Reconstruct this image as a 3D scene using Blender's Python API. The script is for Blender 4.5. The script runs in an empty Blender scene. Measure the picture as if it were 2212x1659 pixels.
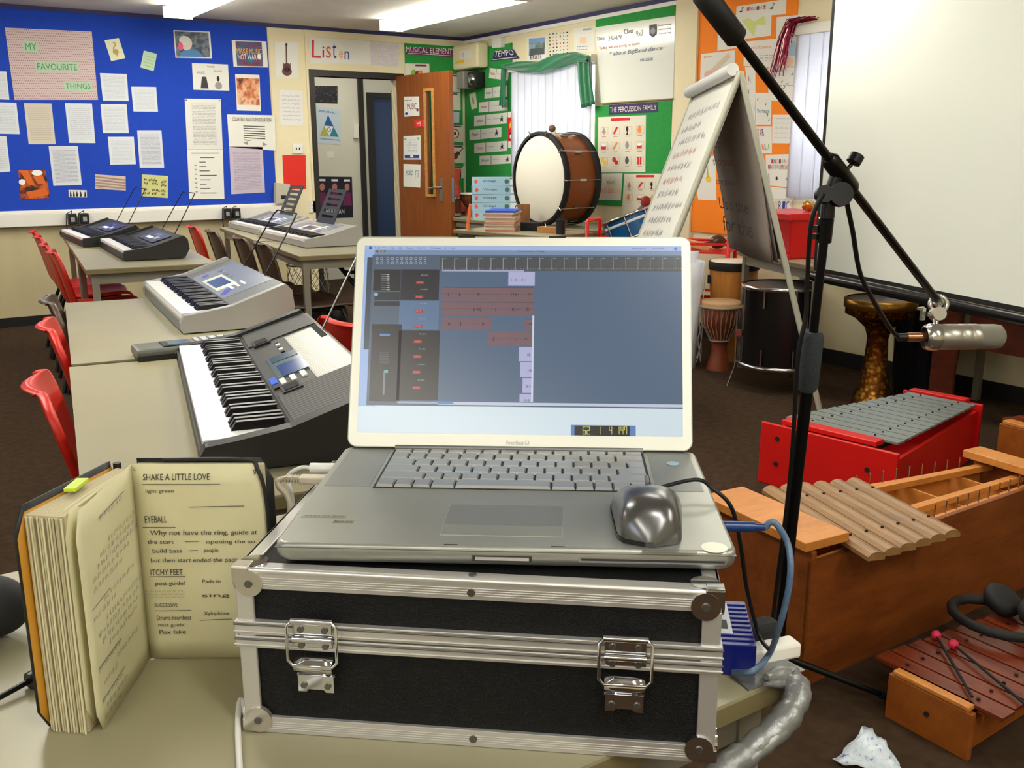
import bpy, math, random
from mathutils import Vector as V, Matrix
from math import sin, cos, pi, radians as R
random.seed(7)
C = bpy.context.scene.collection
# ---------------------------------------------------------------- camera
W0, H0, FPX = 2212.0, 1659.0, 2056.6
YAW, PITCH, ROLL, EYE = R(33.572), R(13.537), -0.002746, V((0, 0, 1.24))
FW = V((sin(YAW)*cos(PITCH), cos(YAW)*cos(PITCH), -sin(PITCH)))
_r = V((cos(YAW), -sin(YAW), 0)); _u = _r.cross(FW)
RT = _r*cos(ROLL)+_u*sin(ROLL); UP = -_r*sin(ROLL)+_u*cos(ROLL)
cam = bpy.data.cameras.new('camera'); cam.sensor_width = 36; cam.lens = FPX/W0*36
cam.clip_start = .02; cam.clip_end = 60
co = bpy.data.objects.new('camera', cam); C.objects.link(co)
co.matrix_world = Matrix(((RT.x, UP.x, -FW.x, EYE.x), (RT.y, UP.y, -FW.y, EYE.y), (RT.z, UP.z, -FW.z, EYE.z), (0, 0, 0, 1)))
bpy.context.scene.camera = co
# ---------------------------------------------------------------- room constants
YA, XB, CE = 7.912, 4.737, 2.281        # back wall, window wall, ceiling height
XW, YS = -2.6, -2.6                     # west and south walls behind the viewer
TZ = .72                                # table height
# ---------------------------------------------------------------- world, daylight, exposure
sc = bpy.context.scene
sc.view_settings.view_transform = 'Standard'; sc.view_settings.look = 'None'
sc.view_settings.gamma = 1; sc.view_settings.use_curve_mapping = False
sc.view_settings.exposure = -0.12
w = bpy.data.worlds.new('world'); sc.world = w; w.use_nodes = True
w.node_tree.nodes['Background'].inputs[0].default_value = (.75, .85, 1, 1)
w.node_tree.nodes['Background'].inputs[1].default_value = 1.0
def area(name, loc, look, sx, sy, power, col):
    l = bpy.data.lights.new(name, 'AREA'); l.shape = 'RECTANGLE'; l.size = sx; l.size_y = sy
    l.energy = power; l.color = col
    o = bpy.data.objects.new(name, l); C.objects.link(o); o.location = loc
    o.rotation_euler = V(look).to_track_quat('-Z', 'Z' if abs(look[2]) < .9 else 'Y').to_euler()
    return o
# window openings in the east wall (y0, y1, z0, z1) and an added, unseen one in the west wall
WIN = [(5.98, 7.09, .96, 1.95), (2.95, 4.03, .96, 1.95)]
FILL_WIN = (-1.2, 2.2, .96, 1.95)
for y0, y1, z0, z1 in WIN:
    area('daylight', (XB+.55, (y0+y1)/2, (z0+z1)/2), (-1, 0, 0), y1-y0, z1-z0, 28 if y0 > 5 else 44, (.82, .9, 1))
area('daylight', (XW-.4, (FILL_WIN[0]+FILL_WIN[1])/2, (FILL_WIN[2]+FILL_WIN[3])/2), (1, 0, 0), 3.3, .95, 42, (.9, .95, 1))  # soft fill through the added west window, out of view
# ---------------------------------------------------------------- measuring helpers: where a sight line meets a real surface
def ray(px, py): return FPX*FW+(px-W0/2)*RT-(py-H0/2)*UP
def onZ(px, py, z=TZ): d = ray(px, py); return EYE+d*((z-EYE.z)/d.z)
def onY(px, py, y): d = ray(px, py); return EYE+d*(y/d.y)
def onX(px, py, x): d = ray(px, py); return EYE+d*(x/d.x)
def atD(px, py, h): d = ray(px, py); return EYE+d*(h/math.hypot(d.x, d.y))
# ---------------------------------------------------------------- materials
def lin(c): return tuple((x/255/12.92 if x/255 <= .04045 else ((x/255+.055)/1.055)**2.4) for x in c)+(1,)
class NT:
    def __init__(s, name):
        s.m = bpy.data.materials.new(name); s.m.use_nodes = True; s.t = s.m.node_tree
        s.b = s.t.nodes['Principled BSDF']
    def n(s, typ, **k):
        o = s.t.nodes.new(typ)
        for a, v in k.items():
            if a.startswith('i'):
                s.link(v, o.inputs[int(a[1:])]) if hasattr(v, 'links') else setattr(o.inputs[int(a[1:])], 'default_value', v)
            else: setattr(o, a, v)
        return o
    def link(s, a, b): s.t.links.new(a, b)
    def math(s, op, a, b=0., c=0.):
        return s.n('ShaderNodeMath', operation=op, i0=a, i1=b, i2=c).outputs[0]
    def mix(s, f, a, b):
        o = s.t.nodes.new('ShaderNodeMix'); o.data_type = 'RGBA'
        for i, v in ((0, f), (6, a), (7, b)):
            s.link(v, o.inputs[i]) if hasattr(v, 'links') else setattr(o.inputs[i], 'default_value', v)
        return o.outputs[2]
MC = {}
def mat(name, col, rough=.5, metal=0., noise=0., nscale=8., bump=0., bscale=60., emit=0., spec=.5, stretch=None, col2=None, transl=0., coat=0., alpha=1.):
    if name in MC: return MC[name]
    t = NT(name); c = lin(col); t.b.inputs['Roughness'].default_value = rough
    t.b.inputs['Metallic'].default_value = metal; t.b.inputs['Specular IOR Level'].default_value = spec
    t.b.inputs['Coat Weight'].default_value = coat
    tc = t.n('ShaderNodeTexCoord').outputs['Object']
    if stretch: tc = t.n('ShaderNodeMapping', i0=tc, i3=stretch).outputs[0]
    if noise or col2:
        nz = t.n('ShaderNodeTexNoise', i0=tc, i2=nscale, i3=5.)
        c2 = lin(col2) if col2 else tuple(x*(1-noise) for x in c[:3])+(1,)
        f = t.n('ShaderNodeMapRange', i0=nz.outputs[0], i1=.32, i2=.68).outputs[0]
        t.link(t.mix(f, c, c2), t.b.inputs['Base Color'])
    else: t.b.inputs['Base Color'].default_value = c
    if bump:
        nb = t.n('ShaderNodeTexNoise', i0=tc, i2=bscale, i3=3.)
        t.link(t.bump(nb.outputs[0], bump), t.b.inputs['Normal'])
    if emit:
        t.b.inputs['Emission Color'].default_value = c; t.b.inputs['Emission Strength'].default_value = emit
    if transl:
        tr = t.n('ShaderNodeBsdfTranslucent', i0=c); ms = t.n('ShaderNodeMixShader', i0=transl)
        t.link(t.b.outputs[0], ms.inputs[1]); t.link(tr.outputs[0], ms.inputs[2])
        t.link(ms.outputs[0], t.t.nodes['Material Output'].inputs[0])
    if alpha < 1: t.b.inputs['Alpha'].default_value = alpha
    MC[name] = t.m; return t.m
def _bump(s, h, strength):
    b = s.t.nodes.new('ShaderNodeBump'); b.inputs['Strength'].default_value = strength; b.inputs['Distance'].default_value = .002
    s.link(h, b.inputs['Height']); return b.outputs[0]
NT.bump = _bump
def wood(name, a, b, scale=(1, 12, 12), rough=.45, wave=3.):
    if name in MC: return MC[name]
    t = NT(name); tc = t.n('ShaderNodeTexCoord').outputs['Object']
    mp = t.n('ShaderNodeMapping', i0=tc, i3=scale).outputs[0]
    nz = t.n('ShaderNodeTexNoise', i0=mp, i2=wave, i3=6., i4=.6)
    n2 = t.n('ShaderNodeTexNoise', i0=mp, i2=wave*9, i3=3.)
    f = t.math('ADD', t.math('MULTIPLY', nz.outputs[0], .75), t.math('MULTIPLY', n2.outputs[0], .25))
    f = t.n('ShaderNodeMapRange', i0=f, i1=.35, i2=.65).outputs[0]
    t.link(t.mix(f, lin(a), lin(b)), t.b.inputs['Base Color']); t.b.inputs['Roughness'].default_value = rough
    t.link(t.bump(n2.outputs[0], .15), t.b.inputs['Normal'])
    MC[name] = t.m; return t.m
def written(name, paper, ink, rows=14, words=22, dens=.5, strength=.8, margin=(.1, .1, .1, .08), fill=.5, rough=.6):
    """paper with rows of small writing, by UV (u right, v down)"""
    if name in MC: return MC[name]
    t = NT(name); uv = t.n('ShaderNodeUVMap').outputs[0]; s = t.n('ShaderNodeSeparateXYZ', i0=uv)
    u, v = s.outputs[0], s.outputs[1]
    vr = t.math('MULTIPLY', v, float(rows)); fr = t.math('FRACT', vr); fl = t.math('FLOOR', vr)
    band = t.math('LESS_THAN', t.math('ABSOLUTE', t.math('SUBTRACT', fr, .5)), fill/2)
    vec = t.n('ShaderNodeCombineXYZ', i0=t.math('MULTIPLY', u, float(words)), i1=t.math('MULTIPLY', fl, 7.31)).outputs[0]
    n1 = t.n('ShaderNodeTexNoise', i0=vec, i2=1., i3=1.).outputs[0]
    vec2 = t.n('ShaderNodeCombineXYZ', i0=t.math('MULTIPLY', u, words*5.), i1=t.math('MULTIPLY', v, rows*4.)).outputs[0]
    n2 = t.n('ShaderNodeTexNoise', i0=vec2, i2=1., i3=1.).outputs[0]
    word = t.math('GREATER_THAN', n1, 1-dens-.08); let = t.math('GREATER_THAN', n2, .49)
    f = t.math('MULTIPLY', t.math('MULTIPLY', band, word), let)
    l, r, tp, bt = margin
    for x, op, lim in ((u, 'GREATER_THAN', l), (u, 'LESS_THAN', 1-r), (v, 'GREATER_THAN', tp), (v, 'LESS_THAN', 1-bt)):
        f = t.math('MULTIPLY', f, t.math(op, x, lim))
    f = t.math('MULTIPLY', f, strength)
    t.link(t.mix(f, lin(paper), lin(ink)), t.b.inputs['Base Color']); t.b.inputs['Roughness'].default_value = rough
    MC[name] = t.m; return t.m
def picture(name, cols, scale=4., seed=0., rough=.5):
    """mottled print of a few colours"""
    if name in MC: return MC[name]
    t = NT(name); uv = t.n('ShaderNodeUVMap').outputs[0]
    mp = t.n('ShaderNodeMapping', i0=uv, i1=(seed, seed*1.7, 0)).outputs[0]
    nz = t.n('ShaderNodeTexNoise', i0=mp, i2=scale, i3=4., i4=.55, i5=2.2)
    cr = t.t.nodes.new('ShaderNodeValToRGB'); t.link(nz.outputs[0], cr.inputs[0])
    e = cr.color_ramp.elements; k = len(cols)
    while len(e) < k: e.new(.5)
    for i, c in enumerate(cols): e[i].position = .3+.42*i/(k-1); e[i].color = lin(c)
    t.link(cr.outputs[0], t.b.inputs['Base Color']); t.b.inputs['Roughness'].default_value = rough
    MC[name] = t.m; return t.m
def dots(name, base, dot, nx, ny, r=.28):
    t = NT(name); uv = t.n('ShaderNodeUVMap').outputs[0]; s = t.n('ShaderNodeSeparateXYZ', i0=uv)
    y = t.math('MULTIPLY', s.outputs[1], float(ny)); sh = t.math('MULTIPLY', t.math('MODULO', t.math('FLOOR', y), 2.), .5)
    x = t.math('ADD', t.math('MULTIPLY', s.outputs[0], float(nx)), sh)
    dx = t.math('SUBTRACT', t.math('FRACT', x), .5); dy = t.math('SUBTRACT', t.math('FRACT', y), .5)
    d = t.math('SQRT', t.math('ADD', t.math('MULTIPLY', dx, dx), t.math('MULTIPLY', dy, dy)))
    f = t.math('LESS_THAN', d, r); t.link(t.mix(f, lin(base), lin(dot)), t.b.inputs['Base Color']); MC[name] = t.m; return t.m
# ---------------------------------------------------------------- text outlines (flat, as mesh)
TG = {}
def glyphs(s):
    if s in TG: return TG[s]
    cu = bpy.data.curves.new('t', 'FONT'); cu.body = s; cu.resolution_u = 3
    o = bpy.data.objects.new('t', cu); C.objects.link(o)
    dg = bpy.context.evaluated_depsgraph_get(); me = o.evaluated_get(dg).to_mesh()
    vs = [(v.co.x, v.co.y) for v in me.vertices]; fs = [tuple(p.vertices) for p in me.polygons]
    o.evaluated_get(dg).to_mesh_clear(); bpy.data.objects.remove(o); bpy.data.curves.remove(cu)
    x0 = min(v[0] for v in vs); x1 = max(v[0] for v in vs); y0 = min(v[1] for v in vs); y1 = max(v[1] for v in vs)
    vs = [((x-x0)/(x1-x0 or 1), 1-(y-y0)/(y1-y0 or 1)) for x, y in vs]
    TG[s] = (vs, fs, (x1-x0)/(y1-y0 or 1)); return TG[s]
class Quad:
    """flat patch: u to the right, v downwards, n towards the reader"""
    def __init__(s, tl, tr, br, bl):
        s.c = [V(tl), V(tr), V(br), V(bl)]; s.n = (s.c[3]-s.c[0]).cross(s.c[1]-s.c[0]).normalized()
    def P(s, u, v, off=0.):
        a = s.c[0].lerp(s.c[1], u); b = s.c[3].lerp(s.c[2], u); return a.lerp(b, v)+s.n*off
    def sub(s, u0, v0, u1, v1, off=0.): return Quad(s.P(u0, v0, off), s.P(u1, v0, off), s.P(u1, v1, off), s.P(u0, v1, off))
def qA(pts, off=0.): return Quad(*[onY(x, y, YA-off) for x, y in pts])
def qB(pts, off=0.): return Quad(*[onX(x, y, XB-off) for x, y in pts])
# ---------------------------------------------------------------- mesh builder
class MB:
    def __init__(s): s.v = []; s.f = []; s.mi = []; s.uv = []; s.sm = []; s.mats = []
    def slot(s, m):
        if m not in s.mats: s.mats.append(m)
        return s.mats.index(m)
    def add(s, vs, fs, m, smooth=False, uv=None):
        b = len(s.v); k = s.slot(m); s.v += [V(x) for x in vs]
        for i, f in enumerate(fs):
            s.f.append(tuple(b+j for j in f)); s.mi.append(k); s.sm.append(smooth); s.uv.append(uv[i] if uv else None)
        return s
    def box(s, c, d, m, rot=None):
        hx, hy, hz = d[0]/2, d[1]/2, d[2]/2; vs = []
        for x, y, z in ((-1, -1, -1), (1, -1, -1), (1, 1, -1), (-1, 1, -1), (-1, -1, 1), (1, -1, 1), (1, 1, 1), (-1, 1, 1)):
            p = V((x*hx, y*hy, z*hz)); p = (rot @ p if rot else p)+V(c); vs.append(p)
        return s.add(vs, [(0, 3, 2, 1), (4, 5, 6, 7), (0, 1, 5, 4), (1, 2, 6, 5), (2, 3, 7, 6), (3, 0, 4, 7)], m)
    def bx(s, x0, x1, y0, y1, z0, z1, m): return s.box(((x0+x1)/2, (y0+y1)/2, (z0+z1)/2), (abs(x1-x0), abs(y1-y0), abs(z1-z0)), m)
    def hexa(s, lo, hi, m):        # lo, hi: four points each, counter-clockwise seen from above
        return s.add(list(lo)+list(hi), [(3, 2, 1, 0), (4, 5, 6, 7), (0, 1, 5, 4), (1, 2, 6, 5), (2, 3, 7, 6), (3, 0, 4, 7)], m)
    def slab(s, q, m, t=.003, off=0., back=None):
        f = [q.P(0, 0, off+t), q.P(1, 0, off+t), q.P(1, 1, off+t), q.P(0, 1, off+t)]
        b = [q.P(0, 0, off), q.P(1, 0, off), q.P(1, 1, off), q.P(0, 1, off)]
        s.add(f, [(0, 3, 2, 1)], m, uv=[[(0, 0), (0, 1), (1, 1), (1, 0)]])
        return s.add(f+b, [(4, 5, 6, 7), (0, 1, 5, 4), (1, 2, 6, 5), (2, 3, 7, 6), (3, 0, 4, 7)], back or m, uv=[[(0, 0)]*4]*5)
    def poly(s, q, pts, m, off=.0036):
        return s.add([q.P(u, v, off) for u, v in pts], [tuple(reversed(range(len(pts))))], m, uv=[[(p[0], p[1]) for p in reversed(pts)]])
    def rect(s, q, u0, v0, u1, v1, m, off=.0036): return s.poly(q, [(u0, v0), (u1, v0), (u1, v1), (u0, v1)], m, off)
    def ell(s, q, cu, cv, ru, rv, m, off=.0038, n=16, a0=0, a1=360):
        full = a1-a0 >= 360; k = n if full else n+1
        return s.poly(q, [(cu+ru*cos(R(a0+(a1-a0)*i/n)), cv+rv*sin(R(a0+(a1-a0)*i/n))) for i in range(k)], m, off)
    def text(s, q, string, u0, v0, u1, v1, m, off=.004, slant=0.):
        vs, fs, _ = glyphs(string)
        P = [q.P(u0+(x+(1-y)*slant)*(u1-u0), v0+y*(v1-v0), off) for x, y in vs]
        n = (P[fs[0][1]]-P[fs[0][0]]).cross(P[fs[0][2]]-P[fs[0][1]]) if fs else V()
        return s.add(P, [f if n.dot(q.n) > 0 else tuple(reversed(f)) for f in fs], m)
    def stroke(s, q, pts, w, m, off=.0042):
        P = [q.P(u, v, off) for u, v in pts]; vs = []
        for i, p in enumerate(P):
            d = (P[min(i+1, len(P)-1)]-P[max(i-1, 0)]); sd = d.cross(q.n)
            sd = sd.normalized()*w/2 if sd.length > 1e-9 else V(); vs += [p+sd, p-sd]
        return s.add(vs, [(2*i, 2*i+2, 2*i+3, 2*i+1) for i in range(len(P)-1)], m)
    def scrawl(s, q, u0, v0, u1, rows, dv, m, w=.0012, seed=1, lens=None, off=.0042, amp=.3, gap=.22):
        rn = random.Random(seed)
        for r in range(rows):
            u = u0; v = v0+r*dv; end = u1 if lens is None else u0+(u1-u0)*lens[r % len(lens)]
            while u < end:
                k = rn.randint(4, 9); pts = []; step = dv*.16
                for i in range(k):
                    pts.append((u, v-dv*amp*(.5+.5*(1 if i % 2 else -1)*rn.uniform(.3, 1)))); u += step*rn.uniform(.6, 1.3)
                s.stroke(q, pts, w, m, off); u += dv*gap
        return s
    def ring(s, c, ax, r, n):
        ax = V(ax).normalized(); a = ax.cross(V((0, 0, 1)) if abs(ax.z) < .9 else V((1, 0, 0))).normalized(); b = ax.cross(a)
        return [V(c)+a*r*cos(2*pi*i/n)+b*r*sin(2*pi*i/n) for i in range(n)]
    def cyl(s, p0, p1, r0, m, r1=None, n=20, cap=True, smooth=True):
        r1 = r0 if r1 is None else r1; ax = V(p1)-V(p0)
        vs = s.ring(p0, ax, r0, n)+s.ring(p1, ax, r1, n)
        s.add(vs, [(i, (i+1) % n, n+(i+1) % n, n+i) for i in range(n)], m, smooth)
        if cap: s.add(vs, [tuple(reversed(range(n))), tuple(range(n, 2*n))], m)
        return s
    def tube(s, pts, r, m, n=8, closed=False):
        P = [V(p) for p in pts]; k = len(P); vs = []; a = None
        for i, p in enumerate(P):
            t = (P[(i+1) % k] if closed or i < k-1 else p)-(P[i-1] if closed or i else p)
            t = t.normalized() if t.length > 1e-9 else V((0, 0, 1))
            if a is None: a = t.cross(V((0, 0, 1)) if abs(t.z) < .9 else V((1, 0, 0))).normalized()
            else: a = (a-t*a.dot(t)).normalized()
            b = t.cross(a); rr = r[i] if isinstance(r, (list, tuple)) else r
            vs += [p+a*rr*cos(2*pi*j/n)+b*rr*sin(2*pi*j/n) for j in range(n)]
        fs = []
        for i in range(k if closed else k-1):
            i2 = (i+1) % k
            fs += [(i*n+j, i*n+(j+1) % n, i2*n+(j+1) % n, i2*n+j) for j in range(n)]
        s.add(vs, fs, m, True)
        if not closed: s.add(vs, [tuple(reversed(range(n))), tuple(range((k-1)*n, k*n))], m)
        return s
    def lathe(s, prof, m, M=Matrix(), n=32, cap=(True, True)):
        vs = [M @ V((r*cos(2*pi*j/n), r*sin(2*pi*j/n), z)) for r, z in prof for j in range(n)]
        fs = [(i*n+j, i*n+(j+1) % n, (i+1)*n+(j+1) % n, (i+1)*n+j) for i in range(len(prof)-1) for j in range(n)]
        s.add(vs, fs, m, True)
        if cap[0]: s.add(vs[:n], [tuple(reversed(range(n)))], m)
        if cap[1]: s.add(vs[-n:], [tuple(range(n))], m)
        return s
    def grid(s, rows, m, smooth=True, closed=False):
        nr, nc = len(rows), len(rows[0]); vs = [p for r in rows for p in r]; c2 = nc if closed else nc-1
        return s.add(vs, [(i*nc+j, i*nc+(j+1) % nc, (i+1)*nc+(j+1) % nc, (i+1)*nc+j) for i in range(nr-1) for j in range(c2)], m, smooth,
                     uv=[[(j/(nc-1), i/(nr-1)), ((j+1)/(nc-1), i/(nr-1)), ((j+1)/(nc-1), (i+1)/(nr-1)), (j/(nc-1), (i+1)/(nr-1))] for i in range(nr-1) for j in range(c2)])
    def extr(s, poly, fn, a, b, m, smooth=False):   # extrude 2d poly between depth a and b; fn(u,v,d)->point
        n = len(poly); vs = [fn(u, v, a) for u, v in poly]+[fn(u, v, b) for u, v in poly]
        s.add(vs, [(i, (i+1) % n, n+(i+1) % n, n+i) for i in range(n)], m, smooth)
        return s.add(vs, [tuple(reversed(range(n))), tuple(range(n, 2*n))], m)
    def build(s, name, parent=None, world=False, bevel=0., seg=2, solid=0., sub=0, **tags):
        vs = s.v; loc = V((0, 0, 0))
        if parent is None:
            xs = [v.x for v in vs]; ys = [v.y for v in vs]; zs = [v.z for v in vs]
            loc = V(((min(xs)+max(xs))/2, (min(ys)+max(ys))/2, min(zs))); vs = [v-loc for v in vs]
        elif world:
            Mi = WM[parent.name].inverted(); vs = [Mi @ v for v in vs]
        me = bpy.data.meshes.new(name); me.from_pydata([tuple(v) for v in vs], [], s.f)
        for m in s.mats: me.materials.append(m)
        me.polygons.foreach_set('material_index', s.mi); me.polygons.foreach_set('use_smooth', s.sm)
        if any(s.uv):
            ul = me.uv_layers.new(name='UVMap')
            for p in me.polygons:
                u = s.uv[p.index]
                if u:
                    for k, li in enumerate(p.loop_indices): ul.data[li].uv = u[k]
        me.update()
        o = bpy.data.objects.new(name, me); C.objects.link(o); o.location = loc
        WM[o.name] = (WM[parent.name] if parent else Matrix()) @ Matrix.Translation(loc)
        if parent: o.parent = parent
        if solid: md = o.modifiers.new('solid', 'SOLIDIFY'); md.thickness = solid; md.offset = 0
        if sub: md = o.modifiers.new('sub', 'SUBSURF'); md.levels = md.render_levels = sub
        if bevel: md = o.modifiers.new('bevel', 'BEVEL'); md.width = bevel; md.segments = seg; md.limit_method = 'ANGLE'; md.angle_limit = R(40)
        for k, v in tags.items(): o[k] = v
        return o
WM = {}
def thing(name, label, cat, loc=(0, 0, 0), rz=0., group=None):
    o = bpy.data.objects.new(name, None); C.objects.link(o); o.location = loc; o.rotation_euler = (0, 0, rz); o.empty_display_size = .1
    o['label'] = label; o['category'] = cat
    if group: o['group'] = group
    WM[o.name] = Matrix.Translation(V(loc)) @ Matrix.Rotation(rz, 4, 'Z')
    return o
def struct(name, mb, **k):
    o = mb.build(name, **k)
    if k.get('parent') is None: o['kind'] = 'structure'
    return o
def item(mb, name, label, cat, group=None, **k):
    o = mb.build(name, **k); o['label'] = label; o['category'] = cat
    if group: o['group'] = group
    return o
def dup(root, loc, rz, label, group=None):
    r = root.copy(); C.objects.link(r); r.location = loc; r.rotation_euler = (0, 0, rz); r['label'] = label
    if group: r['group'] = group
    WM[r.name] = Matrix.Translation(V(loc)) @ Matrix.Rotation(rz, 4, 'Z')
    for ch in list(root.children):
        c = ch.copy(); C.objects.link(c); c.parent = r
        for g in ch.children: d = g.copy(); C.objects.link(d); d.parent = c
    return r
# ================================================================ materials in use
cream = mat('cream_paint', (232, 221, 184), .6, noise=.04, nscale=3)
dado = mat('lower_wall_beige', (196, 184, 146), .55, noise=.06, nscale=4, stretch=(3, 3, .5))  # duller beige for the wall below the trunking
ceil_m = mat('ceiling_board', (226, 222, 212), .9, noise=.12, nscale=2.5, bump=.3, bscale=120)
carpet = mat('brown_carpet', (70, 54, 40), 1, noise=.35, nscale=30, bump=.6, bscale=400, spec=.1)
black = mat('black_plastic', (20, 20, 22), .4)
dblack = mat('matt_black', (14, 14, 15), .8)
white = mat('white_plastic', (232, 230, 222), .4)
paper = mat('white_paper', (228, 228, 220), .7)
blue_f = mat('blue_felt', (12, 66, 190), .85, noise=.12, nscale=40)
green_f = mat('green_felt', (38, 150, 66), .85, noise=.12, nscale=40)
orange_f = mat('orange_paper', (246, 134, 12), .75)
ink = mat('black_ink', (28, 28, 34), .6)
red = mat('red_ink', (214, 34, 38), .6)
blue_i = mat('blue_ink', (34, 58, 150), .6)
purple = mat('purple_print', (120, 30, 90), .6)
navy = mat('navy_band', (44, 42, 92), .6)
wht = mat('white_print', (240, 240, 238), .6)
yel = mat('yellow_print', (240, 200, 60), .6)
grn_i = mat('green_print', (120, 190, 60), .6)
org = mat('orange_print', (240, 140, 60), .6)
teal = mat('teal_print', (40, 130, 150), .6)
steel = mat('chrome', (200, 200, 205), .18, 1.)
alu = mat('brushed_aluminium', (214, 212, 214), .38, .85, noise=.08, nscale=60, stretch=(1, 1, 20))
for _n, _c in {'gold_print': (190, 150, 60), 'cream_card': (220, 222, 190), 'pale_skin': (220, 200, 190), 'dark_print': (50, 50, 54), 'grey_print': (150, 150, 150), 'amber': (215, 100, 26), 'olive': (180, 180, 60), 'ice': (196, 212, 222), 'violin_brown': (120, 60, 40), 'cream_card2': (226, 222, 204), 'dusk': (80, 90, 90), 'peach': (240, 200, 160), 'grey_pen': (140, 140, 150), 'blue_pen': (80, 90, 130), 'crest_grey': (60, 60, 66), 'rose_pencil': (224, 170, 160)}.items(): mat(_n, _c)
mat('red_card', (222, 36, 22), .6)
z1 = lambda *p: [(x/3.6867, y/3.6867) for x, y in p]
z2 = lambda *p: [(550+x/3.6867, y/3.6867) for x, y in p]
z3 = lambda *p: [(1000+x/4.424, y/4.424) for x, y in p]
z4 = lambda *p: [(1400+x/5.53, y/5.53) for x, y in p]
z5 = lambda *p: [(1400+x/4.74, 250+y/4.74) for x, y in p]
z6 = lambda *p: [(900+x/3.6867, 330+y/3.6867) for x, y in p]
# ================================================================ room shell
fl = MB().bx(XW, XB, YS, YA, -.1, 0, carpet); fl.bx(2.9, 5.0, YA, 9.4, -.1, 0, carpet); struct('floor', fl)
ce = MB().bx(XW-.1, XB+.1, YS-.1, YA+.1, CE, CE+.1, ceil_m); struct('ceiling', ce)
DX0, DX1, DH = 3.255, 4.03, 1.89
n = MB(); n.bx(XW, DX0, YA, YA+.1, 0, CE, cream).bx(DX1, XB+.1, YA, YA+.1, 0, CE, cream).bx(DX0, DX1, YA, YA+.1, DH, CE, cream)
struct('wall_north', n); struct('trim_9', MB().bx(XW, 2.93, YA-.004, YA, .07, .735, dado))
e = MB(); ys = [YS]+sorted(a for q in WIN for a in q[:2])+[YA+.1]
for i in range(0, len(ys), 2): e.bx(XB, XB+.1, ys[i], ys[i+1], 0, CE, cream)
for y0, y1, a, b in WIN: e.bx(XB, XB+.1, y0, y1, 0, a, cream).bx(XB, XB+.1, y0, y1, b, CE, cream)
struct('wall_east', e)
s = MB(); y0, y1, a, b = FILL_WIN
s.bx(XW-.1, XW, YS, y0, 0, CE, cream).bx(XW-.1, XW, y1, YA+.1, 0, CE, cream).bx(XW-.1, XW, y0, y1, 0, a, cream).bx(XW-.1, XW, y0, y1, b, CE, cream)
struct('wall_west', s)
struct('wall_south', MB().bx(XW-.1, XB+.1, YS-.1, YS, 0, CE, cream))
struct('trim_1', MB().bx(XW, XB, YA-.02, YA, 2.252, CE, navy))
struct('trim_2', MB().bx(XB-.02, XB, YS, YA-.02, 2.252, CE, navy))
struct('trim_3', MB().bx(3.19, XB, YA-.012, YA, 2.2, 2.252, cream).bx(3.19, 3.22, YA-.012, YA, 0, 2.2, cream))
struct('trim_4', MB().bx(XB-.012, XB, 5.1, YA-.012, 2.225, 2.252, white))
struct('trim_5', MB().bx(XB-.03, XB, 4.87, 4.93, 0, 2.252, cream).bx(XB-.012, XB, 4.93, 5.1, 0, 2.252, cream))
struct('baseboard_north', MB().bx(XW, DX0-.04, YA-.015, YA-.004, 0, .07, dblack))
struct('baseboard_east', MB().bx(XB-.015, XB, YS, YA-.03, 0, .09, dblack))
glass = NT('window_glass'); glass.b.inputs['Transmission Weight'].default_value = 1; glass.b.inputs['Roughness'].default_value = .02; glass.b.inputs['IOR'].default_value = 1.1
glass = glass.m
for i, (x, q) in enumerate([(XB, WIN[0]), (XB, WIN[1]), (XW-.1, FILL_WIN)]):  # the third is the unseen west window, added for fill light
    y0, y1, a, b = q; m = MB(); k = .04
    for z in (a, b-k): m.bx(x+.03, x+.07, y0, y1, z, z+k, white)
    for y in (y0, y1-k, (y0+y1-k)/2): m.bx(x+.03, x+.07, y, y+k, a+k, b-k, white)
    wo = struct('window_%d' % (i+1), m)
    MB().bx(x+.045, x+.052, y0+k-.001, y1-k+.001, a+k-.001, b-k+.001, glass).build('pane', parent=wo, world=True)
# blinds
blind_m = mat('blind_fabric', (236, 236, 240), .8, transl=.5)
for i, (y0, y1, a, b) in enumerate(WIN):
    t = thing('vertical_blind', ['white vertical strip blind closed behind the brown bass drum', 'white vertical strip blind beside the projection screen'][i], 'blind', (XB-.03, (y0+y1)/2, a), 0)
    MB().bx(XB-.055, XB-.005, y0-.015, y1+.015, b-.03, b+.03, white).build('head_rail', parent=t, world=True, bevel=.004)
    k = 11; wd = (y1-y0)/k
    for j in range(k):
        yc = y0+wd*(j+.5); g = MB(); rows = []
        for z in (b-.03, a+.02):
            rows.append([V((XB-.03-.008*sin(pi*q/4), yc-wd*.53+wd*1.06*q/4+(0 if z > 1.5 else .004), z)) for q in range(5)])
        g.grid(rows, blind_m); g.build('slat', parent=t, world=True, solid=.0008)
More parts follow.
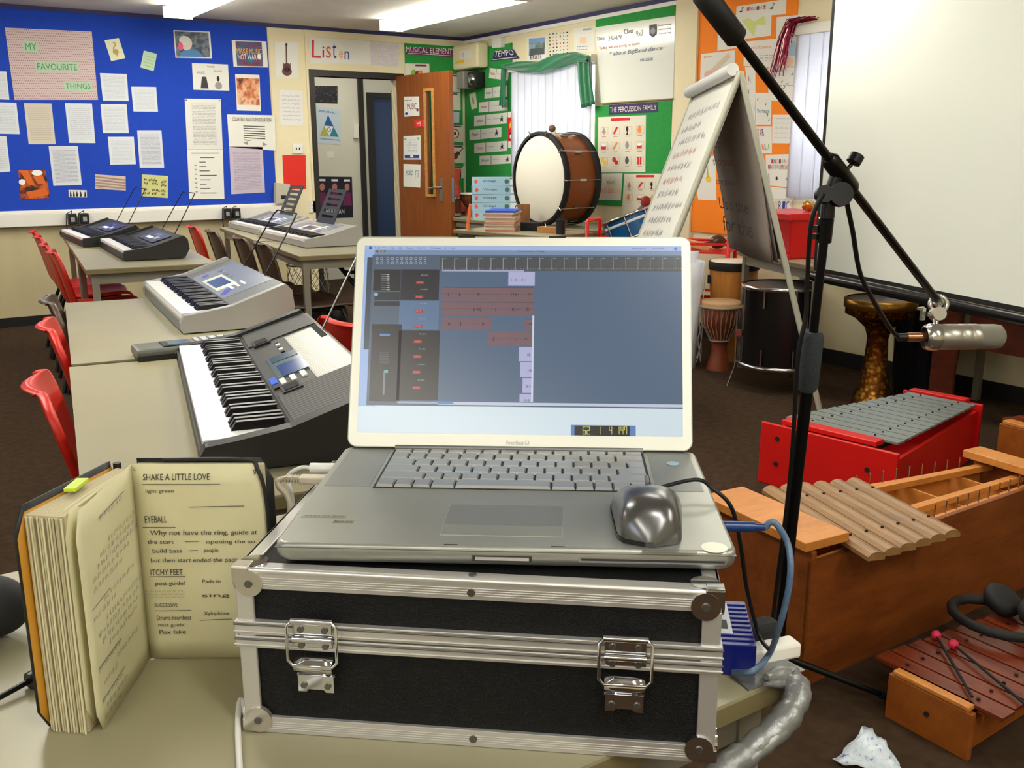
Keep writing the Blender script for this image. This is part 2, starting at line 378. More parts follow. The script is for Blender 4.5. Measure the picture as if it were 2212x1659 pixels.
# ceiling lights
tube_m = mat('lit_diffuser', (255, 252, 240), .4, emit=17)
def lamp(x, y, label, L=1.8, wd=.2, pw=9):
    t = thing('ceiling_light', label, 'light', (x, y, CE-.075), 0, None)
    MB().bx(x-.05, x+.05, y-L/2+.02, y+L/2-.02, CE-.02, CE, white).build('base', parent=t, world=True)
    sec = [(-wd/2, -.005), (-wd/2, -.045), (-wd/2+.025, -.072), (wd/2-.025, -.072), (wd/2, -.045), (wd/2, -.005)]
    MB().extr(sec, lambda u, v, d: V((x+u, d, CE-.012+v)), y-L/2, y+L/2, tube_m).build('diffuser', parent=t, world=True, bevel=.004)
    for e_ in (-1, 1): MB().box((x, y+e_*(L/2+.004), CE-.048), (wd+.004, .008, .075), white).build('end_cap', parent=t, world=True)
    area('lamp', (x, y, CE-.095), (0, 0, -1), wd, L, pw, (1, .97, .88)); return t
lamp(3.63, 6.28, 'lit fluorescent ceiling light above the doorway, the larger of the two in view')
lamp(2.02, 6.45, 'lit fluorescent ceiling light above the blue board, cut off by the top edge')
for x, y in ((3.63, 2.6), (2.02, 2.6), (.3, 6.3), (.3, 2.6), (2.0, -.8), (-1.3, 4.5), (-1.3, -.8), (.4, -.8)):
    lamp(x, y, 'lit fluorescent ceiling light outside the view', pw=(5 if y < 0 else 7))['group'] = 'ceiling lights outside the view'
# white trunking and fittings on the north wall
q = MB().bx(XW, 2.93, YA-.055, YA-.004, .735, .828, white).bx(XW, 2.93, YA-.03, YA-.004, .828, .85, white)
item(q, 'cable_trunking', 'long white dado trunking running below the blue display board', 'trunking', bevel=.004)
def fbox(q, d, m, bev=.004, mb=None): mb = mb or MB(); mb.slab(q, m, d); return mb
sw = MB().slab(qA(z2((300, 1150), (380, 1148), (380, 1222), (300, 1224))), white, .012); q = qA(z2((300, 1150), (380, 1148), (380, 1222), (300, 1224)))
sw.rect(q, .3, .35, .42, .6, ink, .013).rect(q, .6, .35, .72, .6, ink, .013); item(sw, 'wall_switch', 'white double switch plate above the red sheet by the doorway', 'switch')
q = qA([(668, 434), (684, 434), (684, 459), (668, 459)]); m = MB().slab(q, white, .012)
for u in (.3, .7):
    for v in (.35, .6): m.rect(q, u-.05, v, u+.05, v+.1, ink, .013)
item(m, 'wall_socket', 'white double power socket behind the slotted music rests', 'socket')
m = MB(); q = qA([(590, 394), (620, 398), (621, 437), (590, 439)]); m.slab(q, mat('grey_metal', (190, 186, 168), .5), .07); m.rect(q, .35, .6, .7, .8, ink, .0705)
item(m, 'control_box', 'grey rounded control box at the lower right corner of the blue board', 'box', bevel=.01)
# ================================================================ north wall: display boards and papers
def pap(name, label, pts, m, q=qA, off=.012, cat='paper', group=None, t=.002, deco=None, world=None):
    Q = q(pts, off); mb = MB().slab(Q, m, t, back=paper)
    if deco: deco(mb, Q)
    return item(mb, name, label, cat, group)
bd = MB().bx(XW+.3, 2.868, YA-.0125, YA-.0005, .85, 2.252, blue_f); item(bd, 'display_board', 'large royal blue felt display board covering the left wall', 'board')
bd = MB().bx(4.12, XB-.035, YA-.0125, YA-.0005, .6, 2.2, green_f); item(bd, 'display_board', 'narrow green display board half hidden by the open door', 'board')
W = lambda k, **a: written('writing_%s' % k, **a)
wA = W('faint', paper=(214, 220, 226), ink=(150, 158, 178), rows=20, words=14, dens=.55, strength=.6)
wT = W('tan', paper=(208, 200, 184), ink=(150, 140, 120), rows=22, words=14, dens=.6, strength=.6)
wB = W('dense', paper=(212, 216, 226), ink=(70, 74, 100), rows=30, words=16, dens=.62, strength=.8)
def ttl(mb, Q):
    for s_, a in (('MY', (.2, .2, .33, .3)), ('FAVOURITE', (.31, .48, .78, .57)), ('THINGS', (.62, .76, .92, .84))):
        mb.rect(Q, a[0]-.02, a[1]-.03, a[2]+.02, a[3]+.03, mat('pale_green', (176, 206, 176)), .003); mb.text(Q, s_, *a, mat('leaf_green', (70, 140, 90)), .0042)
pap('poster', 'pink dotted poster reading MY FAVOURITE THINGS in green', z1((38, 220), (730, 252), (780, 795), (115, 795)), dots('dotted_pink', (206, 186, 184), (150, 90, 110), 40, 28, .2), deco=ttl, cat='poster')
sheets = [('pale sheet at the left edge, beside the dotted poster', [(-60, 566), (50, 570), (75, 795), (-40, 790)], wA),
 ('pale sheet at the left edge, below the dotted poster', [(-60, 813), (130, 820), (157, 1068), (-40, 1064)], wA),
 ('pale sheet at the left edge, lowest of the three cut-off sheets', [(-80, 1080), (50, 1085), (82, 1365), (-60, 1378)], wA),
 ('beige tall handwritten sheet below the dotted poster', [(190, 822), (410, 825), (443, 1148), (228, 1148)], wT),
 ('white tall sheet right of the beige sheet', [(517, 822), (732, 825), (760, 1140), (550, 1138)], wA),
 ('square white sheet, middle one of the column beside the dotted poster', [(800, 830), (1008, 830), (1025, 1060), (820, 1060)], wA),
 ('square white sheet level with the word THINGS', [(795, 582), (1010, 590), (1024, 805), (820, 802)], wA),
 ('white typed sheet in mid board, furthest right of the pale square sheets', [(1043, 690), (1243, 693), (1258, 890), (1063, 888)], wA),
 ('square white sheet just left of the tall lined sheet with punch holes', [(858, 1090), (1065, 1090), (1082, 1308), (878, 1312)], wA),
 ('densely handwritten sheet above the yellow dancers print', [(1092, 1038), (1285, 1038), (1307, 1337), (1113, 1337)], wB),
 ('densely handwritten sheet right of the violin photograph', [(387, 1165), (618, 1163), (652, 1472), (425, 1480)], wB)]
for a, p_, m in sheets: pap('written_sheet', a, z1(*p_), m, cat='sheet', group='handwritten sheets on the blue board')
def clef(mb, Q):
    mb.stroke(Q, [(.5+.16*sin(a*.7)*(1-a/16), .15+.7*a/14) for a in range(15)], .008, mat('gold_print', (190, 150, 60))); mb.ell(Q, .5, .62, .2, .14, mat('gold_print', 0), .003)
pap('clef_card', 'tilted cream card with a golden treble clef', z1((832, 322), (945, 302), (998, 463), (885, 487)), mat('cream_card', (220, 222, 190)), cat='card', deco=clef)
pap('green_card', 'small tilted green card with a line sketch', z1((1145, 402), (1250, 430), (1223, 567), (1117, 537)), mat('green_card', (180, 208, 180)), cat='card', deco=lambda m, Q: m.scrawl(Q, .2, .3, .8, 4, .18, grn_i, .003, 3))
def baby(m, Q):
    m.rect(Q, .03, .04, .95, .96, picture('dim_crowd', [(30, 30, 40), (70, 80, 100), (120, 130, 140), (60, 50, 60)], 4), .003)
    m.poly(Q, [(.1, .96), (.15, .8), (.4, .66), (.6, .7), (.78, .96)], mat('denim', (70, 130, 180)), .0034); m.ell(Q, .32, .46, .16, .26, mat('pale_skin', (220, 200, 190)), .0036)
    m.ell(Q, .27, .36, .14, .17, mat('pale_hat', (210, 215, 205)), .0038); m.ell(Q, .16, .58, .07, .15, mat('pink_muff', (225, 90, 130)), .004)
pap('photograph', 'photograph of a baby wearing pink ear defenders', z1((1380, 240), (1672, 252), (1688, 465), (1397, 460)), paper, cat='photo', deco=baby)
def mmnw(m, Q):
    m.rect(Q, .1, .03, .86, .97, picture('peace_print', [(30, 120, 150), (40, 90, 130), (130, 30, 70), (20, 60, 80)], 5), .003)
    m.text(Q, 'MAKE MUSIC', .12, .3, .84, .5, mat('gold_letters', (240, 190, 60)), slant=.0); m.text(Q, 'NOT WAR', .14, .52, .68, .72, wht); m.ell(Q, .76, .6, .06, .11, wht)
pap('poster', 'teal and red poster reading MAKE MUSIC NOT WAR', z1((1845, 320), (2120, 330), (2133, 537), (1860, 530)), paper, cat='poster', deco=mmnw)
def knock(m, Q):
    m.text(Q, 'knock', .12, .28, .34, .38, ink).text(Q, 'knock', .42, .06, .62, .14, ink).text(Q, 'knock', .6, .22, .82, .3, ink)
    m.poly(Q, [(.2, .94), (.25, .5), (.37, .5), (.42, .94)], mat('dark_print', (50, 50, 54))); m.ell(Q, .7, .82, .1, .14, mat('grey_print', (150, 150, 150))).ell(Q, .7, .56, .04, .1, ink)
pap('cartoon_sheet', 'white knock knock cartoon sheet with two dark figures', z1((1528, 502), (1815, 514), (1826, 722), (1540, 715)), paper, cat='sheet', deco=knock)
pap('photograph', 'warm brown photograph with white border beside the cartoon sheet', z1((1872, 590), (2065, 597), (2077, 885), (1887, 880)), paper, cat='photo',
    deco=lambda m, Q: m.rect(Q, .04, .1, .96, .84, picture('amber_photo', [(70, 30, 30), (200, 110, 60), (235, 190, 150), (150, 70, 40)], 3, 2), .003))
lam = W('laminated', paper=(222, 222, 216), ink=(80, 80, 84), rows=34, words=10, dens=.72, strength=.7, margin=(.18, .16, .08, .08), rough=.15)
def pins(m, Q, big=None):
    for u, v in ((.04, .03), (.96, .03)): m.ell(Q, u, v, .02, .012, ink, .003)
pap('notice', 'tall laminated notice on the blue board, upper of two joined sheets', z1((1470, 785), (1757, 790), (1773, 1190), (1490, 1190)), lam, cat='notice', deco=pins)
def pol(m, Q):
    for j, (a, b) in enumerate(((.1, .9), (.35, .75), (.32, .5), (.32, .52), (.32, .6), (.32, .8), (.32, .62), (.32, .5), (.32, .6), (.32, .78))): m.rect(Q, a, .06+.09*j, b, .075+.09*j, mat('dark_print', 0), .003)
    for j in range(7): m.rect(Q, .18, .3+.09*j, .24, .325+.09*j, mat('grey_print', 0), .003)
pap('notice', 'laminated list notice, lower of two joined sheets on the blue board', z1((1490, 1193), (1773, 1193), (1787, 1583), (1508, 1585)), paper, cat='notice', deco=pol)
def court(m, Q):
    m.text(Q, 'COURTESY AND CONSIDERATION', .1, .08, .92, .19, ink)
    for j in range(7): m.rect(Q, .32, .32+.07*j, .78 if j < 6 else .46, .345+.07*j, mat('dark_print', 0), .003)
    m.poly(Q, [(.3, .84), (.4, .78), (.4, .9)], mat('grey_print', 0), .003).poly(Q, [(.82, .84), (.72, .78), (.72, .9)], mat('grey_print', 0), .003)
pap('notice', 'white COURTESY AND CONSIDERATION notice at the right edge of the blue board', z1((1808, 912), (2187, 918), (2195, 1200), (1825, 1170)), paper, cat='notice', deco=court)
pap('notice', 'lilac typed rules sheet below the COURTESY notice', z1((1825, 1168), (2090, 1170), (2110, 1532), (1842, 1547)), W('lilac', paper=(196, 184, 200), ink=(110, 100, 130), rows=30, words=9, dens=.62, strength=.7), cat='notice')
def viol(m, Q):
    m.rect(Q, 0, 0, 1, 1, picture('violin_print', [(24, 16, 14), (60, 26, 14), (190, 80, 20), (225, 120, 40)], 3, 5), .003)
    m.poly(Q, [(.05, 0), (.35, 0), (.55, .55), (.3, .5)], mat('amber', (215, 100, 26)), .0034).poly(Q, [(.5, .2), (.85, .15), (.95, .5), (.65, .5)], mat('amber', 0), .0034).poly(Q, [(.2, .75), (.9, .65), (.95, .9), (.3, .98)], mat('amber', 0), .0034)
    m.ell(Q, .68, .1, .2, .1, wht, .0036).ell(Q, .1, .4, .12, .1, wht, .0036)
pap('photograph', 'orange and black photograph of hands playing violins', z1((145, 1358), (360, 1352), (400, 1575), (165, 1588)), ink, cat='photo', deco=viol)
def sil(m, Q):
    for j, u in enumerate((.1, .28, .45, .66, .9)): m.ell(Q, u, .3, .03, .1, ink).poly(Q, [(u-.05, .9), (u-.03, .4), (u+.04, .4), (u+.06, .9)], ink)
pap('silhouette_strip', 'small white strip with black player silhouettes', z1((545, 1512), (690, 1515), (692, 1572), (548, 1570)), paper, cat='picture', deco=sil)
def score(m, Q):
    for j in range(5):
        for k in range(4): m.stroke(Q, [(.0, .12+.2*j+.03*k), (1, .22+.2*j+.03*k)] if j < 4 else [(.0, .9), (.3, .93)], .0012, mat('sepia', (130, 90, 80)), .003)
pap('photograph', 'pale sepia photograph of sheet music', z1((758, 1388), (1000, 1405), (1002, 1518), (757, 1503)), mat('sepia_paper', (206, 188, 176)), cat='photo', deco=score)
def dance(m, Q):
    for j, (u, v) in enumerate(((.18, .25), (.5, .25), (.85, .3), (.18, .7), (.5, .7), (.85, .7))): m.scrawl(Q, u-.1, v+.05, u+.08, 2, .16, ink, .006, j+4, amp=.9)
pap('print', 'yellow print of six black dancing figures', z1((1130, 1388), (1338, 1402), (1337, 1577), (1127, 1562)), mat('straw', (206, 206, 136)), cat='print', deco=dance)
# bare wall strip by the doorway
def gtr(m, Q):
    m.rect(Q, .46, .08, .52, .6, mat('neck', (90, 60, 40)), .003).rect(Q, .45, .04, .54, .12, ink, .0032); b = mat('cherry', (90, 26, 24))
    m.ell(Q, .5, .82, .22, .12, b, .0034).ell(Q, .5, .7, .18, .12, b, .0034).poly(Q, [(.32, .62), (.34, .56), (.4, .64)], b, .0034).poly(Q, [(.68, .62), (.67, .57), (.6, .64)], b, .0034).rect(Q, .44, .68, .56, .84, ink, .0038)
pap('guitar_print', 'white sheet with a dark red electric guitar', z2((158, 330), (345, 335), (345, 625), (168, 618)), paper, off=0, cat='print', deco=gtr)
pap('timetable', 'white timetable sheet with a pencilled grid', z2((195, 715), (380, 722), (388, 1000), (205, 998)), W('grid', paper=(226, 226, 222), ink=(150, 150, 156), rows=9, words=6, dens=.7, strength=.5, fill=.4), off=0, cat='sheet')
Q = qA(z2((220, 1235), (405, 1235), (410, 1505), (228, 1505))); m = MB(); pts = [(0, 0), (1, 0), (1, 1), (.2, 1), (.16, .86), (.02, .84)]
m.poly(Q, pts, mat('red_card', (222, 36, 22), .6), .003); m.slab(Q.sub(.2, .0, 1, 1), mat('red_card', 0), .002); item(m, 'red_sheet', 'bright red sheet with torn lower corner beside the doorway', 'sheet')
def lst(m, Q):
    L = ['L', 'i', 's', 't', 'e', 'n']; cs = [mat('crimson', (196, 30, 60)), purple, mat('rust', (220, 80, 50)), blue_i, org, blue_i]
    bx = [(.03, .2, .13, .82), (.145, .4, .165, .8), (.185, .38, .24, .8), (.255, .25, .3, .8), (.33, .52, .37, .78), (.39, .5, .44, .82)]
    for a, c, b in zip(L, cs, bx): m.text(Q, a, *b, c)
pap('banner', 'white banner over the doorway reading Listen in coloured letters', z2((432, 268), (925, 330), (925, 515), (430, 500)), paper, off=.0, cat='banner', deco=lambda m, Q: lst(m, Q.sub(0, 0, 1.45, 1)))
pap('drawing', 'pale coloured drawing beside the Listen banner above the doorway', z2((920, 332), (1148, 348), (1145, 532), (925, 518)), picture('crayon', [(226, 222, 226), (224, 214, 222), (210, 200, 214), (216, 226, 190), (222, 150, 160)], 7, 3), off=0, cat='drawing')
# ================================================================ doorway, lobby, door
frame_m = mat('dark_frame', (34, 30, 26), .5)
m = MB().bx(DX0-.045, DX0, YA-.02, YA+.11, 0, DH+.05, frame_m).bx(DX1, DX1+.07, YA-.02, YA+.11, 0, DH+.05, frame_m).bx(DX0, DX1, YA-.02, YA+.11, DH, DH+.05, frame_m); struct('trim_6', m)
YL = 9.15
lobw = mat('lobby_paint', (214, 212, 196), .6)
xa = onY(776, 300, YL).x; xb = onY(786, 300, YL).x; xc = onY(794, 300, YL).x; xd = onY(808, 300, YL).x; zt = onY(800, 200, YL).z
m = MB().bx(2.9, xc, YL, YL+.1, 0, 2.3, lobw).bx(xc, 5.1, YL, YL+.1, zt, 2.3, lobw).bx(2.85, 2.9, YA+.1, YL, 0, 2.3, lobw).bx(5.05, 5.1, YA+.1, YL, 0, 2.3, lobw).bx(2.85, 5.1, YA+.1, YL+.1, 2.3, 2.35, lobw)
struct('wall_lobby', m)
struct('trim_7', MB().bx(xa, xb, YL-.03, YL, 0, 2.3, frame_m))
struct('trim_8', MB().bx(xc, xd, YL-.02, YL+.1, 0, zt, frame_m).bx(xd, 5.0, YL-.02, YL+.1, zt-.05, zt, frame_m))
struct('door_2', MB().bx(xd, 4.95, YL+.03, YL+.07, 0, zt-.05, mat('blue_door', (24, 52, 92), .4)))
l = area('lobby_fill', (3.9, 8.5, 2.25), (0, 0, -1), .6, .3, 9, (1, .97, .9))  # unseen light added to brighten the lobby, no fitting there
qL = lambda pts, off=0: Quad(*[onY(x, y, YL-off) for x, y in pts])
pap('photograph', 'dark concert photograph on the lobby wall', z2((478, 682), (660, 685), (660, 825), (480, 820)), picture('stage', [(14, 14, 20), (24, 26, 40), (20, 18, 26), (150, 140, 110)], 9, 2), qL, off=0, cat='photo')
def tri(m, Q):
    m.text(Q, 'What did you.....', .15, .08, .85, .16, blue_i).text(Q, 'to help you learn today?', .12, .84, .95, .9, blue_i)
    m.poly(Q, [(.5, .2), (.32, .5), (.7, .5)], mat('poster_blue', (30, 90, 160))).poly(Q, [(.32, .51), (.12, .78), (.5, .78)], mat('olive', (180, 180, 60))).poly(Q, [(.7, .51), (.52, .78), (.9, .78)], teal).poly(Q, [(.34, .51), (.68, .51), (.51, .77)], wht)
    m.ell(Q, .51, .6, .08, .06, blue_i, .0044).ell(Q, .51, .6, .06, .045, wht, .0046)
pap('poster', 'pale blue poster with a triangle of coloured triangles on the lobby wall', z2((478, 845), (682, 868), (690, 1155), (500, 1140)), mat('ice', (196, 212, 222)), qL, off=0, cat='poster', deco=tri)
pap('notice', 'small white notice below the triangle poster', z2((575, 1203), (630, 1203), (632, 1258), (577, 1258)), paper, qL, off=0, cat='notice')
def cast(m, Q):
    for u in (.15, .5, .85):
        m.ell(Q, u, .25, .07, .09, mat('skin_print', (190, 120, 110)), .003); m.poly(Q, [(u-.13, .7), (u-.09, .38), (u+.09, .38), (u+.13, .7)], purple, .003)
        m.rect(Q, u-.09, .06, u+.09, .11, wht)
    m.text(Q, 'MUSICIAN', .25, .78, .75, .9, wht)
pap('poster', 'dark poster of three people low on the lobby wall', [(684, 381), (760, 382), (763, 470), (684, 472)], mat('dark_navy', (22, 24, 44)), qL, off=0, cat='poster', deco=cast)
m = MB().slab(qL([(762, 268), (772, 268), (772, 298), (762, 298)]), white, .03); item(m, 'thermostat', 'small white thermostat on the lobby wall', 'thermostat')
# door leaf
D0, D1, DT = V((4.018, 7.885, 0)), V((4.11, 7.12, 0)), 1.915
dd = (D1-D0).normalized(); dn = V((dd.y, -dd.x, 0))*-1 if V((dd.y, -dd.x, 0)).x > 0 else V((dd.y, -dd.x, 0)); dw = (D1-D0).length
wd_m = wood('sapele', (148, 80, 28), (116, 58, 16), (30, 30, 1.2), .35)
def onD(px, py, off=0): d = ray(px, py); P = D0+dn*off; return EYE+d*((P-EYE).dot(dn)/d.dot(dn))
qD = lambda pts, off=0: Quad(*[onD(x, y, off) for x, y in pts])
du = lambda px, py: ((onD(px, py)-D0).dot(dd), onD(px, py).z)
(u0, zt0), (u1, zb0) = du(919, 196), du(939, 421)
dm = MB(); th = .042
def dbox(mb, ua, ub, za, zb, a, b, m_): mb.hexa([D0+dd*ua+dn*a+V((0, 0, za)), D0+dd*ua+dn*b+V((0, 0, za)), D0+dd*ub+dn*b+V((0, 0, za)), D0+dd*ub+dn*a+V((0, 0, za))], [D0+dd*ua+dn*a+V((0, 0, zb)), D0+dd*ua+dn*b+V((0, 0, zb)), D0+dd*ub+dn*b+V((0, 0, zb)), D0+dd*ub+dn*a+V((0, 0, zb))], m_); return mb
dbox(dm, 0, u0, .005, DT, -th, 0, wd_m); dbox(dm, u1, dw, .005, DT, -th, 0, wd_m); dbox(dm, u0, u1, .005, zb0, -th, 0, wd_m); dbox(dm, u0, u1, zt0, DT, -th, 0, wd_m)
door = struct('door_1', dm)
bead = wood('beading', (200, 150, 80), (170, 120, 60), (1, 12, 12)); fr_ = MB(); k = .018
dbox(fr_, u0-k, u0+.004, zb0-k, zt0+k, 0, .012, bead); dbox(fr_, u1-.004, u1+k, zb0-k, zt0+k, 0, .012, bead); dbox(fr_, u0, u1, zb0-k, zb0+.004, 0, .012, bead); dbox(fr_, u0, u1, zt0-.004, zt0+k, 0, .012, bead)
fr_.build('glazing_bead', parent=door, world=True)
dbox(MB(), u0, u1, zb0, zt0, -.024, -.018, glass).build('glass_panel', parent=door, world=True)
hu, hz = du(954, 410)
h = MB(); dbox(h, hu-.02, hu+.02, hz-.1, hz+.1, 0, .006, steel); hp = h.build('handle_plate', parent=door, world=True, bevel=.002)
h = MB(); P = D0+dd*hu+V((0, 0, hz+.02)); h.tube([P+dn*.006, P+dn*.045, P+dn*.05-dd*.03, P+dn*.05-dd*.12-V((0, 0, .01))], .009, steel, 10); h.build('lever_handle', parent=hp, world=True)
h = MB(); E_ = D0+dd*(dw+.0005)-dn*th/2; h.box(E_+V((0, 0, hz)), (.022, .003, .2), steel, Matrix.Rotation(math.atan2(dd.y, dd.x)-pi/2, 3, 'Z')); h.build('latch_plate', parent=door, world=True)
pap('sign', 'white MUSIC sheet with curled corner, uppermost on the door', z2((1190, 770), (1308, 768), (1313, 920), (1195, 930)), paper, qD, off=.001, cat='sign', deco=lambda m, Q: m.text(Q, 'MUSIC', .22, .35, .85, .65, purple).scrawl(Q, .05, .2, .5, 1, .12, purple, .003, 2).ell(Q, .15, .85, .1, .07, blue_i).ell(Q, .9, .7, .08, .08, purple))
pap('sign', 'red M5 room sign on the door', z2((1273, 955), (1343, 952), (1343, 1013), (1273, 1018)), red, qD, off=.001, cat='sign', deco=lambda m, Q: m.text(Q, 'M5', .3, .28, .78, .78, wht))
pap('certificate', 'white certificate with a blue foot, second lowest on the door', z2((1187, 1085), (1322, 1078), (1325, 1272), (1187, 1272)), W('cert', paper=(224, 226, 224), ink=(120, 130, 150), rows=9, words=6, dens=.5, strength=.6, margin=(.2, .2, .15, .3)), qD, off=.001, cat='certificate', deco=lambda m, Q: m.rect(Q, .08, .8, .92, .93, blue_i).ell(Q, .5, .86, .1, .05, wht, .0042).ell(Q, .12, .12, .06, .05, grn_i).ell(Q, .88, .12, .06, .05, grn_i))
pap('sign', 'hand drawn music sketch sheet, lowest on the door', z2((1187, 1305), (1322, 1310), (1320, 1495), (1187, 1485)), paper, qD, off=.001, cat='sign', deco=lambda m, Q: m.text(Q, 'MUSIC', .15, .28, .55, .48, teal, slant=.1).stroke(Q, [(.7, .65), (.73, .3), (.88, .25), (.88, .55)], .005, blue_i))
# ---- posters on the narrow green board
def hd(m, Q): m.rect(Q, .05, .05, .95, .13, purple, .003)
m = MB(); Q = qA(z2((1200, 370), (1595, 388), (1592, 458), (1202, 432)), .012); m.rect(Q, .0, .1, 1, .98, purple, .002).text(Q, 'MUSICAL ELEMENTS', .01, .02, .99, .68, wht, .004).rect(Q, .05, .8, .95, .86, wht, .003)
item(m, 'banner', 'MUSICAL ELEMENTS title banner in white letters above the door', 'banner')
gp = [('white and purple music poster above the top of the open door', [(1197, 505), (1390, 508), (1396, 690), (1202, 690)]), ('purple headed poster beside the door edge, uppermost', [(1440, 570), (1642, 600), (1637, 735), (1440, 720)]),
 ('purple headed poster beside the door edge, second from top', [(1440, 732), (1637, 740), (1640, 880), (1440, 868)]), ('pale blue card beside the door edge', [(1450, 893), (1630, 893), (1628, 978), (1450, 975)]),
 ('poster with a red ringed circle beside the door edge', [(1440, 985), (1672, 1000), (1667, 1133), (1440, 1120)]), ('poster with a brown violin beside the door edge', [(1440, 1150), (1683, 1160), (1688, 1300), (1440, 1296)]),
 ('pale poster with dark photograph, lowest beside the door edge', [(1440, 1322), (1680, 1328), (1678, 1420), (1440, 1420)])]
for j, (a, p_) in enumerate(gp):
    def dc(m, Q, j=j):
        if j != 3: m.rect(Q, .42, .04, .88, .12, purple, .003)
        if j == 4: m.ell(Q, .65, .52, .17, .3, red, .003).ell(Q, .65, .52, .13, .24, wht, .0034).ell(Q, .62, .52, .03, .12, ink, .0038).ell(Q, .69, .5, .03, .1, ink, .0038)
        if j == 5: m.ell(Q, .62, .62, .1, .18, mat('violin_brown', (120, 60, 40)), .003).ell(Q, .72, .45, .07, .13, mat('violin_brown', 0), .003).stroke(Q, [(.75, .4), (.9, .15)], .008, ink)
        if j in (1, 2): m.rect(Q, .48, .3, .62, .8, mat('violin_brown', 0), .003)
        if j == 6: m.rect(Q, .2, .25, .85, .95, ink, .003)
        if j == 0: m.ell(Q, .35, .42, .12, .16, grn_i, .003).ell(Q, .5, .45, .1, .14, purple, .0032).ell(Q, .62, .4, .1, .12, org, .0034)
        if j == 3: m.scrawl(Q, .3, .4, .9, 1, .2, blue_i, .003, 2)
    pap('poster', a, z2(*p_), mat('ice', 0) if j == 3 else mat('cream_card2', (226, 222, 204)), cat='poster', deco=dc)
# ================================================================ corner boxes
def cb(name, label, cat, pa, pb, z0_, z1_, m_, x0=None, **k):
    mb = MB().bx(pa[0], pb[0], pa[1], pb[1], z0_, z1_, m_); return mb
hb = MB(); hb.bx(4.6, XB-.015, 7.47, YA-.013, 1.99, 2.2, cream); q = Quad((4.6, 7.88, 2.18), (4.6, 7.5, 2.18), (4.6, 7.5, 2.01), (4.6, 7.88, 2.01))
hb.rect(q, .3, .2, .85, .62, white, .002).rect(q, .1, .66, .5, .82, yel, .002).rect(q, .42, .3, .52, .55, mat('pale_skin', 0), .003)
item(hb, 'wall_unit', 'cream wall unit with yellow sticker high in the room corner', 'unit', bevel=.02)
q = qA(z2((1655, 540), (1780, 535), (1780, 680), (1660, 672)), .14); m = MB().bx(4.58, 4.712, 7.68, 7.79, 1.82, 1.97, mat('grey_steel', (150, 150, 140), .4, .3)); item(m, 'junction_box', 'grey metal box under the cream wall unit', 'box', bevel=.006)
t = thing('alarm_sounder', 'black square alarm sounder with silver round grille in the corner', 'alarm', (4.66, 7.6, 1.84))
MB().bx(4.62, 4.722, 7.535, 7.67, 1.83, 1.96, black).build('housing', parent=t, world=True, bevel=.006)
MB().lathe([(.0, .022), (.03, .02), (.045, .012), (.05, 0)], steel, Matrix.Translation((4.62, 7.6, 1.895)) @ Matrix.Rotation(-pi/2, 4, 'Y'), 20, (False, False)).build('grille', parent=t, world=True)
m = MB().slab(qB(z3((320, 365), (410, 362), (410, 455), (325, 460))), white, .05); item(m, 'motion_sensor', 'small white motion sensor above the TEMPO banner', 'sensor', bevel=.008)
# ================================================================ east wall: boards, banners, cards
def yz(px, py): p = onX(px, py, XB); return p.y, p.z
item(MB().bx(XB-.0125, XB-.0005, 7.115, YA-.014, .86, 2.165, green_f), 'display_board', 'green display board left of the curtained window', 'board')
item(MB().bx(XB-.0125, XB-.0005, 5.105, 5.97, 2.135, 2.225, green_f), 'display_board', 'narrow green strip of board above the white writing board', 'board')
item(MB().bx(XB-.0125, XB-.0005, 5.105, 5.955, .86, 1.6, green_f), 'display_board', 'green display board right of the curtained window', 'board')
item(MB().bx(XB-.0125, XB-.0005, 4.06, 4.868, .72, 2.25, orange_f), 'display_board', 'orange display board behind the flip chart easel', 'board')
m = MB(); Q = qB(z3((300, 485), (490, 465), (540, 560), (270, 590)), .012); m.poly(Q, [(.05, .05), (.95, .02), (.97, .7), (.04, .75)], navy, .002).text(Q, 'TEMPO', .08, .05, .9, .6, wht).rect(Q, 0, .72, 1, .95, navy, .0025).rect(Q, .05, .8, .95, .86, wht)
item(m, 'banner', 'TEMPO title banner left of the window', 'banner')
cards = [('Presto', [(258, 650), (447, 668), (430, 770), (250, 745)], 'pink lettered card just below the TEMPO banner'), ('Largo', [(212, 845), (425, 815), (425, 922), (207, 942)], 'Largo card left of the window'),
 ('Adagio', [(155, 980), (427, 950), (427, 1055), (152, 1075)], 'Adagio card below the Largo card'), ('Andante', [(110, 1108), (422, 1075), (418, 1180), (108, 1207)], 'Andante card with a walking figure'),
 ('Allegro', [(62, 1243), (368, 1215), (368, 1310), (65, 1342)], 'Allegro card, the one set furthest left'), ('Vivace', [(110, 1372), (423, 1345), (423, 1440), (110, 1465)], 'Vivace card below the Allegro card'), ('Presto', [(160, 1490), (475, 1475), (475, 1560), (160, 1580)], 'Presto card with a leaping figure, lowest of the tempo cards')]
for j, (s_, p_, a) in enumerate(cards):
    def dc(m, Q, j=j, s_=s_):
        m.rect(Q, .36, .02, .375, .98, ink, .003).text(Q, s_, .08, .35, .3, .65, red if j in (0, 2, 5) else (purple if j == 3 else ink)).scrawl(Q, .42, .5, .68, 1, .2, mat('grey_print', 0), .003, j)
        if j > 1: m.ell(Q, .86, .3, .02, .1, ink).poly(Q, [(.84, .4), (.88, .4), (.9, .85), (.86, .65), (.81, .85)], ink).poly(Q, [(.8, .5), (.92, .42), (.92, .48), (.8, .56)], ink, .004)
    pap('tempo_card', a, z3(*p_), paper, qB, cat='card', group='tempo cards on the green board', deco=dc)
